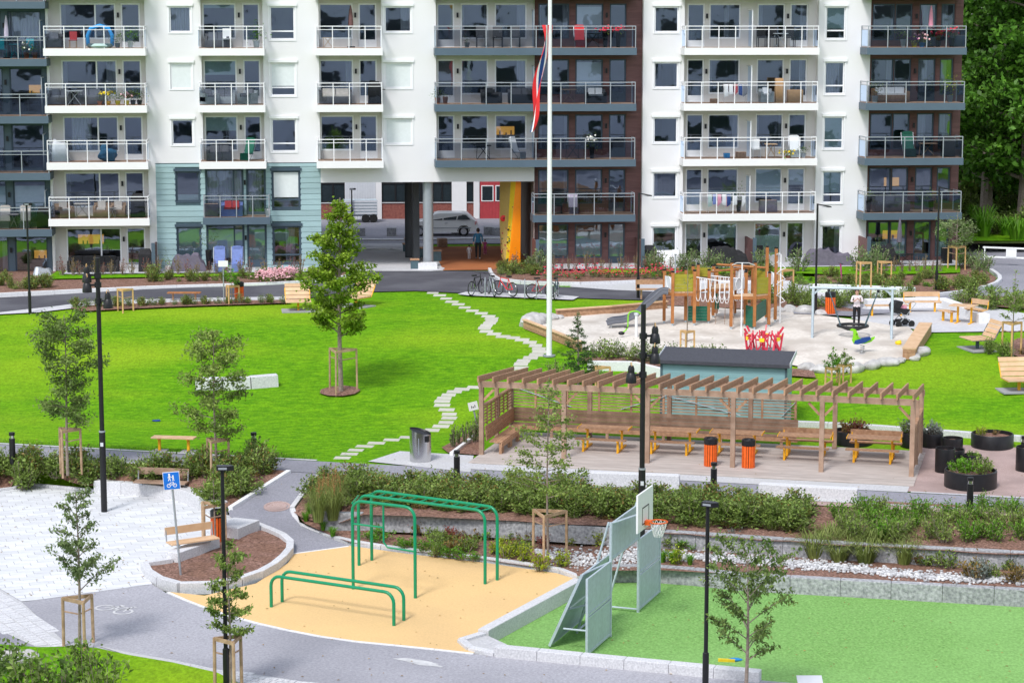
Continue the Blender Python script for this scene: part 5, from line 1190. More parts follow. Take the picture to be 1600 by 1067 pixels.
bar(LT[2][0], RT[0][0], 2.12, 2.0); bar(MT_[0][0], RT[3][0], 2.1, 2.05); bar(MT_[1][0], XT[4][0], 2.1, 2.1, .05, 'play_wood'); bar(MT_[0][0], XT[4][0], 2.25, 2.2, .05, 'play_wood'); bar(LT[2][0], MT_[0][0], 1.45, 1.5, .05, 'play_wood'); bar(XT[2][0], XT[0][0], 2.3, 2.3, .05, 'play_wood')
for i in range(7): # hanging rope steps of the bridge
    for a, b in ((LT[2][0], RT[0][0]), (MT_[0][0], RT[3][0])):
        c = a.lerp(b, .1 + i * .13); d_ = (b - a).normalized() * .16; zt = c.z + 2.08; mb().tube([c - d_ + Vector((0, 0, zt - c.z)), c - d_ * .6 + Vector((0, 0, 1.25)), c - d_ * .25 + Vector((0, 0, 1.1)), c + d_ * .25 + Vector((0, 0, 1.1)), c + d_ * .6 + Vector((0, 0, 1.25)), c + d_ + Vector((0, 0, zt - c.z))], .016, 5).build('rope_step', 'white_metal', pt)
fb = Q(1158, 526); mb().tube([fb, fb + Vector((0, 0, 3.1))], .03, 8).build('climbing_pole', 'white_metal', pt, smooth=True)
for q in (RT[0][0], RT[1][0]): mb().tube([fb + Vector((0, 0, 3.1)), fb.lerp(q, .5) + Vector((0, 0, 2.98)), Vector((q.x, q.y, q.z + 2.75))], .022, 6).build('rail', 'white_metal', pt, smooth=True)
cb = Q(1218.5, 506); mb().tube([cb, cb + Vector((0, 0, 3.0)), cb + Vector((-.1, 0, 3.05)), XT[1][0] + Vector((0, 0, 2.95))], .028, 8).build('climbing_pole', 'white_metal', pt, smooth=True)
pts = [cb + Vector((.17 * math.sin(i * 1.05) + (.05 if i % 2 else -.02), -.08 * math.cos(i * 1.05), .9 + i * .08)) for i in range(24)]; mb().tube(pts, .018, 6).build('climbing_coil', 'white_metal', pt, smooth=True)
for a, b, zc in ((LT[0][0], LT[1][0], 1.85), (MT_[0][0], MT_[1][0], 1.9), (RT[3][0], RT[0][0], 1.9), (XT[5][0], XT[3][0], 1.9), (XT[0][0], XT[1][0], 1.9)):
    c = (a + b) / 2; m = mb(); n_ = 16; m.beam((a.x, a.y, a.z + zc), (b.x, b.y, b.z + zc), .03, .5); m.build('shield', 'pale_plastic', pt)
    d_ = (b - a).normalized(); m = mb(); m.tube([c + d_ * (.2 * math.cos(i * math.pi / 8)) + Vector((0, -.05, zc + .26 * math.sin(i * math.pi / 8))) for i in range(17)], .02, 5); m.build('hoop', 'white_metal', pt)
for x in (0, 1, 2): # thin climbing ropes
    a = Q(1118 + x * 14, 508); mb().tube([a, a + Vector((.02, 0, .7)), a + Vector((.12 - .08 * x, .1, 1.45))], .014, 5).build('climbing_rope', 'wood_grey', pt)
# ---- slide
sp = [at(1043, 511) + Vector((0, 0, 1.45)), at(1032, 511) + Vector((0, 0, 1.42)), at(1012, 512) + Vector((0, 0, .95)), at(995, 512) + Vector((0, 0, .5)), at(978, 512) + Vector((0, 0, .28)), at(960, 513) + Vector((0, 0, .24)), at(950, 513) + Vector((0, 0, .16))]
c0 = at(955, 513); sl = thing('slide', 'grey slide running down to the left of the play tower', 'slide', c0); sp = smooth([p - c0 for p in sp], 5); m = mb(); prof_s = [(-.28, .22), (-.26, .02), (-.15, -.03), (.15, -.03), (.26, .02), (.28, .22)]
rows = []
for i, p in enumerate(sp):
    d_ = (sp[min(i + 1, len(sp) - 1)] - sp[max(i - 1, 0)]).normalized(); side = Vector((-d_.y, d_.x, 0)).normalized(); up = side.cross(d_) * -1
    if up.z < 0: up = -up
    rows.append([p + side * a + up * b for a, b in prof_s])
for i in range(len(rows) - 1):
    for j in range(5): m.quad(rows[i][j], rows[i + 1][j], rows[i + 1][j + 1], rows[i][j + 1])
m.build('chute', 'grey_plastic', sl, smooth=True); m = mb()
for p in (sp[-4], ): m.tube([(p.x, p.y, -.05), p], .03, 6)
m.build('support', 'white_metal', sl)
for s_ in (0, 5): mb().tube([r[s_] for r in rows], .02, 6).build('rim', 'grey_plastic', sl, smooth=True)
# ---- lime pedal toy
p = at(994, 528); t = thing('pedal_toy', 'lime green bent bar toy on a white post in the sand', 'play equipment', p); mb().cyl((0, 0, -.05), .06, 1.12, 12).build('post', 'white_metal', t, smooth=True)
mb().tube(smooth([(.18, 0, 1.02), (.05, 0, 1.12), (-.2, 0, 1.12), (-.33, 0, 1.0), (-.35, 0, .75), (-.36, 0, .5), (-.45, 0, .32), (-.6, 0, .22)], 4), .03, 8).build('bar', 'lime', t, smooth=True); mb().ball((-.62, 0, .2), .1, 10, 8, (1.4, 1, .8)).build('pedal', 'black', t, smooth=True); mb().ball((-.42, 0, .45), .05, 8, 6, (2, 1, .6)).build('grip', 'black', t); mb().cyl((0, 0, .98), .1, .08, 12).build('hub', 'pale_plastic', t)
# ---- red carousel
p = at(1193, 551); t = thing('carousel', 'red and yellow spinning carousel with slatted seats on the sand', 'carousel', p); mb().lathe((0, 0, .05), [(.0, .07), (.68, .07), (.72, .05), (.72, 0), (.6, -.05), (0, -.05)], 28).build('platform', 'grey_plastic', t, smooth=True); mb().cyl((0, 0, .1), .07, .8, 10).build('hub', 'carousel_red', t)
for i in range(6):
    a = i * math.pi / 3 + .3; c, s_ = math.cos(a), math.sin(a); tx = Vector((-s_, c, 0)); o_ = Vector((c, s_, 0))
    for k in (-1, 1):
        st = mb(); st.beam(o_ * .62 + tx * (.22 * k) + Vector((0, 0, .12)), o_ * .45 + tx * (-.2 * k) + Vector((0, 0, .78)), .05, .04); st.build('seat_strut', 'carousel_red', t)
        mb().beam(o_ * .66 + tx * (.2 * k) + Vector((0, 0, .12)), o_ * .74 + tx * (.26 * k) + Vector((0, 0, .82)), .05, .04).build('seat_strut', 'carousel_red', t)
    mb().beam(o_ * .7 + tx * -.27 + Vector((0, 0, .62)), o_ * .7 + tx * .27 + Vector((0, 0, .62)), .04, .07).build('seat_back', 'carousel_red', t); mb().beam(o_ * .735 + tx * -.1 + Vector((0, 0, .62)), o_ * .735 + tx * .1 + Vector((0, 0, .62)), .02, .15).build('seat_badge', 'petal_yellow', t)
    mb().beam(o_ * .72 + Vector((0, 0, .8)), o_ * .86 + Vector((0, 0, 1.02)), .04, .08, up=(0, 0, 1)).build('seat_tip', 'carousel_red', t)
# ---- nest swing
a, b = at(1269, 529), at(1393, 531); t = thing('nest_swing', 'grey steel frame with a round black nest swing', 'swing', a); d_ = b - a; H_ = 2.1; L2 = d_.length; t.rotation_euler = (0, 0, math.atan2(d_.y, d_.x))
for x in (0, L2):
    for y in (0, .8): mb().tube([(x, y * 1.0, -.05), (x, .4, H_)], .055, 10).build('leg', 'galv', t, smooth=True)
    mb().beam((x, .4, H_ - .28), (x + (.3 if x == 0 else -.3), .4, H_ - .03), .05, .08).build('brace', 'galv', t)
mb().tube([(-.15, .4, H_), (L2 + .15, .4, H_)], .06, 10).build('beam', 'galv', t, smooth=True); cx = L2 * .51; m = mb(); rb = .62; zb = .52
bs = mb(); bs.tube([(cx + rb * math.cos(i * math.pi / 12), .4 + rb * .9 * math.sin(i * math.pi / 12), zb) for i in range(25)], .06, 8); bk = bs.build('nest_ring', 'black', t, smooth=True)
for k in range(1, 4):
    r_ = rb * k / 4; m.tube([(cx + r_ * math.cos(i * math.pi / 10), .4 + r_ * .9 * math.sin(i * math.pi / 10), zb - .2 * (1 - (k / 4) ** 2)) for i in range(21)], .016, 4)
for i in range(12): a_ = i * math.pi / 6; m.tube([(cx + rb * f * math.cos(a_), .4 + rb * .9 * f * math.sin(a_), zb - .2 * (1 - f * f)) for f in (0.05, .4, .7, 1)], .016, 4)
m.build('nest_net', 'black', bk)
for sx in (-1, 1):
    for sy in (-1, 1): mb().tube([(cx + sx * 1.02, .4, H_ - .08), (cx + sx * .5, .4 + sy * .35, zb)], .02, 6).build('rope', 'teal_trim', t)
    mb().ball((cx + sx * 1.02, .4, H_ - .1), .07, 8, 6).build('bearing', 'black', t)
# ---- spring rider
p = at(1347, 553); t = thing('spring_rider', 'lime green spring rider animal with dark seat on the sand', 'spring rider', p, R(0)); mb().tube([(.09 * math.cos(i * .8), .09 * math.sin(i * .8), .05 + i * .011) for i in range(30)], .016, 5).build('spring', 'steel', t); mb().cyl((0, 0, -.02), .16, .06, 12).build('base', 'steel_grey', t)
def flatpoly(name, pts, y, th, m_, par): n = len(pts); return mb().add([(x, y - th / 2, z) for x, z in pts] + [(x, y + th / 2, z) for x, z in pts], [tuple(range(n)), tuple(range(2 * n - 1, n - 1, -1))] + [(i, n + i, n + (i + 1) % n, (i + 1) % n) for i in range(n)]).build(name, m_, par)
flatpoly('body', [(-.42, .55), (-.35, .42), (.1, .42), (.35, .5), (.48, .62), (.5, .72), (.35, .66), (.05, .6), (-.15, .68), (-.2, .85), (-.28, 1.0), (-.42, 1.04), (-.52, .98), (-.38, .92), (-.38, .75)], 0, .06, 'lime', t); flatpoly('saddle', [(-.35, .42), (-.3, .56), (-.05, .64), (.3, .7), (.34, .62), (.1, .48), (-.2, .40)], 0, .2, 'navy', t); mb().tube([(-.25, -.2, .82), (-.25, .2, .82)], .02, 6).build('handle', 'black', t)
o = mb().ball((0, 0, 0), .12, 8, 6, (1.2, 1, .8), wob=.4).build('sand_toy', 'petal_yellow', smooth=True); o.location = at(1404, 539) + Vector((0, 0, .1)); tag(o, 'small yellow sand toy near the right sand edge', 'toy')
# ---- timber edges of the sand
def timber(pts, h, label, w=.09, n=3, cap=.0, m_='wood'):
    par = bpy.data.objects.new('timber_edge', None); COL.objects.link(par); tag(par, label, 'timber wall')
    for a, b in zip(pts, pts[1:]):
        for i in range(n): z = Vector((0, 0, h * (i + .5) / n)); mb().beam(a + z, b + z, w, h / n * .95).build('timber', m_, par)
        if cap: z = Vector((0, 0, h + .025)); mb().beam(a + z, b + z, cap, .05).build('cap_board', 'wood_pale', par)
timber(PX([(819, 513), (862, 530), (908, 549)], g_up), .36, 'brown timber wall along the near left edge of the sand', cap=.2)
timber(PX([(869, 497), (955, 491), (1042, 483)], g_up), .34, 'long brown timber wall along the far left edge of the sand', cap=.22)
timber(PX([(1420, 562), (1446, 521)], g_up), .42, 'brown timber seat wall at the right edge of the sand', .5, 3, .55)
# ================================================================ people
def body(name, joints, edges, root, mats, pick, parent=None):
    me = bpy.data.meshes.new(name); names = list(joints); me.from_pydata([joints[n_][0] for n_ in names], [(names.index(a), names.index(b)) for a, b in edges], [])
    ob = bpy.data.objects.new(name, me); COL.objects.link(ob); sk = ob.modifiers.new('s', 'SKIN'); sk.use_smooth_shade = True
    for i, n_ in enumerate(names):
        r = joints[n_][1]; me.skin_vertices[0].data[i].radius = r if isinstance(r, tuple) else (r, r); me.skin_vertices[0].data[i].use_root = (n_ == root)
    ss = ob.modifiers.new('d', 'SUBSURF'); ss.levels = 2; ss.render_levels = 2
    dg = bpy.context.evaluated_depsgraph_get(); m2 = bpy.data.meshes.new_from_object(ob.evaluated_get(dg)); ob.modifiers.clear(); ob.data = m2; bpy.data.meshes.remove(me)
    m2.materials.clear()
    for q in mats: m2.materials.append(MT(q))
    for f in m2.polygons: f.material_index = pick(f.center); f.use_smooth = True
    ob.parent = parent; return ob
def human(label, loc, rz, h, mats, pose, hairup=True, arms=None):
    """mats: skin, top, trousers, shoes"""
    t = thing('person', label, 'person', loc, rz, s=h / 1.7)
    J = {'pel': ((0, 0, .92), (.15, .11)), 'bel': ((0, 0, 1.05), (.13, .1)), 'che': ((0, 0, 1.28), (.155, .11)), 'nec': ((0, -.0, 1.44), .055), 'hea': ((0, -.015, 1.54), (.085, .09)), 'top': ((0, 0, 1.64), (.075, .085))}
    J.update({'hl': ((-.09, 0, .86), .095), 'hr': ((.09, 0, .86), .095), 'kl': ((-.1, pose.get('kl', -.02), .49), .065), 'kr': ((.1, pose.get('kr', -.02), .49), .065), 'al': ((-.1, pose.get('al', .03), .09), .042), 'ar': ((.1, pose.get('ar', .03), .09), .042), 'tl': ((-.11, pose.get('al', .03) - .15, .035), .032), 'tr': ((.11, pose.get('ar', .03) - .15, .035), .032)})
    A = {'sl': ((-.17, 0, 1.38), .058), 'sr': ((.17, 0, 1.38), .058), 'el': ((-.24, .02, 1.12), .042), 'er': ((.24, .02, 1.12), .042), 'wl': ((-.25, -.05, .88), .03), 'wr': ((.25, -.05, .88), .03), 'pl': ((-.25, -.07, .81), (.038, .02)), 'pr': ((.25, -.07, .81), (.038, .02))}
    if arms: 
        for k, v in arms.items(): A[k] = (v, A[k][1])
    J.update(A)
    for s_ in 'lr': # fingers
        p = Vector(J['p' + s_][0]); w = Vector(J['w' + s_][0]); dr = (p - w).normalized(); sd = Vector((0, 1, 0)).cross(dr).cross(dr).normalized()
        for k in range(4): J['f%d%s' % (k, s_)] = (tuple(p + dr * (.065 + .012 * (k in (1, 2))) + sd * (.024 * (k - 1.5)) + Vector((0, -.015, 0))), .0085)
        J['th' + s_] = (tuple(w + dr * .07 + sd * .055 + Vector((0, -.02, 0))), .01)
    E = [('pel', 'bel'), ('bel', 'che'), ('che', 'nec'), ('nec', 'hea'), ('hea', 'top'), ('pel', 'hl'), ('pel', 'hr'), ('hl', 'kl'), ('hr', 'kr'), ('kl', 'al'), ('kr', 'ar'), ('al', 'tl'), ('ar', 'tr'), ('che', 'sl'), ('che', 'sr'), ('sl', 'el'), ('sr', 'er'), ('el', 'wl'), ('er', 'wr'), ('wl', 'pl'), ('wr', 'pr')]
    for s_ in 'lr': E += [('p' + s_, 'f%d%s' % (k, s_)) for k in range(4)] + [('w' + s_, 'th' + s_)]
    W_ = [Vector(J['wl'][0]), Vector(J['wr'][0]), Vector(J['pl'][0]), Vector(J['pr'][0])]
    def pick(c):
        if min((c - w).length for w in W_) < .085: return 0
        if c.z > 1.43 and abs(c.x) < .13: return 0
        if c.z > .93 or (abs(c.x) > .2 and c.z > .6): return 1
        return 2 if c.z > .1 else 3
    body('body', J, E, 'pel', mats, pick, t)
    hm = mb(); hm.ball((0, .018, 1.595), .112, 14, 10, (.9, 1, 1.05)); hv = []
    hair = hm.build('hair', 'hair', t, smooth=True)
    for f_ in (0,):
        keep = [p for p in hair.data.polygons if not (p.center.y < -.035 and p.center.z < 1.645)]
        idx = {p.index for p in keep}; import bmesh; bm = bmesh.new(); bm.from_mesh(hair.data); bm.faces.ensure_lookup_table(); bmesh.ops.delete(bm, geom=[f for f in bm.faces if f.index not in idx], context='FACES'); bm.to_mesh(hair.data); bm.free()
    if hairup: mb().ball((0, .1, 1.68), .05, 8, 6).build('hair_bun', 'hair', t, smooth=True)
    m = mb()
    for x in (-.035, .035): m.ball((x, -.098, 1.575), .013, 6, 4)
    m.build('eyes', 'black', t); mb().ball((0, -.115, 1.535), .018, 6, 5, (.8, 1, 1.4)).build('nose', 'skin', t, smooth=True); mb().ball((0, -.1, 1.49), .022, 8, 4, (1.2, .5, .3)).build('mouth', 'red_dark', t)
    m = mb()
    for x in (-.088, .088): m.ball((x, 0, 1.55), .028, 6, 5, (.4, .7, 1.2))
    m.build('ears', 'skin', t, smooth=True)
    return t
human('woman in floral blouse standing with folded hands behind the nest swing', at(1338, 513) + Vector((0, 0, .03)), R(-5), 1.68, ('skin', 'floral', 'trouser', 'black'), {}, arms={'el': (-.25, -.02, 1.14), 'er': (.25, -.02, 1.14), 'wl': (-.1, -.2, 1.2), 'wr': (.1, -.2, 1.22), 'pl': (-.04, -.21, 1.26), 'pr': (.04, -.21, 1.28)})
human('woman in blue jacket walking away through the passage', at(747, 406, flat(0)) + Vector((0, 0, .03)), R(180), 1.7, ('skin', 'jacket', 'trouser', 'pale_cloth'), {'al': .14, 'kl': .04, 'ar': -.1})
human('small child in pale patterned clothes walking beside the woman', at(733, 406, flat(0)) + Vector((0, 0, .03)), R(180), .78, ('skin', 'pale_cloth', 'pale_cloth', 'white'), {'al': .1}, False)
human('small child in magenta clothes on the far side of the walking woman', at(758, 399, flat(0)) + Vector((0, 0, .03)), R(160), .85, ('skin', 'pinkcloth', 'pinkcloth', 'pink'), {'ar': .1}, False)
# ---- stroller
p = at(1408, 510); t = thing('stroller', 'black pram with hood standing on the playground terrace', 'stroller', p, R(20))
m = mb(); m.tube([(-.28, -.28, .16), (.1, -.25, .5), (.55, -.25, 1.0), (.6, 0, 1.05), (.55, .25, 1.0), (.1, .25, .5), (-.28, .28, .16)], .018, 6); m.tube([(.35, -.28, .14), (-.15, -.25, .62), (-.15, .25, .62), (.35, .28, .14)], .018, 6); m.build('frame', 'steel_grey', t)
for x, y, r in ((-.28, -.28, .14), (-.28, .28, .14), (.35, -.28, .14), (.35, .28, .14)):
    w = mb(); w.tube([(x, y - .03, r), (x, y + .03, r)], r, 14); w.build('wheel', 'rubber_tyre', t)
m = mb(); m.add([(-.45, -.2, .62), (.25, -.2, .5), (.25, .2, .5), (-.45, .2, .62), (-.5, -.22, .88), (.3, -.22, .75), (.3, .22, .75), (-.5, .22, .88)], [(3, 2, 1, 0), (0, 1, 5, 4), (1, 2, 6, 5), (2, 3, 7, 6), (3, 0, 4, 7)]); m.build('carrycot', 'black_soft', t)
m = mb(); rows = []
for i in range(9): a_ = i / 8 * R(105) + R(20); rows.append([(-.22 - .32 * math.cos(a_) + .0, -.23 + .46 * j / 4, .78 + .36 * math.sin(a_)) for j in range(5)])
for i in range(8):
    for j in range(4): m.quad(rows[i][j], rows[i + 1][j], rows[i + 1][j + 1], rows[i][j + 1])
for s_ in (0, 4): m.add([r[s_] for r in rows] + [(-.22, rows[0][s_][1], .78)], [tuple(range(10))])
m.build('hood', 'black_soft', t, smooth=True); mb().box((.05, 0, .24), (.5, .4, .14)).build('basket', 'black_soft', t); mb().box((.02, 0, .85), (.3, .3, .12)).build('blanket', 'pink', t)
# ---- scooter standing by the wall
p = at(1307, 447, flat(0)); t = thing('kick_scooter', 'pink electric scooter parked behind the low white wall', 'scooter', p, R(20)); mb().tube([(.3, 0, .1), (.2, 0, 1.1)], .04, 8).build('stem', 'pinkcloth', t); mb().tube([(.2, -.22, 1.1), (.2, .22, 1.1)], .018, 6).build('handlebar', 'black', t); mb().box((-.1, 0, .13), (.8, .16, .05)).build('deck', 'black', t)
for x in (-.5, .32): mb().tube([(x, -.025, .1), (x, .025, .1)], .1, 12).build('wheel', 'rubber_tyre', t)
# ================================================================ vegetation
import numpy as np
RNG = np.random.default_rng(11)
def leaf_mesh(name, C, size, matn, parent=None, aspect=.5, droop=.35, up=.25, out=None, kind=None, smooth=False):
    """one folded four-sided leaf at each centre"""
    C = np.asarray(C, float); n = len(C)
    d = RNG.normal(size=(n, 3)); d[:, 2] = d[:, 2] * .6 - droop
    if out is not None: d += out * .9
    d /= np.linalg.norm(d, axis=1)[:, None] + 1e-9
    nrm = RNG.normal(size=(n, 3)) * .75; nrm[:, 2] += 1.0 + up; sd = np.cross(d, nrm); sd /= np.linalg.norm(sd, axis=1)[:, None] + 1e-9; nn = np.cross(sd, d)
    s = (size * RNG.uniform(.65, 1.25, n))[:, None]
    a = C - d * s * .5; b = C + sd * s * aspect * .5 + nn * s * .1; c = C + d * s * .5 - nn * s * .05; e = C - sd * s * aspect * .5 + nn * s * .1
    V = np.stack([a, b, c, e], 1).reshape(-1, 3).astype(np.float32)
    return raw_mesh(name, V, 4, matn, parent, kind)
def raw_mesh(name, V, k, matn, parent=None, kind=None):
    me = bpy.data.meshes.new(name); nv = len(V); nf = nv // k
    me.vertices.add(nv); me.vertices.foreach_set('co', V.ravel()); me.loops.add(nv); me.loops.foreach_set('vertex_index', np.arange(nv, dtype=np.int32))
    me.polygons.add(nf); me.polygons.foreach_set('loop_start', np.arange(0, nv, k, dtype=np.int32)); me.materials.append(MT(matn)); me.update(calc_edges=True)
    o = bpy.data.objects.new(name, me); COL.objects.link(o)
    if parent is not None: o.parent = parent
    if kind: o['kind'] = kind
    return o
def tree(label, p, h, z0, rad, nl, lsize, matn, limbs=16, thick=.05, rise=.5, prof_=None, lean=(0, 0), aspect=.5, seed=1, clump=.28, sub=4, droop=.35, name='tree', group=None, cat='tree', bark='bark', jit=(.65, 1.15)):
    """trunk with limbs from z0 to the top; leaves gathered in clumps along the twigs"""
    random.seed(seed); t = thing(name, label, cat, p, 0, group); T = mb()
    tr = [Vector((lean[0] * f * f * h + .05 * math.sin(f * 5 + seed) * h * .1, lean[1] * f * f * h + .04 * math.cos(f * 4 + seed) * h * .1, f * h)) for f in [i / 10 for i in range(11)]]; tr[0].z = -.1
    T.tube(tr, [thick * (1 - .82 * i / 10) for i in range(11)], 8); C = []; W = []
    pf = prof_ or (lambda f: math.sin(min(1, f * 1.15 + .18) * math.pi) ** .7)
    twig = []
    for i in range(limbs):
        f = (i + random.random()) / limbs; z = z0 + (h - z0) * f * .97; a = i * 2.4 + random.uniform(-.4, .4); b = tr[min(10, int(z / h * 10))].lerp(tr[min(10, int(z / h * 10) + 1)], (z / h * 10) % 1)
        L = rad * pf(f) * random.uniform(*jit); r_ = rise * random.uniform(.6, 1.3)
        if L < .05: L = .05
        pts = [b + Vector((math.cos(a) * L * q, math.sin(a) * L * q, L * r_ * q - .12 * L * q * q)) for q in (0, .35, .7, 1)]
        T.tube(pts, [thick * .38 * (1 - .5 * f), thick * .26 * (1 - .5 * f), thick * .16, thick * .08], 5); twig.append((pts, L))
        for k in range(sub):
            q = random.uniform(.3, 1); st = pts[0].lerp(pts[3], q); a2 = a + random.choice((-1, 1)) * random.uniform(.4, 1.1); l2 = L * random.uniform(.25, .5); en = st + Vector((math.cos(a2) * l2, math.sin(a2) * l2, l2 * random.uniform(.1, .7)))
            T.tube([st, en], [thick * .1, thick * .05], 4); twig.append(([st, st.lerp(en, .4), st.lerp(en, .7), en], l2))
    T.build('trunk', bark, t, smooth=True)
    wts = np.array([L for _, L in twig]); wts /= wts.sum(); cnt = RNG.multinomial(nl, wts)
    for (pts, L), c in zip(twig, cnt):
        if not c: continue
        q = RNG.uniform(.28, 1.05, c); P = np.array([tuple(x) for x in pts]); base = P[0] + (P[-1] - P[0]) * q[:, None]
        C.append(base + RNG.normal(size=(c, 3)) * clump * rad * np.array([.55, .55, .45]) * (.6 + .4 * RNG.random((c, 1))))
    leaf_mesh('crown', np.concatenate(C), lsize, matn, t, aspect, droop)
    return t
def support(p, label, h=1.55, w=.42, matn='stake', rot=0.3, n=3, kind=None):
    t = thing('tree_support', label, 'tree stakes', p, rot, 'tree support frames'); P = [Vector((w * math.cos(2 * math.pi * i / n), w * math.sin(2 * math.pi * i / n), 0)) for i in range(n)]
    for q in P: mb().tube([(q.x * 1.03, q.y * 1.03, -.1), (q.x, q.y, h)], .04, 8).build('stake', matn, t, smooth=True)
    for i in range(n): mb().beam(P[i] + Vector((0, 0, h - .03 + .004 * i)), P[(i + 1) % n] + Vector((0, 0, h - .03 + .004 * i)), .04, .09).build('rail', matn, t)
    mb().tube([P[0] + Vector((0, 0, h - .35)), Vector((0, 0, h - .42)), P[1] + Vector((0, 0, h - .35))], .022, 5).build('strap', 'wood_grey', t)
def T_(px, py, g, top): p = at(px, py, g); return p, (py - top) / scale_at(p) / math.cos(PITCH)
# --- planted trees
p, h = T_(533, 612, g_up, 312); tree('young maple with dense bright green crown on the lawn', p, h, 2.1, 1.28, 11500, .13, 'leaf_maple', 46, .1, .6, lambda f: (.72 + .9 * f if f < .3 else .99 * (1 - ((f - .3) / .72) ** 1.5)) + .05, jit=(.66, 1.1), seed=3, aspect=.8, clump=.17, sub=5, droop=.2)
support(p, 'wooden support frame around the maple trunk', 1.65, .62)
def stake(px, py, g, label, h, w=.42, m='stake', rot=.3, n=3): support(at(px, py, g), label, h, w, m, rot, n)
p, h = T_(107, 738, -1.75, 492); tree('young tree with two dark leafy tiers in the left hedge', p, h, 1.6, 1.05, 6500, .125, 'leaf_dark', 26, .055, .35, lambda f: .95 - .35 * f if f < .38 else (.45 if f < .5 else 1.0 - .7 * (f - .5)), seed=4, lean=(.0, 0)); support(p, 'weathered support frame in the left hedge', 1.45, .42)
p, h = T_(338, 750, -1.85, 517); tree('young tree with loose dark crown between hedge and lawn', p, h, 1.4, 1.0, 5600, .125, 'leaf_mid', 24, .05, .3, lambda f: 1.0 - .4 * f if f < .4 else (.4 if f < .52 else .9 - .6 * (f - .5)), seed=8); support(p, 'weathered support frame behind the plaza bench', 1.35, .42)
p, h = T_(126, 1010, LOW, 765); tree('slender young tree with grey green leaves before the plaza', p, h, 1.35, .85, 2100, .12, 'leaf_olive', 22, .045, .8, lambda f: .9 - .55 * f, seed=5, clump=.16, droop=.7, aspect=.42); support(p, 'wooden support frame on the near lawn corner', 1.25, .42, rot=.95)
p, h = T_(360, 1078, LOW, 848); tree('small young tree in front of the near lamp post', p, h, 1.2, .6, 1900, .115, 'leaf_mid', 20, .04, .5, lambda f: .95 - .5 * f, seed=6, clump=.2, droop=.7, aspect=.42); support(p, 'wooden support frame at the near path edge', 1.25, .36, rot=.9)
p, h = T_(336, 852, LOW, 742); tree('small sapling with yellowish leaves beside the planter bin', p, h + .3, 1.0, .5, 800, .12, 'leaf_birch', 14, .035, .5, seed=7, clump=.2); stake(330, 857, LOW, 'slim wooden support frame in the planter', 1.35, .42, rot=.2)
p, h = T_(856, 872, -2.2, 588); tree('tall slender birch with sparse leaves behind the court', p, h, 1.7, 1.15, 3000, .09, 'leaf_birch', 34, .04, .35, lambda f: (1 - f) ** .8 * 1.0 + .05, seed=9, clump=.12, aspect=.75, sub=5, droop=.1); support(p, 'weathered support frame around the birch stem', 1.35, .55)
p, h = T_(1166, 1085, LOW, 862); tree('young cherry tree with drooping leaves before the court', p, h, .75, 1.0, 2900, .12, 'leaf_dark', 22, .05, 1.1, lambda f: .5 + .5 * math.sin(f * 3), seed=12, clump=.13, droop=.8, aspect=.42)
p, h = T_(903, 600, g_up, 484); tree('young conifer beside the flagpole lawn', p, h, .1, .95, 4200, .10, 'leaf_conifer', 46, .05, .1, lambda f: (1 - f) ** 1.1 + .03, seed=13, clump=.09, aspect=.28, sub=4, name='conifer')
p, h = T_(1494, 424, flat(0), 330); tree('small silvery tree in front of the dark ground floor', p, h, 1.1, 1.15, 1500, .13, 'leaf_olive', 22, .05, .6, seed=14, clump=.2); support(p, 'pale support frame under the silvery tree', 1.3, .5, 'stake_new')
p, h = T_(1582, 558, g_up, 424); tree('slender sapling in the mulch bed at the right', p, h, 1.3, .75, 700, .11, 'leaf_birch', 18, .035, .8, seed=15, clump=.16); stake(1580, 556, g_up, 'pale support frame at the right mulch bed', 1.35, .42, 'stake_new')
p, h = T_(1300, 605, g_up, 543); tree('tiny sapling behind the pergola beside its twin', p, h, .5, .42, 420, .1, 'leaf_fresh', 12, .025, .8, seed=16, clump=.25); support(p, 'pale support frame of the tiny sapling', .75, .3, 'stake_new')
p, h = T_(1318, 598, g_up, 545); tree('tiny sapling right of its twin behind the pergola', p, h, .5, .38, 380, .1, 'leaf_mid', 12, .025, .8, seed=17, clump=.25); support(p, 'pale support frame right of the tiny sapling', .7, .3, 'stake_new')
p, h = T_(1073, 552, g_up, 405); tree('thin leafless sapling before the play tower', p, h, 2.2, .25, 30, .08, 'leaf_mid', 6, .03, 1.2, seed=18); support(p, 'pale support frame in front of the red carousel', .92, .32, 'stake_new')
p, h = T_(362, 475, g_up, 418); tree('leafy sapling by the road beside the red bin', p, h, .8, .45, 260, .13, 'leaf_fresh', 10, .03, .9, seed=19); support(p, 'pale support frame by the road beside the red bin', .85, .35, 'stake_new')
for px, py, g, l, hh in ((195, 486, g_up, 'pale support frame without tree by the left road', 1.0), (1226, 466, flat(0), 'pale support frame behind the tall play posts', 1.35), (1347, 468, flat(0), 'tall pale support frame behind the swing beam', 1.75), (1380, 440, flat(0), 'pale support frame in the green bed at the right building', 1.0), (937, 597, g_up, 'low pale frame beside the conifer', .6)): stake(px, py, g, l, hh, .4, 'stake_new', .1 if px > 400 else .5)
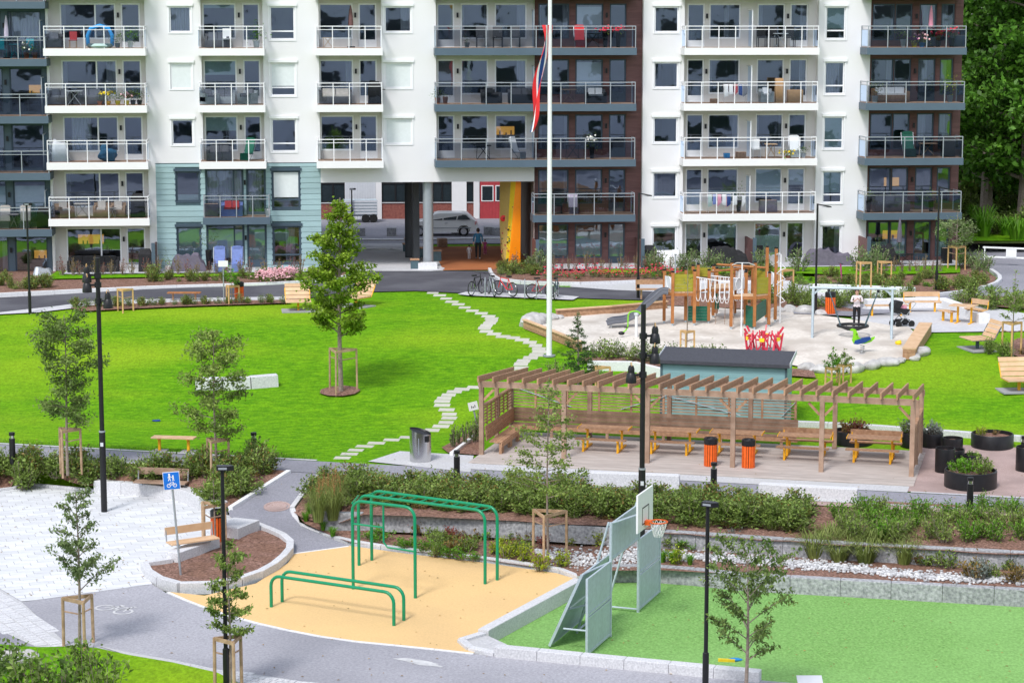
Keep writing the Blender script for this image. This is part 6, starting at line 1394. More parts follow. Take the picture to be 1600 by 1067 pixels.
# --- dark wood at the right edge
for i, (px, Y, hh, r, l) in enumerate(((1536, 134, 19, 5.0, 'tall dark chestnut tree nearest the right building end'), (1592, 130, 18, 5.5, 'tall chestnut tree at the right picture edge'), (1655, 136, 19, 6, 'tall chestnut tree just outside the right edge'), (1560, 146, 21, 6, 'tall tree deeper in the wood between the chestnuts'), (1500, 150, 20, 6, 'tall tree behind the building corner'), (1640, 152, 21, 7, 'tall tree deepest in the wood'))):
    X = (px - 800) / FPX * (Y + 1.5); tree(l, (X, Y, -.1), hh, 2.8 if i < 2 else 1.5, r, 15000 if i < 3 else 8000, .4, 'leaf_wood', 34, .42, .35, lambda f: (1 - .55 * f) * (.75 + .25 * math.sin(f * 9)), seed=30 + i, clump=.2, aspect=.6, sub=6, droop=.6, group='trees of the wood')
# --- shrubs: a few grown shapes, copied
def shrub_proto(matn, n=620, r=.5, h=.8, lsize=.085, seed=1, stems=16, name='shrub', aspect=.45, m2=None, f2=.0):
    random.seed(seed); t = thing(name, 'x', 'shrub'); T = mb(); C = []; O = []
    for i in range(stems):
        a = random.uniform(0, 6.28); q = random.random() ** .6 * r; tp = Vector((math.cos(a) * q, math.sin(a) * q, h * random.uniform(.6, 1.05) * (1 - .35 * (q / r) ** 2))); T.tube([(tp.x * .25, tp.y * .25, -.05), (tp.x * .7, tp.y * .7, tp.z * .5), tp], [.012, .009, .005], 4)
        k = n // stems; f = RNG.uniform(.22, 1.04, k); base = np.array([(tp.x * (.25 + .75 * x), tp.y * (.25 + .75 * x), tp.z * x) for x in f]); C.append(base + RNG.normal(size=(k, 3)) * .075 * (r / .5))
    T.build('stem', 'bark', t); C = np.concatenate(C); out = C - np.array([0, 0, h * .25]); out /= np.linalg.norm(out, axis=1)[:, None] + 1e-6
    leaf_mesh('foliage', C, lsize, matn, t, aspect, droop=-.5, out=out)
    if m2: k = int(len(C) * f2); sel = RNG.choice(len(C), k); leaf_mesh('new_growth', C[sel] + out[sel] * .06, lsize * .9, m2, t, aspect, droop=-.6, out=out[sel], kind='stuff')
    return t
def scatter(protos, spots, label, group, smin=.85, smax=1.2, zs=1., cat='shrub', used=set()):
    for i, p in enumerate(spots):
        pr = protos[i % len(protos)]; k = random.uniform(smin, smax)
        if pr.name in used: o = dup(pr, p, random.uniform(0, 6.28), label, (k, k, k * zs * random.uniform(.85, 1.15)), group)
        else:
            o = pr; used.add(pr.name); o.location = p; o.scale = (k, k, k * zs); o['label'] = label; o['group'] = group
        o['category'] = cat
HS = [shrub_proto('leaf_hedge', 950, .56, .86, .115, 40 + i, 18, m2='leaf_brown' if i % 2 else 'leaf_mid', f2=.22) for i in range(4)]
random.seed(21); hedgeB = []
u = -22.6
while u < -7.6:
    for j, v in enumerate((64.2, 63.5, 62.8, 62.15)):
        if j == 3 and u < -20.5: continue
        uu = u + random.uniform(-.2, .2) + (j % 2) * .4; X, Y = xy(uu, v + random.uniform(-.15, .15)); hedgeB.append((X, Y, -1.72))
    u += .82
scatter(HS, hedgeB, 'dense green shrub in the long hedge below the path', 'shrubs of the long hedge', 1.0, 1.35, .68)
hedgeA = []
u = -47.
while u < -26.2:
    for j, v in enumerate((65.0, 64.4)):
        uu = u + random.uniform(-.2, .2) + (j % 2) * .4; X, Y = xy(uu, v + random.uniform(-.15, .15))
        if j == 0 or v - prof(uu, EDGE_UV) > (.1 if uu < -31.5 else .8): hedgeA.append((X, Y, g_bed_left(X, Y) - .03))
    u += .6
for px, py in ((385, 742), (370, 752), (398, 735), (350, 760), (330, 765), (408, 745), (378, 762), (355, 748)): q = at(px, py + 8, -1.9); q.z = g_bed_left(q.x, q.y); hedgeA.append(q)
scatter(HS, hedgeA, 'dense green shrub in the hedge behind the plaza', 'shrubs of the left hedge', .95, 1.25, .85)
HR = [shrub_proto('leaf_fresh', 520, .42, .62, .085, 60, 16, m2='leaf_hedge', f2=.6), shrub_proto('leaf_mid', 520, .42, .6, .085, 61, 16)]
spotsR = [at(x, y, -1.7) for x, y in ((1312, 812), (1335, 818), (1362, 822), (1372, 802), (1382, 838), (1412, 830), (1440, 812), (1456, 838), (1487, 812), (1500, 820), (1520, 812), (1545, 815), (1530, 838), (1560, 826), (1582, 808), (1570, 800), (1598, 840), (1590, 825), (1512, 843), (1610, 815), (1405, 812), (1340, 838), (1630, 830), (1320, 828), (1350, 806), (1398, 842), (1425, 822), (1470, 826), (1540, 802), (1475, 845), (1555, 842), (1605, 828), (1388, 815))]
scatter(HR, spotsR, 'low green shrub spaced out on the right terrace bed', 'shrubs of the right terrace', .85, 1.2)
# --- grasses, ferns and perennials
def tuft(matn, n=140, h=.7, r=.3, w=.012, seed=1, name='grass_clump', plume=None, arch=.5):
    random.seed(seed); t = thing(name, 'x', 'plant'); V = []
    for i in range(n):
        a = random.uniform(0, 6.28); q = random.random() ** .5 * r * .3; b = np.array([math.cos(a) * q, math.sin(a) * q, 0]); l = h * random.uniform(.6, 1.1); o = r * random.uniform(.2, 1.1) * arch * 2; sd = np.array([-math.sin(a), math.cos(a), 0]) * w
        P = [b, b + np.array([math.cos(a) * o * .25, math.sin(a) * o * .25, l * .6]), b + np.array([math.cos(a) * o * .65, math.sin(a) * o * .65, l * .95]), b + np.array([math.cos(a) * o, math.sin(a) * o, l * random.uniform(.7, .95)])]
        for k in range(3): w0, w1 = 1 - k * .3, 1 - (k + 1) * .3; V += [P[k] - sd * w0, P[k] + sd * w0, P[k + 1] + sd * w1, P[k + 1] - sd * w1]
    raw_mesh('blades', np.array(V, np.float32), 4, matn, t)
    if plume:
        C = []
        for i in range(26):
            a = random.uniform(0, 6.28); q = random.random() * r * .7; z = h * random.uniform(1.0, 1.5)
            for k in range(14): C.append((math.cos(a) * q + random.gauss(0, .015), math.sin(a) * q + random.gauss(0, .015), z - k * .025))
        leaf_mesh('plumes', C, .05, plume, t, .3, droop=-1)
    return t
def bedpt(x, y, z=0):
    p = at(x, y, -2.28); p.z = g_bed_low(p.x, p.y); return p
G1 = tuft('blade', 260, 1.1, .55, .012, 70, plume='blade_tan', name='ornamental_grass')
scatter([G1], [at(x, y, -1.95) for x, y in ((505, 800), (520, 812), (497, 815), (527, 795))], 'tall ornamental grass with tan plumes at the ramp corner', 'ornamental grasses at the ramp', .8, 1.05, cat='grass')
G2 = tuft('blade', 150, .45, .45, .014, 71, name='daylily'); G3 = tuft('leaf_fresh', 110, .35, .22, .012, 72, name='sedge')
scatter([G2], [bedpt(x, y) for x, y in ((1290, 868), (1310, 878), (1330, 866), (1352, 880), (1370, 872), (1395, 868), (1412, 882), (1425, 872), (1440, 866), (1300, 860), (1345, 862), (1408, 856), (1272, 872))], 'arching grassy daylily clump on the middle terrace', 'daylilies of the terrace', 1.3, 1.9, cat='plant')
scatter([G3], [bedpt(x, y) for x, y in ((1052, 882), (1078, 884), (486, 812), (520, 835), (505, 828), (1035, 880), (478, 818))], 'short bright green sedge tuft beside the kerb', 'sedge tufts', .8, 1.15, cat='plant')
LP = [shrub_proto(m_, 300, .32, .42, .08, 80 + i, 12, name='perennial', aspect=.5) for i, m_ in enumerate(('leaf_lime', 'leaf_fresh', 'leaf_brown', 'leaf_silver', 'leaf_mid', 'leaf_birch', 'leaf_red'))]
lime, fresh, brown, silver, midp, birchp, redp = LP
scatter([lime], [bedpt(x, y) for x, y in ((790, 868), (805, 862), (770, 860), (815, 872), (878, 842), (895, 848), (912, 846), (930, 850), (905, 838), (945, 846), (780, 853), (1062, 902 - 20), (842, 884), (875, 880))], 'yellow green fern clump in the middle bed', 'yellow green ferns', .8, 1.3, cat='fern')
scatter([fresh], [bedpt(x, y) for x, y in ((588, 842), (600, 838), (625, 848), (638, 852), (648, 846), (690, 858), (705, 864), (722, 868), (740, 870), (668, 856), (575, 838))], 'leafy green perennial along the curved kerb', 'leafy perennials of the middle bed', .7, 1.1, .8, cat='plant')
scatter([brown, midp, birchp, redp], [bedpt(random.uniform(655, 850), random.uniform(820, 862)) for _ in range(46)] + [bedpt(random.uniform(580, 660), random.uniform(812, 832)) for _ in range(8)], 'low mixed perennial in the middle planting bed', 'mixed perennials of the middle bed', .7, 1.15, .95, cat='plant')
scatter([silver, midp, brown], [bedpt(x, y) for x, y in ((1465, 880), (1478, 888), (1490, 872), (1500, 882), (1485, 862), (1570, 880), (1580, 890), (1590, 872), (1520, 905), (1535, 908), (1550, 905), (1583, 912), (1505, 868), (1140, 850), (1195, 850), (1220, 856), (1185, 858), (1040, 850), (1150, 858), (1048, 856), (1240, 862), (1595, 908))], 'grey green perennial on the middle terrace', 'perennials of the middle terrace', .8, 1.4, 1.1, cat='plant')
scatter([midp, brown, birchp, fresh], [bedpt(random.uniform(1040, 1610), 0) if False else bedpt(x_, prof(x_, [(1040, 852), (1600, 888)]) + random.uniform(-4, 6)) for x_ in [random.uniform(1040, 1610) for _ in range(44)]], 'low mixed perennial at the foot of the terrace wall', 'mixed perennials of the terrace wall', .6, 1.1, .9, cat='plant')
scatter([midp, birchp, brown], [(*xy(-22.0 + i * .62 + random.uniform(-.2, .2), 61.95 + random.uniform(-.1, .15)), -1.74) for i in range(24)], 'low perennial along the top of the terrace wall', 'perennials above the terrace wall', .6, .95, .8, cat='plant')
# --- playground and lawn-side bushes
BS = [shrub_proto('leaf_olive', 420, .45, .75, .1, 90, 14, name='bush'), shrub_proto('leaf_mid', 420, .45, .7, .1, 91, 14, name='bush')]
scatter(BS, [at(x, y) for x, y in ((925, 560), (945, 562), (965, 560), (985, 565), (1010, 566), (1030, 568), (1050, 572), (1085, 568), (1100, 565), (1115, 570), (1132, 572), (1160, 575), (1195, 578), (880, 596), (925, 598), (870, 592))], 'leafy bush along the near edge of the playground', 'bushes before the playground', .8, 1.3)
scatter([BS[1], HS[0]], [at(x, y) for x, y in ((1225, 470), (1240, 478), (1256, 474), (1262, 484), (1285, 480), (1305, 482), (1318, 478), (1332, 474), (1350, 474), (1385, 478), (1500, 478), (1518, 474), (1535, 480), (1552, 484), (1570, 478), (1588, 486), (1400, 474), (1420, 472), (1170, 474), (1200, 474), (1600, 478))], 'low bush in the bed behind the playground terrace', 'bushes behind the playground', .8, 1.15)
scatter([HS[1], BS[0]], [at(x, y) for x, y in [(120 + i * 16.8 + random.uniform(-4, 4), 481 - i * .35) for i in range(20)]], 'small round bush along the lawn side of the road', 'small bushes along the road', .42, .7)
CY = shrub_proto('leaf_dark', 420, .16, .85, .07, 95, 14, name='columnar_shrub')
scatter([CY], [at(x, y) for x, y in ((709, 700), (716, 694), (727, 696), (735, 690), (741, 692), (748, 682))], 'dark upright little evergreen left of the pergola', 'little evergreens by the pergola', .8, 1.15)
scatter([HS[2], brown], [at(x, y) for x, y in ((1570, 560), (1600, 555), (1545, 552), (1615, 548))], 'low bush in the mulch bed at the right lawn', 'bushes of the right mulch bed', .6, .9)
# --- plants in the facade beds
z0 = flat(0)
RB_ = [shrub_proto('leaf_red', 130, .3, .95, .085, 97, 12, name='red_twig_shrub'), shrub_proto('leaf_brown', 130, .3, .9, .085, 98, 12, name='red_twig_shrub')]
scatter(RB_, [at(x, y, z0) + Vector((0, 0, .1)) for x, y in [(95 + i * 16.5 + random.uniform(-5, 5), 434 - i * .12) for i in range(24)] + [(850 + i * 13 + random.uniform(-4, 4), 426) for i in range(16)] + [(1385 + i * 12, 428) for i in range(8)] + [(800, 428), (806, 424)]], 'sparse reddish shrub in front of the ground floor terraces', 'reddish shrubs along the facade', .7, 1.1)
scatter([HS[3], midp], [at(x, y, z0) + Vector((0, 0, .05)) for x, y in [(random.uniform(0, 75), random.uniform(436, 456)) for _ in range(14)] + [(240 + i * 14 + random.uniform(-5, 5), random.uniform(437, 443)) for i in range(18)] + [(790 + random.uniform(-10, 60), random.uniform(425, 434)) for _ in range(14)]], 'green bush in the bed between road and terraces', 'green bushes along the facade', .55, .95)
scatter([midp, fresh, HS[1]], [at(random.uniform(1245, 1545), random.uniform(434, 457), z0) + Vector((0, 0, .03)) for _ in range(85)] + [at(random.uniform(1010, 1245), random.uniform(427, 438), z0) + Vector((0, 0, .1)) for _ in range(25)], 'low groundcover bush before the right gardens', 'groundcover before the right gardens', .6, 1.0, .8)
scatter([BS[0]], [at(x, y, z0) + Vector((0, 0, .1)) for x, y in ((1015, 425), (1025, 430), (1065, 428), (1080, 425), (1108, 426), (1128, 428), (1190, 424), (1248, 428), (1345, 428), (1358, 424), (1372, 420), (1530, 432), (1518, 420), (1538, 424), (1370, 428), (845, 424), (838, 428), (1505, 420))], 'taller loose shrub among the right ground floor gardens', 'loose shrubs of the right gardens', .9, 1.5, 1.2)
def flowering(petal, seed, name, n=60):
    t = shrub_proto('leaf_mid', 260, .42, .5, .09, seed, 12, name=name); C = RNG.normal(size=(n, 3)) * np.array([.26, .26, .12]) + np.array([0, 0, .46]); m = mb()
    for c in C: m.ball(c, random.uniform(.035, .065), 6, 4, (1, 1, .7))
    m.build('blossoms', petal, t, kind='stuff'); return t
FR = flowering('petal_red', 101, 'red_rose_bush', 30); FP = flowering('petal_pink', 102, 'pink_rose_bush', 90)
scatter([FR], [at(x, y, z0) + Vector((0, 0, .05)) for x, y in [(858 + i * 13.5 + random.uniform(-3, 3), random.uniform(433, 438)) for i in range(16)]], 'low bush with red roses beside the road', 'red rose bushes', .7, .95, cat='rose bush')
scatter([FP], [at(x, y, z0) + Vector((0, 0, .05)) for x, y in ((410, 442), (422, 444), (434, 441), (445, 442), (452, 440), (418, 439))], 'low bush with pink roses near the maple', 'pink rose bushes', .75, 1.05, cat='rose bush')
# --- near bushes at the lower left corner
NB = shrub_proto('leaf_mid', 340, .62, 1.35, .15, 110, 12, name='near_bush', aspect=.55); NB2 = shrub_proto('leaf_dark', 300, .6, 1.1, .15, 111, 10, name='near_bush', aspect=.55)
scatter([NB], [at(130, 1075, LOW), at(60, 1095, LOW), at(165, 1110, LOW)], 'large leaved bush in the lower left corner', 'bushes of the lower left corner', .95, 1.1); scatter([NB2], [at(95, 1100, LOW), at(12, 1085, LOW), at(5, 1050, LOW)], 'dark leaved bush in the lower left corner', 'dark bushes of the lower left corner', .9, 1.1)
for i, (x, y) in enumerate(((30, 1035), (45, 1028), (20, 1025), (8, 1040))):
    o = boulder_mesh(.22, 40 + i).build('boulder', 'rock', smooth=True); o.location = at(x, y, LOW) + Vector((0, 0, .05)); tag(o, 'rounded stone at the lower left lawn corner', 'boulder', 'stones of the lower left corner')
# --- plants in the round planters
for (t, p, h, r), prs in zip(PLANTERS, ([(fresh, -.35, 0, 1.1), (fresh, -.1, -.2, 1.2), (midp, .4, .1, 1.3), (birchp, .3, -.2, 1.0), (fresh, -.4, .25, 1.1), (midp, .15, .35, 1.1)], [(lime, -.35, 0, .8), (brown, .1, .1, .5)], [(brown, -.2, 0, 1.3), (brown, .15, .1, 1.3), (redp, 0, -.15, 1.1)], [(silver, 0, 0, 1.6), (birchp, -.1, -.1, 1.4)], [(silver, 0, 0, 1.2), (silver, .15, -.1, 1.0)], [], [], [], [(fresh, 0, 0, .6)], [])):
    for pr, dx, dy, k in prs:
        dup(pr, (p.x + dx, p.y + dy, p.z + h - .1), random.uniform(0, 6), 'leafy plant growing in a black round planter', (k, k, k), 'plants in the round planters')
# --- loose grass along edges so that the lawn does not end in a straight cut
def fringe():
    V = []; random.seed(77)
    for i in range(24000):
        u_ = random.uniform(-52, 6); v_ = random.choice((random.uniform(67.6, 68.4), random.uniform(67.6, 67.9)))
        if -24.4 < u_ and v_ < 75.6 and u_ > -20.5 or (u_ > -24.4 and v_ < 69.3): continue
        X, Y = xy(u_, v_)
        z = g_up(X, Y) - .03; h = random.uniform(.03, .07); a = random.uniform(0, 6.28); w = .012; dx, dy = math.cos(a), math.sin(a)
        V += [(X - dy * w, Y + dx * w, z), (X + dy * w, Y - dx * w, z), (X + dx * h * .5, Y + dy * h * .5, z + h)]
    o = raw_mesh('grass_blades', np.array(V, np.float32), 3, 'grass_blade', None, 'stuff'); tag(o, 'loose grass blades of the lawn', 'grass')
fringe()
# ================================================================ street behind the passage
z00 = flat(0)
sb = thing('street_building', 'low workshop building with brick base and red doors seen through the passage', 'building', (0, 143, 0), R(3))
def X_(px, Y=143): return (px - 800) / FPX * (Y * math.cos(PITCH) + 13 * math.sin(PITCH))
hb = 1.05
mb().bx(X_(420), X_(700), 0, .3, -.2, hb).build('brick_base', 'brick', sb); mb().bx(X_(700), X_(744), 0, .3, -.2, hb).build('brick_base', 'brick', sb)
mb().bx(X_(400), X_(900), .12, 8, hb, 7).build('wall', 'concrete', sb)
for a, b in ((588, 597), (740, 749), (478, 486)): mb().bx(X_(a), X_(b), -.12, .12, -.2, 6).build('pier', 'plaster', sb)
def swin(a, b, n):
    x0, x1 = X_(a), X_(b); f = mb(); z0_, z1_ = hb + .06, 3.3
    for i in range(n + 1): x = x0 + (x1 - x0) * i / n; f.bx(x - .05, x + .05, -.0, .1, z0_, z1_)
    for z in (z0_, 2.35, z1_): f.bx(x0, x1, .01, .11, z - .05, z + .05)
    w = f.build('window', 'black', sb)
    for i in range(n):
        xa, xb = x0 + (x1 - x0) * i / n + .05, x0 + (x1 - x0) * (i + 1) / n - .05
        for za, zb_ in ((z0_ + .05, 2.3), (2.4, z1_ - .05)): mb().quad((xa, .06, za), (xb, .06, za), (xb, .06, zb_), (xa, .06, zb_)).build('pane', 'car_glass', w)
    mb().bx(x0 - .05, x1 + .05, -.06, .1, hb, hb + .06).build('sill', 'concrete', w)
swin(503, 540, 2); swin(597, 640, 2); swin(640, 676, 2); swin(676, 706, 2); swin(728, 740, 1)
mb().bx(X_(540), X_(588), -.05, .1, -.1, 3.6).build('door', 'pale_plastic', sb)
for i in range(12): x = X_(540) + (X_(588) - X_(540)) * (i + .5) / 12; mb().bx(x - .05, x + .05, -.09, -.05, 0, 3.5).build('door_rib', 'chairblue' if False else 'pale_plastic', sb)
mb().bx(X_(706), X_(729), -.1, .1, .2, 2.9).build('door', 'white', sb)
rd = mb().bx(X_(750), X_(800), -.05, .1, -.1, 3.6).build('door', 'red_dark', sb)
for i in range(10): x = X_(750) + (X_(800) - X_(750)) * (i + .5) / 10; mb().bx(x - .06, x + .06, -.075, -.05, 0, 3.5).build('door_board', 'red_dark', rd)
for a, b in ((752, 771), (774, 792)): w = mb().bx(X_(a), X_(b), -.1, -.04, 1.15, 2.2).build('door_window', 'white', rd); mb().bx(X_(a) + .06, X_(b) - .06, -.106, -.1, 1.21, 2.14).build('pane', 'car_glass', w)
# ---- silver estate car
p = at(690, 367.5, z00); ca = thing('estate_car', 'silver estate car parked in the street beyond the passage', 'car', p, R(180 + 2), s=.94)
side = [(-2.3, .35), (-2.35, .6), (-2.28, .95), (-2.05, 1.12), (-1.65, 1.46), (-1.2, 1.5), (.2, 1.5), (.45, 1.44), (1.05, 1.02), (1.9, .9), (2.28, .72), (2.34, .5), (2.3, .3), (1.85, .24), (-1.8, .24)]
def carsec(y, k): return [(x * (1 - .03 * k), y, z if z < 1.05 else z - .04 * k) for x, z in side]
secs = [carsec(-.86, 1), carsec(-.8, 0), carsec(.8, 0), carsec(.86, 1)]; secs[0] = [(x, -.68 if z > 1.05 else -.87, z) for x, y, z in secs[0]]; secs[1] = [(x, -.6 if z > 1.05 else -.8, z + (.03 if z > 1 else 0)) for x, y, z in secs[1]]; secs[2] = [(x, -y, z) for x, y, z in secs[1]]; secs[3] = [(x, -y, z) for x, y, z in secs[0]]
m = mb(); n = len(side); vs = [q for s_ in secs for q in s_]; fs = []
for i in range(3):
    for j in range(n): fs.append((i * n + j, i * n + (j + 1) % n, (i + 1) * n + (j + 1) % n, (i + 1) * n + j))
fs += [tuple(range(n)), tuple(range(4 * n - 1, 3 * n - 1, -1))]; m.add(vs, fs); m.build('body', 'car_silver', ca, smooth=True)
for sy in (-1, 1):
    for pts in ([(-1.88, 1.06), (-1.56, 1.36), (-1.1, 1.40), (-1.0, 1.06)], [(-.93, 1.06), (-1.02, 1.40), (-.15, 1.41), (-.12, 1.05)], [(-.05, 1.05), (-.08, 1.41), (.3, 1.37), (.85, 1.04)]):
        q = [(x, sy * (.875 - (z - 1.0) * .52), z) for x, z in pts]; mb().add(q + [(x, y - sy * .03, z) for x, y, z in q], [(0, 1, 2, 3), (7, 6, 5, 4)] + [(i, (i + 1) % 4, 4 + (i + 1) % 4, 4 + i) for i in range(4)]).build('side_window', 'car_glass', ca)
    for x in (-1.42, 1.4):
        w = mb(); w.tube([(x, sy * .68, .32), (x, sy * .885, .32)], .33, 20); wh = w.build('wheel', 'rubber_tyre', ca, smooth=True); mb().lathe((0, 0, 0), [(0, .0), (.2, .0), (.2, -.02)], 16).build('rim', 'steel', wh); r_ = wh.children[0]; r_.rotation_euler = (R(90) * sy * -1, 0, 0); r_.location = (x, sy * .892, .32)
        mb().tube([(x + .38 * math.cos(a * math.pi / 10), sy * .872, .32 + .38 * math.sin(a * math.pi / 10)) for a in range(11)], .022, 5).build('wheel_arch', 'black', ca)
    mb().box((-2.22, sy * .74, .85), (.14, .22, .22)).build('tail_light', 'red', ca); mb().box((2.2, sy * .68, .68), (.2, .3, .16)).build('headlight', 'pale_plastic', ca); mb().box((-.1, sy * .885, .55), (3.6, .02, .05)).build('side_strip', 'steel_grey', ca); mb().box((-.3, sy * .883, .86), (.18, .02, .035)).build('door_handle', 'steel_grey', ca); mb().box((.72, sy * .98, 1.02), (.14, .2, .12)).build('mirror', 'car_silver', ca)
mb().add([(.98, -.7, 1.07), (.98, .7, 1.07), (.5, .56, 1.44), (.5, -.56, 1.44)], [(0, 1, 2, 3)]).build('windscreen', 'car_glass', ca)
# ---- trailer
p = at(562, 347, z00); tr = thing('trailer', 'grey box trailer parked before the street building', 'trailer', p, R(8)); b_ = mb().bx(-1.0, 1.1, -.6, .6, .5, 1.45).build('box', 'galv', tr)
for i in range(5): mb().bx(-1.02, 1.12, -.63, -.6, .55 + i * .19, .67 + i * .19).build('side_rail', 'pale_plastic', b_)
for x in (.35, .85): mb().tube([(x, -.7, .27), (x, -.5, .27)], .27, 16).build('wheel', 'rubber_tyre', tr)
mb().bx(-1.0, 1.1, -.55, .55, .42, .5).build('chassis', 'steel_grey', tr); mb().beam((-1.0, 0, .45), (-1.9, 0, .45), .08, .08).build('drawbar', 'steel_grey', tr)
for i, (px, py, w, h, m_, l) in enumerate(((612, 369, .55, .52, 'rough_granite', 'rough stone block left of the columns in the street'), (713, 367.5, .58, .52, 'rough_granite', 'rough stone block in front of the silver car'), (763, 367, .5, .5, 'rough_granite', 'rough stone block behind the walking woman'), (691, 386, .52, .5, 'wood_grey', 'weathered square wooden box right of the column'), (563, 369, .5, .5, 'rough_granite', 'rough stone block partly behind the maple'), (777, 368, .55, .5, 'rough_granite', 'rough stone block beside the climbing wall'))):
    o = unit_block().build('stone_block', m_); q = at(px, py, z00); o.location = (q.x, q.y, h / 2); o.scale = (w, w, h); o.rotation_euler = (0, 0, R(4 * i)); tag(o, l, 'stone block')
wall_run('kerb', '', '', PX([(500, 377), (640, 376.5), (790, 374)], z00), 2, .3, .12, 'granite_top', 'kerb_stone', True)
wall_run('kerb', '', '', PX([(500, 391), (625, 390), (640, 394)], z00), 2, .3, .1, 'granite_top', 'kerb_stone', True)
lamppost(550, 349, z00, 297, 'black street lamp in front of the grey trailer', 'box')
# planter seats round the columns
p = at(668, 421, z00); t = thing('column_plinth', 'pale stone plinth at the foot of the passage column', 'plinth', p, BETA); mb().box((.0, 0, .17), (1.0, .5, .38)).build('plinth_block', 'granite_top', t); mb().lathe((0, .1, 0), [(0, .05), (.9, .05), (.92, 0)], 20).build('plinth_base', 'granite', t)
for i, (px, py, w, d_, h) in enumerate(((648, 421, .42, .42, .5), (642, 393, .9, .5, .42), (682, 408, .5, .45, .55), (660, 402, .7, .4, .5), (640, 384, .55, .4, .4))):
    q = at(px, py, z00); t = thing('bench_box', 'dark box bench with wooden top beside the passage columns', 'planter', q, BETA, 'seat boxes at the passage columns'); mb().box((0, 0, h / 2), (w, d_, h)).build('base', 'teal_trim', t); mb().box((0, 0, h + .03), (w + .06, d_ + .06, .06)).build('top', 'wood', t)
# climbing wall
cw = thing('climbing_wall', 'orange yellow and tan climbing wall at the right side of the passage', 'climbing wall', BO, BETA)
def face(name, a, b, c, d_, m_): return mb().add([a, b, c, d_], [(0, 1, 2, 3)]).build(name, m_, cw)
sx = lambda px, y: S(px, -y, 350)
O1, O2, O3, O4 = (sx(794, .6), .6, .02), (sx(813, .7), .7, .02), (sx(814, .7), .7, 4.5), (sx(806, .7), .7, 4.5)
Y1, Y2 = (sx(790, 1.1), 1.1, .02), (sx(798, 1.2), 1.2, 4.5); A1_, A2_, A3_ = (sx(783, 2.2), 2.2, .4), (sx(780.5, 2.2), 2.2, 2.2), (sx(781, 2.4), 2.4, 4.5); Am = (sx(795, 1.6), 1.6, 4.5)
face('orange_face', O1, O2, O3, O4, 'orange'); face('yellow_face', Y1, O1, O4, Y2, 'climb_yellow'); mb().add([A1_, Y1, Y2, Am, A3_, A2_], [(0, 1, 2, 3, 4, 5)]).build('tan_face', 'climb_tan', cw); mb().add([A1_, (sx(795, 4), 4, .75), (sx(800, 4), 4, 4.5), A3_, A2_], [(0, 4, 3, 2, 1)]).build('rear_face', 'climb_tan', cw); mb().add([O2, (O2[0], 4, 0), (O3[0], 4, 4.5), O3], [(0, 1, 2, 3)]).build('right_face', 'orange', cw)
random.seed(9)
for i in range(34):
    f, g_ = random.random(), random.uniform(.05, .7); a = Vector(Y1).lerp(Vector(Y2), g_); b = Vector(O1).lerp(Vector(O4), g_) if i % 2 else Vector(A1_).lerp(Vector(A2_), min(1, g_ * 1.4)); c = a.lerp(b, .15 + .7 * f) + Vector((-.02, -.05, 0))
    mb().ball(c, random.uniform(.03, .06), 6, 4).build('hold', ('black', 'dgreen', 'red_dark')[i % 3], cw)
c = Vector(Y1).lerp(Vector(Y2), .62).lerp(Vector(A2_), .55); mb().ball(c + Vector((-.02, -.06, 0)), .17, 12, 8, (1, .3, 1)).build('red_hold', 'red', cw)
# barrier at the right road
a, b = at(1535, 414, z00), at(1640, 418, z00); t = thing('road_barrier', 'white barrier rails with panel across the right road', 'barrier', a, RZ(a, b)); L_b = (b - a).length
for z in (.45, .95): mb().box((L_b / 2, 0, z), (L_b, .05, .09)).build('rail', 'white', t)
for x in (.1, L_b - .1): mb().box((x, 0, .5), (.06, .06, 1.0)).build('post', 'white', t)
mb().box((1.5, -.04, .68), (.55, .03, .42)).build('sign_board', 'white', t)
sheet('wood_floor', [(25.5, 121.5), (60, 123), (80, 170), (26, 170)], flat(.25), .3, 'leafmould', 4)
sheet('grass_bank', [(25.5, 122.5), (60, 124), (60, 127), (26, 127)], flat(.6), .0, 'grass', 3)
GB = [tuft('leaf_fresh', 90, .7, .5, .03, 120, name='bank_grass')]
scatter([HS[2], HS[0]], [(random.uniform(26, 44), random.uniform(141, 150), .3) for _ in range(26)], 'tall dark bush deep in the wood', 'deep bushes of the wood', 3.5, 5.5, cat='shrub')
scatter([HS[2], midp, GB[0]], [(random.uniform(26, 36), random.uniform(123, 140), .5) for _ in range(60)], 'undergrowth bush at the foot of the dark wood', 'undergrowth of the wood', 1.0, 2.2, cat='shrub')
# ================================================================ block opposite, which the windows mirror
ob = thing('opposite_block', 'pale block behind the viewer, mirrored in the upper windows', 'building', (0, -6, -2.5)); mat('opp_wall', (.70, .69, .76), .9, var=.08, scale=.3)
mb().bx(-75, 75, -12, 0, 0, 27).build('wall', 'opp_wall', ob); first = None
for i in range(-11, 12):
    for k in range(8):
        if first is None: first = mb().bx(-1.6, 1.6, 0, .06, 0, 1.7).build('window', 'car_glass', ob); o = first
        else: o = first.copy(); COL.objects.link(o)
        o.location = (i * 6.2 + (1.2 if k % 2 else -.4), .01, 1.0 + k * 3.1)
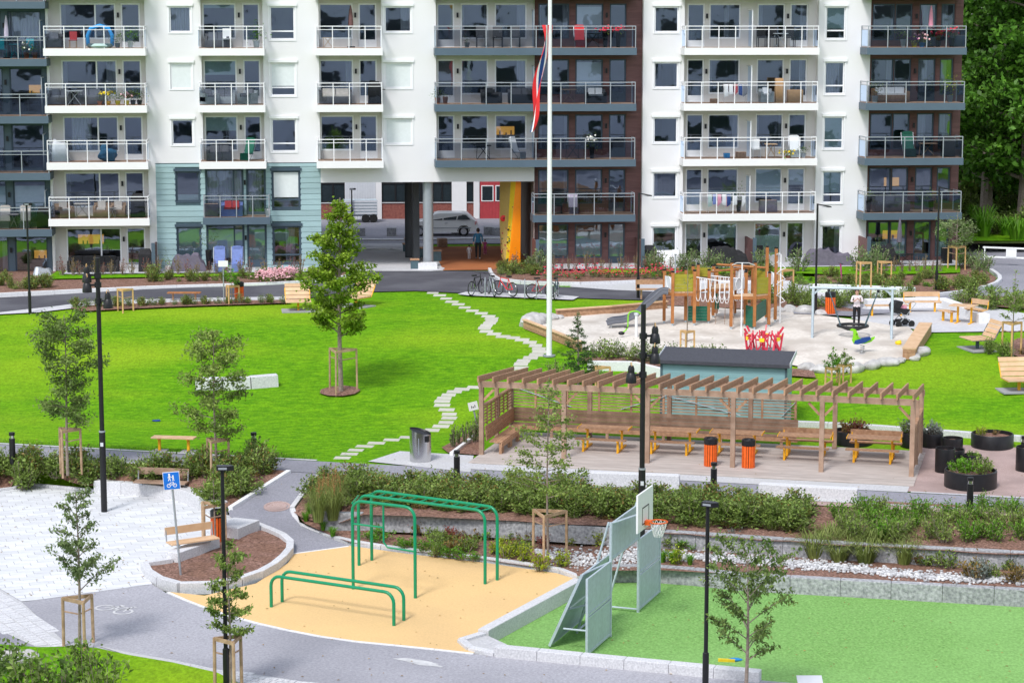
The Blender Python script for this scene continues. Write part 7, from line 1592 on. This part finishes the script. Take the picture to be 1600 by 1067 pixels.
# ================================================================ things on the balconies and terraces
FLN = ['ground floor terrace', 'first floor balcony', 'second floor balcony', 'third floor balcony', 'fourth floor balcony']
USED = {}
def BP(px, k, y=-.6, dz=0): 
    z = FL * k + .022 + dz if k else .165 + dz
    return bw(S(px, -y), y, z)
def lab(desc, k, col):
    l = '%s on the %s, %s' % (desc, FLN[k], col); n = USED.get(l, 0); USED[l] = n + 1
    return l, n
PRO = {}
def item(kind, desc, cat, px, k, col, fn, key, y=-.6, rz=0., s=1., dz=0):
    l, n = lab(desc, k, col); p = BP(px, k, y, dz)
    if key in PRO: o = dup(PRO[key], p, BETA + rz, l, s)
    else: o = thing(kind, l, cat, p, BETA + rz, s=s); fn(o); PRO[key] = o
    o['category'] = cat; o['group'] = 'balcony and terrace furnishings'
    return o
def f_sofa(w, m1, m2):
    def f(t):
        mb().box((0, 0, .2), (w, .7, .36)).build('base', m1, t); mb().box((0, .32, .5), (w, .14, .42)).build('backrest', m1, t)
        for sx_ in (-1, 1): mb().box((sx_ * (w / 2 - .07), -.02, .36), (.14, .68, .42)).build('armrest', m1, t)
        n = max(1, round(w / .7))
        for i in range(n): x = -w / 2 + .16 + (w - .32) * (i + .5) / n; mb().box((x, -.04, .42), ((w - .36) / n, .52, .1)).build('cushion', m2, t); mb().box((x, .22, .62), ((w - .4) / n, .12, .32)).build('cushion', m2, t)
    return f
def f_chair(m1, m2=None):
    def f(t):
        for x in (-.2, .2):
            for y in (-.2, .2): mb().box((x, y, .21), (.035, .035, .42)).build('leg', m1, t)
        mb().box((0, 0, .44), (.46, .46, .04)).build('seat', m2 or m1, t); mb().box((0, .22, .72), (.44, .035, .5)).build('backrest', m2 or m1, t)
    return f
def f_table(m1, w=.7):
    def f(t):
        mb().box((0, 0, .7), (w, .6, .04)).build('top', m1, t)
        for x in (-w / 2 + .06, w / 2 - .06): mb().beam((x, -.22, 0), (-x * .6, .1, .68), .03, .03).build('leg', m1, t); mb().beam((x, .22, 0), (x * .9, .15, .68), .03, .03).build('leg', m1, t)
    return f
def f_pot(pm, leaf, petal=None, h=.3, lh=.45, n=110, spread=.17):
    def f(t):
        mb().lathe((0, 0, 0), [(.1, 0), (.15, h), (.155, h), (.13, h), (.12, h - .05), (0, h - .05)], 12).build('pot', pm, t, smooth=True)
        C = RNG.normal(size=(n, 3)) * np.array([spread, spread, lh * .35]) + np.array([0, 0, h + lh * .5]); leaf_mesh('foliage', C, .1, leaf, t, .4, -.3)
        if petal:
            m = mb()
            for c in RNG.normal(size=(26, 3)) * np.array([spread * .9, spread * .9, .07]) + np.array([0, -.04, h + lh * .75]): m.ball(c, .05, 6, 4)
            m.build('blossoms', petal, t, kind='stuff')
    return f
def f_parasol(m1):
    def f(t): mb().cyl((0, 0, 0), .02, 2.1, 8).build('pole', 'steel', t); mb().lathe((0, 0, 1.0), [(.03, 0), (.13, .05), (.11, .5), (.07, .9), (.02, 1.15)], 8).build('canopy', m1, t); mb().cyl((0, 0, 0), .2, .06, 12).build('foot', 'black', t)
    return f
def f_bbq(t):
    mb().add([(-.33, -.28, 0), (.33, -.28, 0), (.33, .28, 0), (-.33, .28, 0), (-.3, -.25, .85), (.3, -.25, .85), (.3, .25, .85), (-.3, .25, .85), (-.22, -.16, 1.08), (.22, -.16, 1.08), (.22, .16, 1.1), (-.22, .16, 1.1)], [(0, 1, 5, 4), (1, 2, 6, 5), (2, 3, 7, 6), (3, 0, 4, 7), (4, 5, 9, 8), (5, 6, 10, 9), (6, 7, 11, 10), (7, 4, 8, 11), (8, 9, 10, 11)]).build('cover', 'black_soft', t); mb().box((.42, 0, .7), (.2, .4, .03)).build('side_shelf', 'black', t)
def f_tarp(w, h, m1='tarp'):
    def f(t):
        m = mb(); nx, ny = 14, 6; V = []
        for i in range(nx + 1):
            for j in range(ny + 1):
                x = -w / 2 + w * i / nx; y = -.4 + .8 * j / ny; e = min(1, 4.5 * min(i / nx, 1 - i / nx) + .0) * min(1, 3.2 * min(j / ny, 1 - j / ny)); V.append((x * (1 - .06 * e), y, h * min(1, e * 1.6) ** .35 * (.72 + .28 * math.copysign(1, math.sin(x * 2.1 + w)) * (.4 + .6 * abs(y)) + .22 * noise.noise(Vector((x * 3.4, y * 3.6, w)))) ))
        for i in range(nx):
            for j in range(ny): a = i * (ny + 1) + j; m.f.append((a, a + ny + 1, a + ny + 2, a + 1)); m.m.append(0)
        m.v = V; m.build('cover', m1, t, smooth=True); mb().box((0, 0, .02), (w * .9, .6, .03)).build('base', 'black', t)
    return f
def f_lounge(m1):
    def f(t):
        M = Matrix.Rotation(R(-18), 3, 'X'); mb().box((0, .12, .72), (.5, .05, .85), M=M).build('backrest', m1, t); mb().box((0, -.2, .36), (.5, .5, .05)).build('seat', m1, t); mb().box((0, -.45, .2), (.5, .05, .34)).build('footrest', m1, t); mb().box((0, .22, 1.1), (.38, .08, .12)).build('pillow', m1, t)
        for x in (-.28, .28): mb().tube([(x, -.4, 0), (x, .1, .55), (x, .3, 1.1)], .015, 5).build('frame_tube', 'steel', t)
    return f
def f_laundry(cols):
    def f(t):
        m = mb()
        for x in (-.6, .6): m.tube([(x, -.25, 0), (x, .1, .95)], .012, 5); m.tube([(x, .25, 0), (x, -.1, .95)], .012, 5)
        for y in (-.1, .1): m.tube([(-.65, y, .95), (.65, y, .95)], .01, 5)
        m.build('rack', 'white_metal', t)
        for i, c in enumerate(cols): x = -.5 + i * 1.0 / max(1, len(cols) - 1); w_ = .1; mb().add([(x - w_, -.115, .95), (x + w_, -.115, .95), (x + w_ * 1.1, -.14, .35 + .1 * (i % 3)), (x - w_, -.13, .3 + .12 * (i % 2)), (x - w_, -.085, .95), (x + w_, -.085, .95)], [(0, 1, 2, 3), (0, 4, 5, 1)]).build('garment', c, t)
    return f
def f_box(w, d_, h, m1):
    def f(t): mb().box((0, 0, h / 2), (w, d_, h)).build('carton', m1, t); mb().box((0, 0, h + .008), (w * .99, .05, .012)).build('tape', 'wood_pale', t)
    return f
def f_arch(t):
    mb().tube([(-.6, 0, .1), (-.62, 0, .6), (-.45, 0, .98), (0, 0, 1.12), (.45, 0, .98), (.62, 0, .6), (.6, 0, .1)], .1, 10).build('arch', 'skyblue', t, smooth=True); mb().lathe((0, 0, 0), [(.55, .0), (.68, .1), (.6, .22), (.5, .1), (.45, .04), (0, .03)], 20).build('pool_ring', 'blind_green', t, smooth=True)
def f_bag(t): mb().ball((0, 0, .3), .45, 14, 10, (1.1, .8, .75), wob=.35).build('bag', 'petrol', t, smooth=True); mb().ball((-.22, .05, .62), .24, 10, 8, (.8, .7, 1.2), wob=.3).build('bag_top', 'petrol', t, smooth=True)
C1, C2, C3, CG, CB, C4, CR, CL = 'leftmost white column', 'second white column', 'third white column', 'grey railed column', 'brown column', 'right white column', 'dark right end', 'dark left end'
IT = item
lz = -.52
IT('parasol', 'closed lilac parasol', 'parasol', 15, 4, CL, f_parasol('lilac'), 'pl', dz=lz); IT('folding_chair', 'turquoise folding chair', 'chair', 6, 4, CL, f_chair('turq'), 'ct', dz=lz, rz=.4); IT('folding_chair', 'turquoise folding chair by the glass', 'chair', 48, 4, CL, f_chair('turq'), 'ct', dz=lz, rz=-.4); IT('folding_table', 'turquoise folding table', 'table', 27, 4, CL, f_table('turq', .5), 'tt', dz=lz); IT('flower_pot', 'white flowers in a pot', 'flower pot', 45, 4, CL, f_pot('terracotta', 'leaf_mid', 'petal_white'), 'fw', y=-.95, dz=lz); IT('flower_pot', 'leafy pot plant', 'flower pot', 58, 4, CL, f_pot('terracotta', 'leaf_fresh'), 'fg', y=-.95, dz=lz)
IT('lounge_chair', 'pale lounge chair', 'chair', 35, 1, CL, f_lounge('cushion'), 'lc', dz=lz); IT('covered_grill', 'black covered grill', 'grill', 64, 1, CL, f_bbq, 'bq', dz=lz); IT('lounge_chair', 'pale lounge chair at the left edge', 'chair', 3, 1, CL, f_lounge('cushion'), 'lc', dz=lz); IT('side_table', 'small pale table', 'table', 17, 1, CL, f_table('cushion', .5), 'tc', dz=lz); IT('bicycle_cover', 'grey sheet over garden gear', 'cover', 60, 0, CL, f_tarp(1.1, 1.0, 'steel_grey'), 'tg', y=-1.6, dz=-.6)
IT('armchair', 'grey wicker armchair', 'armchair', 88, 4, C1, f_sofa(.85, 'wicker_grey', 'grey_plastic'), 'ag'); IT('stool', 'wooden stool with red cushion', 'stool', 118, 4, C1, f_chair('wood_pale', 'red_dark'), 'st', s=.85); IT('inflatable_pool', 'blue inflatable paddling pool with arch', 'paddling pool', 160, 4, C1, f_arch, 'ip', y=-.65); IT('flower_pot', 'green herbs in a white box', 'flower pot', 207, 4, C1, f_pot('white', 'leaf_fresh', None, .35, .5, 160, .26), 'fh', y=-.8); IT('flower_pot', 'leafy plant beside the pool', 'flower pot', 187, 4, C1, f_pot('grey_plastic', 'leaf_olive', None, .25, .5), 'fo', y=-.9)
IT('sofa', 'dark corner sofa', 'sofa', 95, 3, C1, f_sofa(1.2, 'wicker_grey', 'grey_plastic'), 'sd', y=-.3); IT('sofa', 'dark sofa behind the table', 'sofa', 140, 3, C1, f_sofa(1.5, 'wicker_grey', 'grey_plastic'), 'sd2', y=-.2); IT('low_table', 'pale low table', 'table', 118, 3, C1, f_table('pale_plastic', .8), 'tp')
for px, d_, ff, ke in ((157, 'orange pot with small plant', f_pot('terracotta', 'leaf_mid', None, .2, .3, 60, .1), 'fa'), (170, 'yellow flower bush', f_pot('yellow', 'leaf_mid', 'petal_yellow', .2, .55), 'fy'), (185, 'plant in a yellow pot', f_pot('petal_yellow', 'leaf_fresh', None, .22, .4), 'fb'), (199, 'pinkish flowers in a yellow pot', f_pot('petal_yellow', 'leaf_olive', 'petal_pink', .22, .35), 'fc'), (209, 'dark potted plant', f_pot('black', 'leaf_dark', None, .25, .5), 'fd'), (219, 'dark potted plant at the end', f_pot('black', 'leaf_mid', None, .25, .5), 'fe')): IT('flower_pot', d_, 'flower pot', px, 3, C1, ff, ke, y=-.95)
IT('egg_chair', 'grey draped garden chair', 'chair', 93, 2, C1, f_tarp(.9, 1.2, 'pale_plastic'), 'tgp', y=-.5); IT('bean_bag', 'big blue bean bag', 'bean bag', 168, 2, C1, f_bag, 'bb', y=-.6)
IT('wicker_armchair', 'brown wicker armchair at the left', 'armchair', 97, 1, C1, f_sofa(.8, 'wicker', 'cushion'), 'aw', rz=.5); IT('wicker_armchair', 'brown wicker armchair in the middle', 'armchair', 155, 1, C1, f_sofa(.8, 'wicker', 'cushion'), 'aw', y=-.3); IT('wicker_armchair', 'brown wicker armchair at the right', 'armchair', 181, 1, C1, f_sofa(.8, 'wicker', 'cushion'), 'aw', y=-.3); IT('garden_table', 'pale round garden table', 'table', 125, 1, C1, f_table('cushion', .8), 'tcu'); IT('garden_table', 'pale low garden table', 'table', 172, 1, C1, f_table('cushion', .5), 'tcu2', y=-.9, s=.7); IT('covered_grill', 'black covered grill', 'grill', 212, 1, C1, f_bbq, 'bq', s=1.1)
IT('sofa', 'long black garden sofa', 'sofa', 140, 0, C1, f_sofa(2.6, 'black_soft', 'black'), 'sk', y=-1.2); IT('covered_grill', 'black covered grill', 'grill', 222, 0, C1, f_bbq, 'bq', y=-1.3, s=1.05)
IT('sofa', 'grey balcony sofa', 'sofa', 342, 4, C2, f_sofa(1.25, 'wicker_grey', 'grey_plastic'), 'sg', y=-.2); IT('folding_chair', 'white folding chair', 'chair', 357, 4, C2, f_chair('white'), 'cw', y=-.75); IT('flower_pot', 'bright green pot plant', 'flower pot', 403, 4, C2, f_pot('pale_plastic', 'leaf_fresh', None, .3, .6), 'fbg', y=-.9, s=1.2)
IT('armchair', 'grey armchair at the left', 'armchair', 328, 3, C2, f_sofa(.8, 'steel_grey', 'grey_plastic'), 'ags', rz=.5); IT('sofa', 'grey sofa', 'sofa', 352, 3, C2, f_sofa(1.1, 'steel_grey', 'grey_plastic'), 'sgs', y=-.1); IT('armchair', 'grey armchair at the right', 'armchair', 388, 3, C2, f_sofa(.8, 'steel_grey', 'grey_plastic'), 'ags', rz=-.5)
IT('sofa', 'dark balcony sofa', 'sofa', 342, 2, C2, f_sofa(1.3, 'wicker_grey', 'wicker_grey'), 'sgd'); IT('lounge_chair', 'green lounge chair', 'chair', 388, 2, C2, f_lounge('dgreen'), 'lg', rz=-.5)
IT('storage_box', 'grey storage box', 'box', 328, 1, C2, f_box(.7, .5, .65, 'tarp'), 'xg'); IT('garden_bench', 'blue bench with red patterned cushions', 'bench', 360, 1, C2, f_sofa(1.1, 'chairblue', 'red_dark'), 'sbr'); IT('figurine', 'white figurine', 'figurine', 416, 1, C2, f_pot('white', 'leaf_silver', None, .4, .15, 20, .05), 'fig', y=-.9)
IT('garden_lounger', 'blue padded garden chair left of the notice', 'chair', 339, 0, C2, f_lounge('chairblue'), 'lb', y=-1.6, s=1.1); IT('garden_lounger', 'blue padded garden chair right of the notice', 'chair', 367, 0, C2, f_lounge('chairblue'), 'lb', y=-1.6, s=1.1); IT('covered_table', 'long grey covered garden table', 'cover', 290, 0, C2, f_tarp(1.9, .95), 'tt1', y=-1.2); IT('palm', 'small palm', 'palm', 322, 0, C2, f_pot('black', 'leaf_dark', None, .9, .8, 120, .3), 'palm', y=-1.0, s=1.15); IT('flower_pot', 'white pot with young plant', 'flower pot', 258, 0, C2, f_pot('white', 'leaf_mid', None, .3, .7, 80), 'wpp', y=-1.7)
IT('low_table', 'small table with orange legs', 'table', 514, 4, C3, f_table('wood_pale', .8), 'tol', s=.7); IT('parasol', 'closed brown parasol', 'parasol', 550, 4, C3, f_parasol('brown_board'), 'pb'); IT('sofa', 'beige cushioned sofa', 'sofa', 525, 3, C3, f_sofa(1.7, 'wicker_grey', 'cushion'), 'sbc', y=-.3); IT('covered_grill', 'black covered grill', 'grill', 586, 3, C3, f_bbq, 'bq', s=1.05)
for px in (752, 778, 805): IT('dining_chair', 'dark dining chair %s' % {752: 'by the window', 778: 'in the middle', 805: 'by the screen'}[px], 'chair', px, 4, CG, f_chair('wicker_grey'), 'cd', s=1.15)
IT('flower_pot', 'grey pot with cactus', 'flower pot', 730, 4, CG, f_pot('steel_grey', 'leaf_olive', None, .25, .25, 40, .08), 'cac'); IT('flower_pot', 'grey pot left', 'flower pot', 684, 3, CG, f_pot('terracotta', 'leaf_dark', None, .3, .4), 'fgp'); IT('flower_pot', 'grey pot beside the door', 'flower pot', 696, 3, CG, f_pot('terracotta', 'leaf_dark', None, .35, .1, 20), 'fgp2')
IT('armchair', 'dark wicker armchair', 'armchair', 768, 3, CG, f_sofa(.85, 'wicker_grey', 'wicker_grey'), 'awd', rz=.6); IT('sofa', 'dark wicker sofa', 'sofa', 815, 3, CG, f_sofa(1.4, 'wicker_grey', 'wicker_grey'), 'swd'); IT('folding_chair', 'pale deck chair', 'chair', 806, 2, CG, f_lounge('pale_plastic'), 'lp', rz=.9); IT('garden_table', 'dark garden table', 'table', 755, 2, CG, f_table('black', .8), 'tb')
IT('deck_chair', 'red covered deck chair', 'chair', 905, 4, CB, f_lounge('red'), 'lr'); IT('garden_table', 'black table', 'table', 925, 4, CB, f_table('black', .8), 'tb'); 
for px in (945, 965): IT('flower_pot', 'red flower box %s' % ('left' if px == 945 else 'right'), 'flower pot', px, 4, CB, f_pot('black', 'leaf_mid', 'petal_red', .75, .3, 60, .2), 'frb', y=-1.0)
IT('garden_table', 'brown table', 'table', 888, 3, CB, f_table('wood_grey', .8), 'twg'); IT('sofa', 'white cushioned bench', 'sofa', 930, 3, CB, f_sofa(1.1, 'wicker_grey', 'white'), 'swc'); IT('flower_pot', 'dark leafy plant', 'flower pot', 925, 2, CB, f_pot('black', 'leaf_mid', 'petal_white', .6, .6), 'dlp'); IT('garden_table', 'black table', 'table', 895, 2, CB, f_table('black', .8), 'tb'); IT('garden_chair', 'purple brown garden chair', 'chair', 896, 1, CB, f_lounge('lilac'), 'lil', s=.9); IT('garden_chair', 'black garden chair', 'chair', 872, 1, CB, f_chair('black'), 'cbk')
for px, d_ in ((1188, 'black chair left of the table'), (1206, 'black chair in front of the table'), (1232, 'black chair right of the table')): IT('dining_chair', d_, 'chair', px, 4, C4, f_chair('black'), 'cbk', s=1.1)
IT('garden_table', 'white topped table', 'table', 1217, 4, C4, f_table('pale_plastic', .7), 'tpp'); IT('laundry_rack', 'white laundry rack with towels', 'laundry rack', 1148, 3, C4, f_laundry(('white', 'white', 'red_dark', 'navy', 'grey_plastic')), 'l1'); IT('carton', 'tall cardboard carton', 'carton', 1216, 3, C4, f_box(.4, .3, 1.25, 'cardboard'), 'x1'); IT('carton', 'wide cardboard carton', 'carton', 1241, 3, C4, f_box(.8, .4, .65, 'cardboard'), 'x2'); IT('sofa', 'grey sofa end', 'sofa', 1196, 3, C4, f_sofa(.7, 'steel_grey', 'pale_plastic'), 'sge'); IT('storage_crate', 'brown crate', 'box', 1115, 3, C4, f_box(.4, .3, .2, 'wood'), 'x3')
IT('garden_table', 'wooden table', 'table', 1205, 2, C4, f_table('wood_pale', .6), 'twp'); IT('folding_chair', 'white folding chair right', 'chair', 1242, 2, C4, f_lounge('white'), 'lw'); IT('folding_chair', 'white folding chair left', 'chair', 1182, 2, C4, f_chair('white'), 'cw'); IT('flower_pot', 'low flowers in pots', 'flower pot', 1232, 2, C4, f_pot('terracotta', 'leaf_fresh', 'petal_yellow', .12, .25, 90, .25), 'lf', y=-1.0); IT('flower_pot', 'green pot plant at the end', 'flower pot', 1256, 2, C4, f_pot('pale_plastic', 'leaf_mid', None, .25, .3), 'gpe', y=-1.0); IT('toy_tub', 'blue tub', 'toy', 1136, 2, C4, f_box(.3, .3, .25, 'skyblue'), 'x4'); IT('storage_crate', 'wooden crate', 'box', 1158, 2, C4, f_box(.5, .4, .3, 'wood'), 'x5')
IT('laundry_rack', 'laundry rack with pale blue and rose clothes', 'laundry rack', 1125, 1, C4, f_laundry(('blind_green', 'chairblue', 'pink', 'white', 'navy')), 'l2'); IT('laundry_rack', 'laundry rack with white shirts', 'laundry rack', 1150, 1, C4, f_laundry(('petal_pink', 'white', 'white')), 'l3', s=.9); IT('flower_pot', 'broad leaved plant', 'flower pot', 1156, 1, C4, f_pot('black', 'leaf_dark', None, .6, .7), 'blp', y=-.3); IT('storage_box', 'dark storage box', 'box', 1202, 1, C4, f_box(.9, .5, .6, 'tarp'), 'x6', y=-.3)
IT('covered_furniture', 'heap of black covered furniture', 'cover', 1140, 0, C4, f_tarp(2.3, 1.1, 'black_soft'), 'tbk', y=-1.4); IT('covered_furniture', 'violet grey tarpaulin over a long sofa', 'cover', 1300, 0, C4, f_tarp(2.9, .95), 'tvi', y=-1.4); IT('shell_chair', 'white shell chair', 'chair', 1045, 0, C4, f_sofa(.9, 'white', 'white'), 'shc', y=-1.3); IT('covered_grill', 'black domed grill', 'grill', 1017, 0, C4, f_bbq, 'bq', y=-1.3); IT('garden_chair', 'black garden chair', 'chair', 1190, 0, C4, f_chair('black'), 'cbk', y=-.8)
IT('parasol', 'closed pink parasol', 'parasol', 1450, 4, CR, f_parasol('pink'), 'pp'); 
for px, d_, ff, ke in ((1408, 'white pot with green plant', f_pot('white', 'leaf_mid', None, .35, .4), 'wpg'), (1425, 'magenta flowers in a pot', f_pot('petal_yellow', 'leaf_mid', 'petal_purple', .2, .25), 'mf'), (1437, 'pale pink flowers in a pot', f_pot('skyblue', 'leaf_mid', 'petal_pink', .2, .35), 'ppf'), (1462, 'red flowers in the rail box', f_pot('black', 'leaf_mid', 'petal_red', .3, .4), 'rfb'), (1483, 'bright red geraniums', f_pot('black', 'leaf_mid', 'petal_red', .4, .45), 'brg')): IT('flower_pot', d_, 'flower pot', px, 4, CR, ff, ke, y=-1.1, s=1.15)
IT('storage_box', 'dark storage chest', 'box', 1493, 4, CR, f_box(.7, .5, .6, 'slab_blue'), 'x7'); IT('flower_pot', 'leafy plant in a white cube pot', 'flower pot', 1366, 3, CR, f_pot('white', 'leaf_olive', None, .3, .6), 'wcp', y=-1.1, s=1.15); IT('sofa', 'white cushioned sofa', 'sofa', 1390, 3, CR, f_sofa(1.9, 'wood', 'white'), 'swh', y=-.5); IT('flower_pot', 'big striped leafy plant', 'flower pot', 1483, 3, CR, f_pot('pale_plastic', 'leaf_lime', None, .3, .8, 160, .24), 'bsp', y=-1.0, s=1.15); IT('deck_chair', 'green deck chair', 'chair', 1420, 2, CR, f_lounge('dgreen'), 'lg', s=1.15); IT('grill', 'black kettle grill', 'grill', 1482, 2, CR, f_bbq, 'bq'); IT('garden_table', 'wooden table', 'table', 1450, 2, CR, f_table('wood_grey', .9), 'twg2')
IT('flower_pot', 'yellow green plant at the left', 'flower pot', 1360, 1, CR, f_pot('black', 'leaf_birch', None, .6, .6), 'ygp', y=-1.0); IT('flower_pot', 'yellow green plant near the lamp', 'flower pot', 1458, 1, CR, f_pot('black', 'leaf_birch', None, .6, .6), 'ygp', y=-1.0); IT('sofa', 'dark garden sofa', 'sofa', 1395, 1, CR, f_sofa(1.9, 'wicker_grey', 'grey_plastic'), 'sdg', y=-.6)
IT('parasol', 'tall closed violet parasol', 'parasol', 1410, 0, CR, f_parasol('tarp'), 'pv', y=-1.8, s=1.15); IT('covered_furniture', 'black covered garden furniture', 'cover', 1385, 0, CR, f_tarp(1.8, 1.1, 'black_soft'), 'tbk2', y=-1.2); IT('garden_table', 'dark garden table under the parasol', 'table', 1420, 0, CR, f_table('black', 1.1), 'tbg', y=-1.8, s=.8); IT('planter_box', 'black upright planter box', 'planter', 1485, 0, CR, f_box(.5, .4, .8, 'black'), 'x8', y=-1.2)
# ---- small things left on the court kerb
c = at(1135, 1050, LOW); o = mb().box((0, 0, 0), (.4, .09, .06)).build('toy_bat', 'petal_yellow'); o.location = (c.x, c.y, LOW + .3); o.rotation_euler = (0, 0, R(-8)); tag(o, 'yellow toy bat lying on the court kerb', 'toy')
c = at(1148, 1049, LOW); o = mb().ball((0, 0, 0), .12, 8, 6, (1.6, .6, .4)).build('toy_shovel', 'skyblue', smooth=True); o.location = (c.x, c.y, LOW + .3); tag(o, 'blue toy shovel on the court kerb', 'toy')
c = at(245, 657); o = mb().ball((0, 0, 0), .14, 8, 6, (1.2, .8, .3), wob=.4).build('dropped_cap', 'navy'); o.location = c + Vector((0, 0, .0)); tag(o, 'dark blue cap lost on the lawn', 'cap')
p = at(1265, 1075, COURT); o = mb().box((0, 0, .2), (.6, .35, .03), M=Matrix.Rotation(R(20), 3, 'X')).build('tilted_board', 'pale_plastic'); o.location = p; tag(o, 'tilted grey board at the near edge of the court', 'board')
